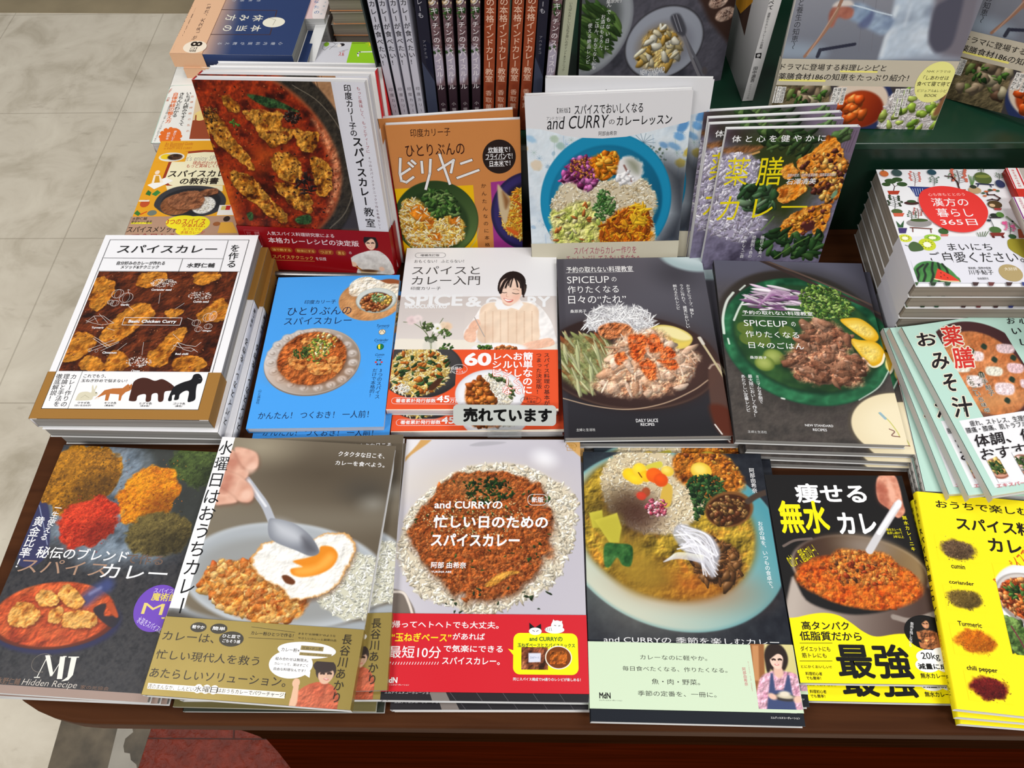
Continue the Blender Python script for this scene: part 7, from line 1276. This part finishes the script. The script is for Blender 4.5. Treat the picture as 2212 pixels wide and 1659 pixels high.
p.put(p.Q([(1520, 60), (1600, 0), (1740, -50), (1700, 180), (1640, 360), (1530, 410), (1470, 330), (1480, 200)], 3), (78, 78, 92)); p.line([(1220, 60), (1150, 260), (1100, 430)], 4, (214, 222, 230), 0.8, 3); p.line([(1330, 40), (1280, 200)], 3, (206, 216, 226), 0.6, 3)
p.tex(p.Q([(830, 60), (930, 20), (1050, 80), (1180, 130), (1200, 180), (1120, 270), (1040, 250), (940, 190), (860, 150)], 3), [(120, 140, 166), (150, 168, 190), (100, 116, 146)], 18, 5, 0.06, 3); p.put(p.Q([(920, 190), (1000, 110), (1030, 80), (1040, 130), (1000, 200), (950, 220)], 3), (84, 92, 128), 0.8); p.line([(880, 40), (960, 60), (1060, 90), (1180, 120)], 1.4, (206, 220, 232), 0.8)
sk = [(150, 90, 76), (176, 116, 98)]; p.tex(p.Q([(690, 110), (730, 50), (800, 40), (880, 70), (870, 130), (820, 150), (760, 140), (720, 210), (690, 200)], 2), sk, 10, 6, 0.05, 3); p.put(p.Q([(720, 50), (760, 10), (850, 0), (880, 40), (800, 50)], 2), (206, 196, 190))
p.line([(800, -20), (690, 200), (500, 440)], 3.4, (150, 112, 92)); p.line([(760, 60), (640, 250), (520, 430)], 1.2, (190, 156, 136), 0.8); p.line([(620, 390), (890, 345)], 3.4, (44, 46, 62)); p.line([(620, 390), (600, 440)], 4, (50, 52, 66)); p.done()
b.V('レシピと養生の知恵〜', 510, -190, 408, 385, (40, 40, 46), 7.5); b.start_band(b.mm(320, 455)[1], None, (190, 182, 164)); K = (26, 24, 24); YU = (236, 226, 120)
b.G([(775, 548), (1068, 552), (1064, 566), (772, 562)], YU); b.G([(298, 614), (662, 620), (658, 636), (296, 630)], YU)
b.T('ドラマに登場する料理レシピと', 318, 492, 1126, 556, K, 0.008); b.T('薬膳食材186の知恵をたっぷり紹介！', 300, 566, 1300, 634, K, 0.008)
p = b.patch((240, 660), (1640, 1020), 0.5); p.fill((60, 56, 58)); p.tex(p.Q([(230, 655), (700, 660), (660, 1030), (200, 1030)], 1, False), [(70, 62, 44), (120, 106, 76)], 12, 3, 0.4); p.blobs(p.Q([(340, 700), (680, 680), (660, 900), (300, 900)], 2, False), 26, [(150, 130, 104), (170, 160, 130), (84, 60, 44), (120, 140, 70)], (4, 8), (0.6, 1), 4, 0.3); p.leaves(p.Q([(400, 720), (640, 690), (620, 780), (400, 800)], 2), 14, 5, L=4)
p.put(p.E(930, 830, 250, 215, 0.25, 1), (40, 50, 90)); p.put(p.E(920, 800, 240, 175, 0.35, 1.5), (214, 196, 178)); p.put(p.E(930, 850, 185, 130, 0.3, 2), (130, 36, 12)); p.grad((780, 800), (1100, 900), (190, 70, 20), (110, 30, 12), p.E(930, 850, 180, 126, 0.3, 2)); p.blobs(p.E(860, 850, 110, 80, 0.3, 2), 16, [(226, 100, 30), (214, 80, 20), (236, 130, 50)], (4, 6.5), (0.9, 1), 6, 0.7)
m = p.Q([(1090, 1010), (1130, 820), (1200, 720), (1400, 680), (1560, 800), (1520, 1010)], 2); p.put(m, (190, 182, 180)); p.rice(m, 420, 7, ((206, 200, 200), (190, 182, 180), (222, 216, 216)), 2.4); p.blobs(m, 26, [(140, 170, 60), (110, 150, 44), (170, 190, 90)], (3.5, 6), (0.6, 0.9), 8, 0.4); p.put(p.Q([(1640, 660), (1600, 720), (1500, 880), (1540, 890), (1660, 760)], 2), (130, 90, 60)); p.done()
for x, y0, y1, s_ in ((340, 675, 800, '風邪症状'), (306, 672, 800, 'やわらげる'), (268, 672, 800, '鶏団子と'), (812, 680, 815, '喉の乾燥や'), (775, 680, 800, '咳をしず'), (742, 680, 815, 'きんかん'), (1300, 690, 835, '体の余分な水'), (1262, 690, 910, '排出する分を'), (1225, 690, 870, 'そら豆ごはん')):
    (a, v), (c, d) = b.mm(x-15, y0), b.mm(x-15-(y1-y0)*0.24+30, y1); b.G([(x-16, y0), (x+16, y0), (x+16-(y1-y0)*0.24, y1), (x-16-(y1-y0)*0.24, y1)], (226, 224, 220)); b.V(s_, x, y0+4, x-(y1-y0)*0.24, y1-4, K, 4.6, 0.01)
b.O(1514, 640, 150, 148, (228, 226, 140)); b.T('NHK ドラマ10', 1456, 544, 1630, 566, K); b.T('「しあわせは', 1430, 586, 1616, 622, K, 0.01); b.T('食べて寝て待て」', 1380, 632, 1640, 672, K, 0.012); b.T('ビジュアル&レシピ', 1382, 692, 1600, 718, K); b.T('BOOK', 1436, 730, 1524, 754, K, 0.004)
b.finish()
M2 = sM(0.5862+0.004, 0.6737+0.022, 0.1500, -38.46, 10, 5.5, 0.008); copy_tree(b.root, M2, 'large drama recipe book turned aslant on the ledge, cut off at its far side', 'drama recipe books')
# ================================================================ RIGHT SIDE: the tall pile of day-by-day books
b = Book('paperback_book', flat_M(0.5005, 0.5790, 0.0905, -3.0), 0.1520, 0.1740, 0.0180, 'white book with a red blob title and little potted plants, top of the tall pile', 'book', 'white potted plant books', (4.148, 1800, 280), (234, 234, 238), M_GLOSS, M_PAGES_B, 'R')
K = (26, 26, 28)
def pot(x, y, w, h, c, dish=False): b.G([(x-w, y), (x+w, y), (x+w*0.72, y+h), (x-w*0.72, y+h)], c)
def bonsai(x, y, s, green, trunk, potc):
    b.L([(x, y), (x+s*0.1, y-s*0.4), (x-s*0.15, y-s*0.75)], trunk, 1.0); b.L([(x+s*0.1, y-s*0.4), (x+s*0.6, y-s*0.6)], trunk, 0.7)
    for dx, dy, r in ((-0.3, -0.9, 0.55), (0.35, -1.05, 0.5), (0.8, -0.62, 0.5), (-0.7, -0.6, 0.42)): b.O(x+s*dx, y+s*dy, s*r, s*r*0.42, green, 18)
    pot(x, y, s*0.6, s*0.35, potc)
def twig(x, y, s, stem, leaf, n=8, seed=1):
    r = np.random.RandomState(seed); b.L([(x, y), (x+s*0.05, y-s*0.5), (x-s*0.1, y-s)], stem, 0.6)
    for k in range(n):
        t = 0.25+0.75*k/n; a = (-1)**k; x2, y2 = x+a*s*r.uniform(0.25, 0.5), y-s*t-s*0.12; b.L([(x, y-s*t), (x2, y2)], stem, 0.4); b.O(x2, y2, s*0.1, s*0.07, leaf, 10)
bonsai(540, 548, 95, (56, 82, 46), (60, 36, 28), (176, 60, 40)); twig(730, 505, 120, (110, 60, 50), (206, 110, 100), 10, 2); b.G([(680, 512), (870, 520), (810, 600), (740, 600)], (50, 66, 130)); b.L([(672, 512), (878, 520)], (30, 46, 110), 1.2)
for k in range(5): b.L([(710+k*22, 530), (732+k*18, 590)], (206, 212, 230), 0.5)
twig(550, 730, 130, (40, 50, 40), (50, 64, 46), 12, 3); b.O(570, 735, 50, 22, (76, 96, 50)); pot(585, 750, 52, 30, (206, 96, 70)); b.O(700, 660, 66, 16, (70, 40, 40)); b.O(700, 645, 40, 12, (56, 80, 50))
twig(700, 815, 80, (60, 70, 50), (60, 90, 60), 8, 4); twig(760, 800, 90, (130, 60, 50), (170, 70, 60), 8, 5); b.O(768, 840, 112, 34, (150, 146, 146)); b.O(768, 815, 80, 14, (70, 90, 50)); b.L([(690, 880), (880, 892)], (110, 56, 44), 1.4); b.L([(710, 885), (712, 918)], (110, 56, 44), 1); b.L([(870, 890), (876, 925)], (110, 56, 44), 1)
b.G([(560, 820), (600, 860), (632, 815), (625, 880), (580, 880)], (50, 90, 56)); pot(620, 885, 40, 46, (64, 50, 110)); b.O(985, 915, 44, 26, (60, 96, 50)); pot(995, 940, 36, 30, (206, 120, 110)); b.L([(980, 890), (975, 850)], (60, 90, 50), 0.8)
twig(1120, 520, 150, (60, 34, 30), (206, 110, 90), 14, 6); twig(1060, 470, 70, (60, 34, 30), (70, 110, 60), 8, 7); b.L([(1125, 530), (1105, 470), (1060, 430), (1000, 420)], (60, 34, 30), 1.6); pot(1140, 540, 46, 30, (150, 70, 50))
for a in (-60, -20, 25, 70): b.L([(1240, 520), (1240+a*0.5, 430-abs(a)*0.3)], (100, 140, 80), 0.9)
b.O(1265, 548, 56, 30, (190, 160, 120)); b.O(1250, 518, 30, 16, (50, 60, 50)); b.O(1338, 440, 76, 52, (90, 106, 56)); b.O(1336, 425, 66, 14, (130, 140, 70)); b.L([(1280, 490), (1430, 500)], (40, 46, 80), 1.8); b.L([(1300, 490), (1290, 515)], (40, 46, 80), 1.2); b.L([(1400, 498), (1412, 520)], (40, 46, 80), 1.2); twig(1320, 395, 50, (60, 80, 50), (60, 90, 50), 6, 8)
b.L([(1380, 640), (1420, 630), (1470, 640), (1490, 620), (1440, 590), (1380, 590), (1370, 560), (1420, 550)], (90, 60, 60), 1.8)
for k, (x, y) in enumerate(((1340, 575), (1365, 560), (1400, 545), (1440, 545), (1470, 555), (1355, 600))): b.O(x, y, 18, 8, ((60, 90, 60), (206, 110, 60))[k % 2], 10)
b.O(1443, 678, 64, 34, (84, 66, 40)); b.O(1420, 685, 26, 14, (214, 180, 140)); pot(1470, 710, 36, 18, (170, 60, 60)); b.O(1436, 775, 36, 18, (40, 50, 44)); b.O(1490, 770, 34, 24, (84, 130, 60)); pot(1450, 790, 60, 10, (50, 44, 50))
b.L([(1390, 780), (1440, 890)], (50, 60, 60), 0.7); b.O(1390, 820, 18, 10, (40, 56, 70), 10); b.O(1448, 905, 52, 28, (76, 110, 60)); pot(1465, 930, 70, 30, (130, 50, 44)); b.O(1430, 968, 14, 10, (90, 30, 30), 10); b.O(1515, 968, 14, 10, (90, 30, 30), 10)
twig(1580, 950, 110, (70, 80, 60), (226, 110, 160), 10, 9); b.O(1525, 845, 20, 14, (226, 90, 150), 12); b.O(1600, 875, 20, 14, (226, 110, 160), 12); b.O(1600, 965, 34, 20, (50, 84, 50)); b.L([(1550, 790), (1600, 830), (1660, 890)], (130, 146, 120), 2.4); pot(1685, 900, 40, 80, (150, 76, 50))
for a in range(5): b.L([(1300+a*14, 965), (1282+a*26, 930-a*3)], (70, 100, 50), 0.7)
b.O(878, 390, 40, 24, (44, 76, 90)); b.O(565, 395, 46, 30, (60, 80, 80)); b.O(452, 402, 38, 26, (206, 110, 60)); twig(440, 384, 30, (50, 80, 40), (60, 90, 50), 4, 11); twig(900, 510, 80, (50, 80, 60), (60, 96, 70), 8, 12); b.O(1490, 495, 40, 34, (50, 60, 96)); twig(1480, 460, 60, (70, 90, 60), (80, 110, 70), 8, 13)
RD = (226, 58, 54)
b.G([(760, 640), (790, 560), (900, 520), (1020, 518), (1150, 545), (1280, 600), (1360, 690), (1380, 770), (1340, 860), (1260, 915), (1140, 930), (1000, 900), (880, 830), (800, 740)], RD, True)
b.T('心も体もととのう', 838, 578, 1176, 604, (250, 200, 196)); b.T('漢方の', 860, 624, 1216, 696, WHITE, 0.004); b.T('暮らし', 905, 716, 1258, 792, WHITE, 0.004); b.T('365日', 945, 812, 1292, 866, WHITE, 0.004)
for x, c in ((640, (60, 90, 50)), (800, (40, 60, 40)), (930, (50, 80, 60)), (1180, (70, 50, 50)), (1320, (110, 60, 60)), (1480, (70, 50, 50)), (1620, (60, 70, 130))): b.G([(x+60, 1375), (x+120, 1378), (x+110, 1425), (x+74, 1422)], c)
b.start_band(b.mm(800, 962)[1], b.mm(1000, 1378)[1], (222, 222, 232))
for x, y, rx, ry, c in ((640, 978, 62, 34, (206, 214, 60)), (885, 975, 74, 30, (150, 196, 60)), (838, 1036, 76, 52, (196, 206, 44))):
    b.O(x, y, rx, ry, c); b.O(x, y, rx*0.45, ry*0.45, (240, 240, 214))
    for k in range(10): a = k*0.628; b.L([(x+rx*0.5*math.cos(a), y+ry*0.5*math.sin(a)), (x+rx*0.66*math.cos(a), y+ry*0.66*math.sin(a))], (50, 40, 30), 0.5)
b.G([(670, 1045), (710, 1010), (770, 1030), (806, 1080), (740, 1098), (690, 1090)], (70, 96, 56), True); b.L([(640, 1040), (680, 1055)], (60, 80, 50), 0.6)
b.T('まいにち', 1010, 1026, 1428, 1088, K, 0.0); b.T('ご自愛ください。', 846, 1102, 1716, 1196, K, 0.0); b.T('薬剤師・国際中医師', 1200, 1236, 1412, 1258, K); b.T('川手鮎子', 1200, 1262, 1438, 1306, K); b.T('自由国民社', 1286, 1330, 1392, 1350, K)
p = b.patch((690, 1180), (1140, 1372), 0.5); p.fill((222, 222, 232)); mel = [(712, 1372), (715, 1260), (760, 1205), (850, 1186), (950, 1205), (1040, 1260), (1100, 1320), (1134, 1372)]
p.put(p.Q(mel, 0.6), (56, 120, 56)); p.tex(p.Q(mel, 1), [(50, 112, 50), (80, 146, 76)], 9, 3, 0.1)
for x in (750, 810, 880, 950, 1010): p.line([(x+ (900-x)*0.35, 1195+abs(900-x)*0.14), (x, 1260), (x+12, 1310), (x-6, 1372)], 2.4, (24, 40, 28), 1, 0.6)
p.put(p.Q([(905, 1340), (930, 1250), (1050, 1310), (1134, 1365), (960, 1362)], 0.5, False), (222, 60, 40)); p.line([(905, 1345), (1000, 1362), (1120, 1368)], 1.6, (226, 200, 160))
for x, y in ((960, 1290), (990, 1310), (960, 1325), (1020, 1335)): p.put(p.E(x, y, 4, 5), (40, 20, 16))
p.done()
b.G([(1555, 1010), (1580, 985), (1640, 985), (1720, 1000), (1720, 1150), (1640, 1120), (1570, 1070)], (150, 140, 44), True); b.O(1585, 1290, 104, 74, (176, 156, 110)); b.T('大好評', 1520, 1240, 1650, 1270, (236, 230, 214)); b.finish()
under(b, [('white potted plant book second from the top of the tall pile', 0.0035, 0.0010, -0.0181, 0.3), ('white potted plant book third from the top of the tall pile', 0.0050, -0.0005, -0.0362, -0.3), ('white potted plant book fourth from the top of the tall pile', 0.0085, 0.0012, -0.0543, 0.4),
          ('white potted plant book fifth from the top of the tall pile', 0.0105, 0.0004, -0.0724, 0.0), ('white potted plant book at the very bottom of the tall pile', 0.0135, 0.0010, -0.0903, 0.3)], 'white potted plant books')
# two books lying across the end of that pile
def edge_book(M, w, h, t, lab, base, strip, txt, tc, art):
    b = Book('paperback_book', M, w, h, t, lab, 'book', None, (4.879, 2080, 320), base, M_GLOSS, M_PAGES_G, 'L'); b.R_mm(0, 0, 14, 33, (236, 232, 232)); b.R_mm(0.4, 0, 2.0, 33, strip); b.R_mm(11, 0, 12.8, 33, strip)
    b.V_mm(txt, np.array([6.6, 2]), np.array([6.6, 31]), tc, 3.6, 0.01); art(b); b.finish()
def art1(b):
    b.R_mm(14, 0, 20, 60, (186, 176, 168)); b.poly_mm([(20, 4), (30, 0), (44, 14), (26, 24)], (40, 96, 50))  # grey strip beside the label paints the shading of a rounded edge
    for x, y, r, c in ((40, 18, 12, (240, 226, 200)), (40, 18, 9, (226, 60, 50)), (40, 18, 6, (240, 230, 210)), (34, 40, 10, (240, 230, 206)), (34, 40, 6, (214, 150, 60)), (28, 30, 5, (206, 40, 40))):
        a = np.linspace(0, 2*math.pi, 25)[:-1]; b.poly_mm(np.stack([x+r*np.cos(a), y+r*np.sin(a)], -1), c)
edge_book(flat_M(0.5613+0.050, 0.6506-0.090, 0.1092, -3.9), 0.1000, 0.1800, 0.0090, 'red food book with a white side label lying across the tall pile', (206, 50, 40), (200, 50, 56), '体を温める食材', (200, 50, 56), art1)
def art2(b): b.R_mm(14, 0, 20, 150, (196, 190, 186)); b.R_mm(20, 0, 90, 150, (226, 206, 96)); b.R_mm(0, 36, 14, 150, (206, 200, 196))
edge_book(flat_M(0.5445+0.047, 0.603-0.080, 0.1185, -3.0), 0.0900, 0.1500, 0.0080, 'pale wrapped book with a purple edged label in front of the red food book', (206, 200, 190), (130, 60, 130), '花粉症は食べて治す', (176, 60, 100), art2)

# ================================================================ LEFT SIDE, behind the white method books
# --- yellow textbook
b = Book('cookbook', flat_M(-0.4030, 0.7635, 0.0130, -2.5), 0.1480, 0.2100, 0.0120, 'orange yellow spice textbook with a black iron plate of stew, beside the table edge', 'book', 'orange yellow spice textbooks', (2.764, 0, 0), (226, 160, 34), M_MATT, M_PAGES, 'L')
K = (40, 30, 24); YB = (226, 160, 34)
b.T('An Illustrated Guide', 990, 850, 1150, 866, (190, 100, 30)); b.T('for Beginners', 986, 866, 1088, 880, (190, 100, 30)); b.T('to ENJOY SPICE CURRY', 980, 880, 1142, 894, (190, 100, 30))
b.G([(1010, 960), (1080, 908), (1220, 895), (1420, 900), (1440, 1140), (1080, 1140), (1000, 1110), (960, 1090)], (150, 56, 30)); b.G([(1024, 970), (1090, 920), (1220, 908), (1420, 912), (1440, 1126), (1090, 1126), (1012, 1102), (985, 1070)], (234, 226, 190))
b.T("Let's enjoy SPICE", 1088, 930, 1330, 968, (170, 160, 150)); b.T('理由がわかれば', 1155, 962, 1328, 982, (176, 50, 40), 0.01); b.T('もっと美味しく作れる', 1118, 980, 1360, 1000, (176, 50, 40), 0.01); b.T('スパイスカレー', 1014, 1018, 1400, 1054, K, 0.026); b.T('の教科書', 1082, 1062, 1300, 1100, K, 0.026)
p = b.patch((930, 900), (1440, 1320), 0.6); p.I[:] = YB; p.put(p.Q([(1010, 958), (1080, 906), (1220, 893), (1460, 898), (1460, 1142), (1080, 1142), (1000, 1112), (958, 1092)], 0.5), (150, 56, 30))
q = b.patch((945, 908), (1104, 966), 0.5); q.fill(YB); q.put(q.E(1025, 938, 76, 26), (226, 226, 222)); q.put(q.E(1025, 936, 66, 20), (206, 200, 190)); q.put(q.E(990, 936, 30, 15, 0, 1), (230, 196, 30)); q.tex(q.E(1045, 938, 44, 18, 0, 1), [(40, 26, 20), (90, 60, 40)], 3, 4, 0.6); q.done()
q = b.patch((918, 1110), (1350, 1300), 0.5); q.fill(YB); q.put(q.Q([(990, 1108), (1330, 1108), (1330, 1142), (1000, 1142)], 0.5, False), (234, 226, 190)); q.put(q.Q([(920, 1220), (960, 1160), (1060, 1115), (1200, 1110), (1300, 1130), (1350, 1190), (1320, 1250), (1220, 1290), (1080, 1298), (990, 1280), (940, 1250)], 0.6), (56, 56, 60)); q.put(q.E(1140, 1205, 178, 80, 0.05, 1), (36, 36, 40))
q.tex(q.E(1060, 1220, 100, 62, 0, 1), [(120, 70, 40), (150, 96, 60)], 8, 5, 0.3); q.put(q.E(1215, 1225, 70, 50, 0, 1), (226, 222, 216)); q.rice(q.E(1220, 1225, 62, 46, 0, 1), 120, 6); chunks(q, [[(1000, 1190), (1080, 1150), (1180, 1140), (1220, 1180), (1190, 1240), (1100, 1250), (1030, 1240)], [(1200, 1140), (1290, 1125), (1300, 1150), (1220, 1170)]], [(90, 50, 30), (150, 96, 64), (120, 70, 44)], 6, 9, 1.0); q.done()
b.G([(880, 1105), (990, 1060), (1035, 1080), (920, 1130)], (240, 238, 232)); b.O(940, 1030, 14, 12, (240, 216, 190)); b.G([(920, 1045), (955, 1045), (975, 1090), (905, 1095)], (240, 226, 206)); b.G([(930, 1050), (950, 1050), (955, 1090), (920, 1092)], (206, 150, 40)); b.G([(868, 1160), (885, 1135), (905, 1150), (895, 1170)], (50, 110, 50)); b.G([(905, 1160), (940, 1135), (960, 1150), (930, 1172)], (60, 130, 60)); b.O(865, 1215, 28, 22, (190, 80, 40)); b.R(832, 1195, 890, 1204, (230, 220, 200)); b.G([(800, 1275), (820, 1256), (840, 1275), (825, 1290)], (60, 120, 50)); b.L([(840, 1280), (875, 1265)], (206, 70, 30), 1.6); b.O(908, 1272, 28, 16, (110, 120, 110))
b.R(1312, 1225, 1420, 1285, (236, 232, 224)); b.R(1350, 1228, 1372, 1254, (190, 40, 40)); b.R(1325, 1230, 1345, 1254, (206, 190, 110))
b.start_band(b.mm(880, 1296)[1], None, (176, 140, 116)); b.T('水野仁輔', 795, 1300, 876, 1318, K, 0.01); b.R(786, 1330, 906, 1340, (230, 216, 50)); b.T('東京カリ〜番長', 788, 1320, 906, 1338, K, 0.01); b.T('スパイスメソッド', 768, 1356, 1058, 1390, K, 0.014); b.T('で今日から', 790, 1398, 1040, 1430, (150, 40, 40), 0.014)
for x, y, rx, ry in ((1090, 1330, 98, 40), (1170, 1340, 84, 46), (1130, 1380, 80, 30)): b.O(x, y, rx, ry, (238, 222, 40))
b.T('3つのスパイス', 1002, 1310, 1224, 1342, (190, 50, 40), 0.014); b.T('があれば、', 1092, 1340, 1226, 1360, (190, 50, 40), 0.014); b.T('おうちでも', 1100, 1364, 1200, 1380, (190, 50, 40)); b.T('本格カレーが', 1082, 1382, 1220, 1400, (190, 50, 40)); b.O(1355, 1310, 20, 16, (50, 36, 30)); b.G([(1320, 1330), (1390, 1330), (1420, 1395), (1300, 1395)], (214, 160, 60)); b.O(1295, 1340, 22, 12, (150, 90, 50)); b.finish()
under(b, [('orange yellow spice textbook lying beneath the topmost one', 0.0015, -0.001, -0.0127, 0.5)], 'orange yellow spice textbooks')

# --- white nerve book
b = Book('paperback_book', flat_M(-0.4240, 0.9670, 0.0015, -0.4), 0.1300, 0.1830, 0.0170, 'white illustrated health paperback behind the orange yellow textbooks', 'book', None, (2.764, 0, 0), (234, 232, 226), M_MATT, M_PAGES, 'L')
b.RO(1012, 512, 1600, 1000, (170, 206, 190), None, 0.8, 6)
for s_, x, y0, y1, c, w in (('いちばん読みやすくて', 1130, 548, 752, (30, 30, 30), 8.5), ('きちんとわかる', 1090, 552, 700, (30, 30, 30), 8.5), ('自律神経の整え方', 1052, 552, 735, (226, 110, 40), 10)): b.V(s_, x, y0, x-50, y1, c, w, 0.02)
b.V('が原因の不調・不安・ストレスはこれでスッキリ', 1020, 620, 922, 845, (70, 70, 70), 4.4); b.V('人間関係', 1028, 525, 1000, 560, (190, 90, 50), 5); b.V('仕事', 1012, 580, 996, 606, (190, 90, 50), 5)
for s_, x in (('自律神経の乱れ', 1150),): b.V(s_, x, 560, x-30, 800, (206, 130, 90), 5)
b.G([(1175, 560), (1350, 560), (1350, 830), (1130, 830)], (222, 196, 160)); b.G([(1150, 720), (1250, 700), (1260, 830), (1130, 830)], (150, 70, 40)); b.O(1200, 690, 40, 30, (232, 206, 130)); b.L([(1170, 690), (1160, 820)], (150, 70, 40), 2); b.L([(1240, 690), (1240, 820)], (150, 70, 40), 2)
b.O(1018, 815, 62, 50, (226, 110, 40))
for k in range(12): a = k*0.5236; b.O(1018+58*math.cos(a), 815+46*math.sin(a), 12, 10, (226, 110, 40), 10)
b.V('疲れていても', 1050, 780, 1024, 850, WHITE, 4.5, 0.01); b.V('読める', 1010, 790, 996, 835, WHITE, 5, 0.01); b.finish()

# --- navy rest book, its foot towards the table edge
A_M = flat_M(-0.3832, 1.0860, 0.0345, -95.1)
b = Book('paperback_book', A_M, 0.1400, 0.1815, 0.0215, 'navy and peach paperback with a sleeping moon, lying sideways on the back pile', 'book', 'navy and peach paperbacks', (3.95, 340, 0), (46, 64, 108), M_SATIN, M_PAGES_G, 'R', (44, 60, 102))
p = b.patch(res=0.8); p.grad((700, 240), (430, 240), (46, 64, 108), (222, 176, 146)); p.put(p.Q([(700, -100), (1400, -100), (1300, 600), (660, 600)], 10, False), (46, 64, 108)); p.done()
CR_ = (236, 232, 214); BR_ = (70, 50, 50)
for a, c in (((1020, 90), (440, 80)), ((1020, 90), (960, 296)), ((960, 296), (378, 294)), ((440, 80), (378, 294))): b.L([a, c], BR_, 1.5)
b.O(993, 190, 72, 56, CR_); b.L([(945, 150), (1010, 170), (985, 215)], (130, 120, 100), 0.6); b.V('本当の', 900, 242, 540, 240, CR_, 17, 0.008); b.V('休み方', 915, 155, 570, 150, CR_, 17, 0.008); b.V('心療内科医が教える', 1085, 372, 500, 372, (196, 200, 210), 7); b.V('鈴木裕介', 900, 4, 620, 4, (196, 200, 210), 7)
b.start_band(b.mm(480, 240)[1], None, (226, 182, 146)); b.T('「まだ、大丈夫」が', 432, 40, 330, 345, BR_, 0.01); b.T('一番危ない', 326, 70, 220, 312, BR_, 0.01); b.T('心と体が休まる本当の方法をあなたへ', 262, 50, 170, 330, (120, 90, 80))
b.O(322, 405, 84, 60, (240, 226, 206)); b.T('8', 395, 360, 278, 400, K, 0.03); b.T('万部', 350, 405, 268, 448, K, 0.01); b.T('アスコム', 160, 380, 135, 430, K)
b.spine_rect(b.bt, 181, (214, 168, 132)); b.finish(); PG = 'navy and peach paperbacks'
under(b, [('navy and peach paperback just beneath the one with the sleeping moon showing', 0.0125, -0.004, -0.0220, 0.6)], PG)
b2 = Book('paperback_book', flat_M(-0.3660, 1.0650, 0.0003, -96.0), 0.1350, 0.1815, 0.0118, 'thin peach edged paperback at the bottom of the back pile', 'book', None, (3.95, 340, 0), (222, 176, 146), M_SATIN, M_PAGES_G, 'R', (222, 176, 140)); b2.finish()
# --- green and grey stretch book
b = Book('paperback_book', flat_M(-0.2260, 0.9760, 0.0105, -5.0), 0.1480, 0.2100, 0.0150, 'grey and lime green stretching book lying flat by the spine row', 'book', None, (5.532, 640, 0), (214, 214, 222), M_SATIN, M_PAGES, 'L', (150, 206, 40))
u = b.mm(675, 470)[0]; b.R_mm(u, 0, 148, 210, (150, 206, 40)); K = (30, 30, 30)
b.L([(390, 470), (430, 490), (470, 530), (430, 560), (395, 590)], K, 0.5); b.L([(380, 470), (330, 520), (310, 580), (340, 600), (390, 560)], K, 0.5); b.O(362, 530, 30, 26, (140, 190, 50)); b.O(545, 535, 34, 18, (40, 36, 40)); b.O(515, 545, 24, 18, (236, 230, 226)); b.L([(400, 500), (490, 520)], K, 0.5); b.L([(400, 560), (490, 560)], K, 0.5)
b.O(905, 525, 34, 26, (236, 220, 40)); b.O(905, 525, 14, 10, (90, 130, 150))
for a in np.arange(8)*0.785: b.L([(905+30*math.cos(a), 525+22*math.sin(a)), (905+66*math.cos(a), 525+46*math.sin(a))], (214, 200, 40), 1.0)
b.L([(665, 518), (820, 516)], (110, 130, 30), 1.2); b.L([(740, 670), (735, 640), (760, 622), (915, 620)], WHITE, 2.4); b.L([(510, 620), (620, 590)], (110, 110, 120), 0.4); b.T('スト', 515, 625, 560, 668, (206, 60, 50), 0.02); b.V('心と体', 570, 600, 556, 672, (206, 60, 50), 4)
for k in range(6): b.R(1040+k*14, 640+k*105, 1090+k*14, 710+k*105, K)
b.finish()
# --- pink paperback and the thick page blocks behind
b = Book('paperback_book', flat_M(-0.2790, 1.1750, 0.0003, -4.0), 0.0460, 0.1500, 0.0540, 'small thick pink paperback at the far end beside the grey page blocks', 'book', None, (5.532, 640, 0), (226, 196, 196), M_SATIN, M_PAGES, 'L', (226, 196, 196), (226, 196, 196))
b.O(310, 120, 110, 150, (236, 226, 224)); b.T('あなたの', 200, -60, 262, 170, (70, 120, 170), rot=0.1) if False else b.V('あなたの', 240, -70, 244, 176, (70, 120, 170), 9, 0.01); b.V('解き放つ本', 372, -40, 290, 190, (90, 150, 170), 4); b.finish()
b = Book('paperback_book', flat_M(-0.1960, 1.1800, 0.0003, -3.5), 0.1080, 0.1500, 0.0210, 'navy covered paperback under the grey page blocks at the back', 'book', None, (5.532, 640, 0), (44, 50, 96), M_SATIN, M_PAGES_T, 'T', (44, 50, 96)); b.finish()
b = Book('paperback_book', flat_M(-0.1930, 1.1770, 0.0620, -3.2), 0.1100, 0.1500, 0.0185, 'thick grey edged paperback on top of the back stack near the book end', 'book', 'thick grey edged paperbacks', (5.532, 640, 0), (150, 138, 122), M_SATIN, M_PAGES_T, 'N', (150, 138, 122), (222, 150, 96)); b.finish()
under(b, [('thick grey edged paperback in the middle of the back stack', 0.001, -0.002, -0.0198, 0.6), ('thick grey edged paperback resting on the navy covered one', -0.002, -0.001, -0.0398, -0.5)], 'thick grey edged paperbacks')
# --- white lettered divider slip
SL = box_obj('divider_slip', (-0.0085, -0.045, 0.0, 0.0085, 0.045, 0.0008), mat_flat('white_card', (226, 226, 226), 0.4, 0.4, 0.03, 20)); SL.matrix_world = Matrix.Translation(Vector(onz(684, 84, 0.036))) @ Matrix.Rotation(math.radians(-14), 4, 'Z') @ Matrix.Rotation(math.radians(16), 4, 'X')
tag(SL, 'narrow white divider slip between the navy paperbacks and the stretching book', 'slip')
bpy.data.objects.remove(_tob)
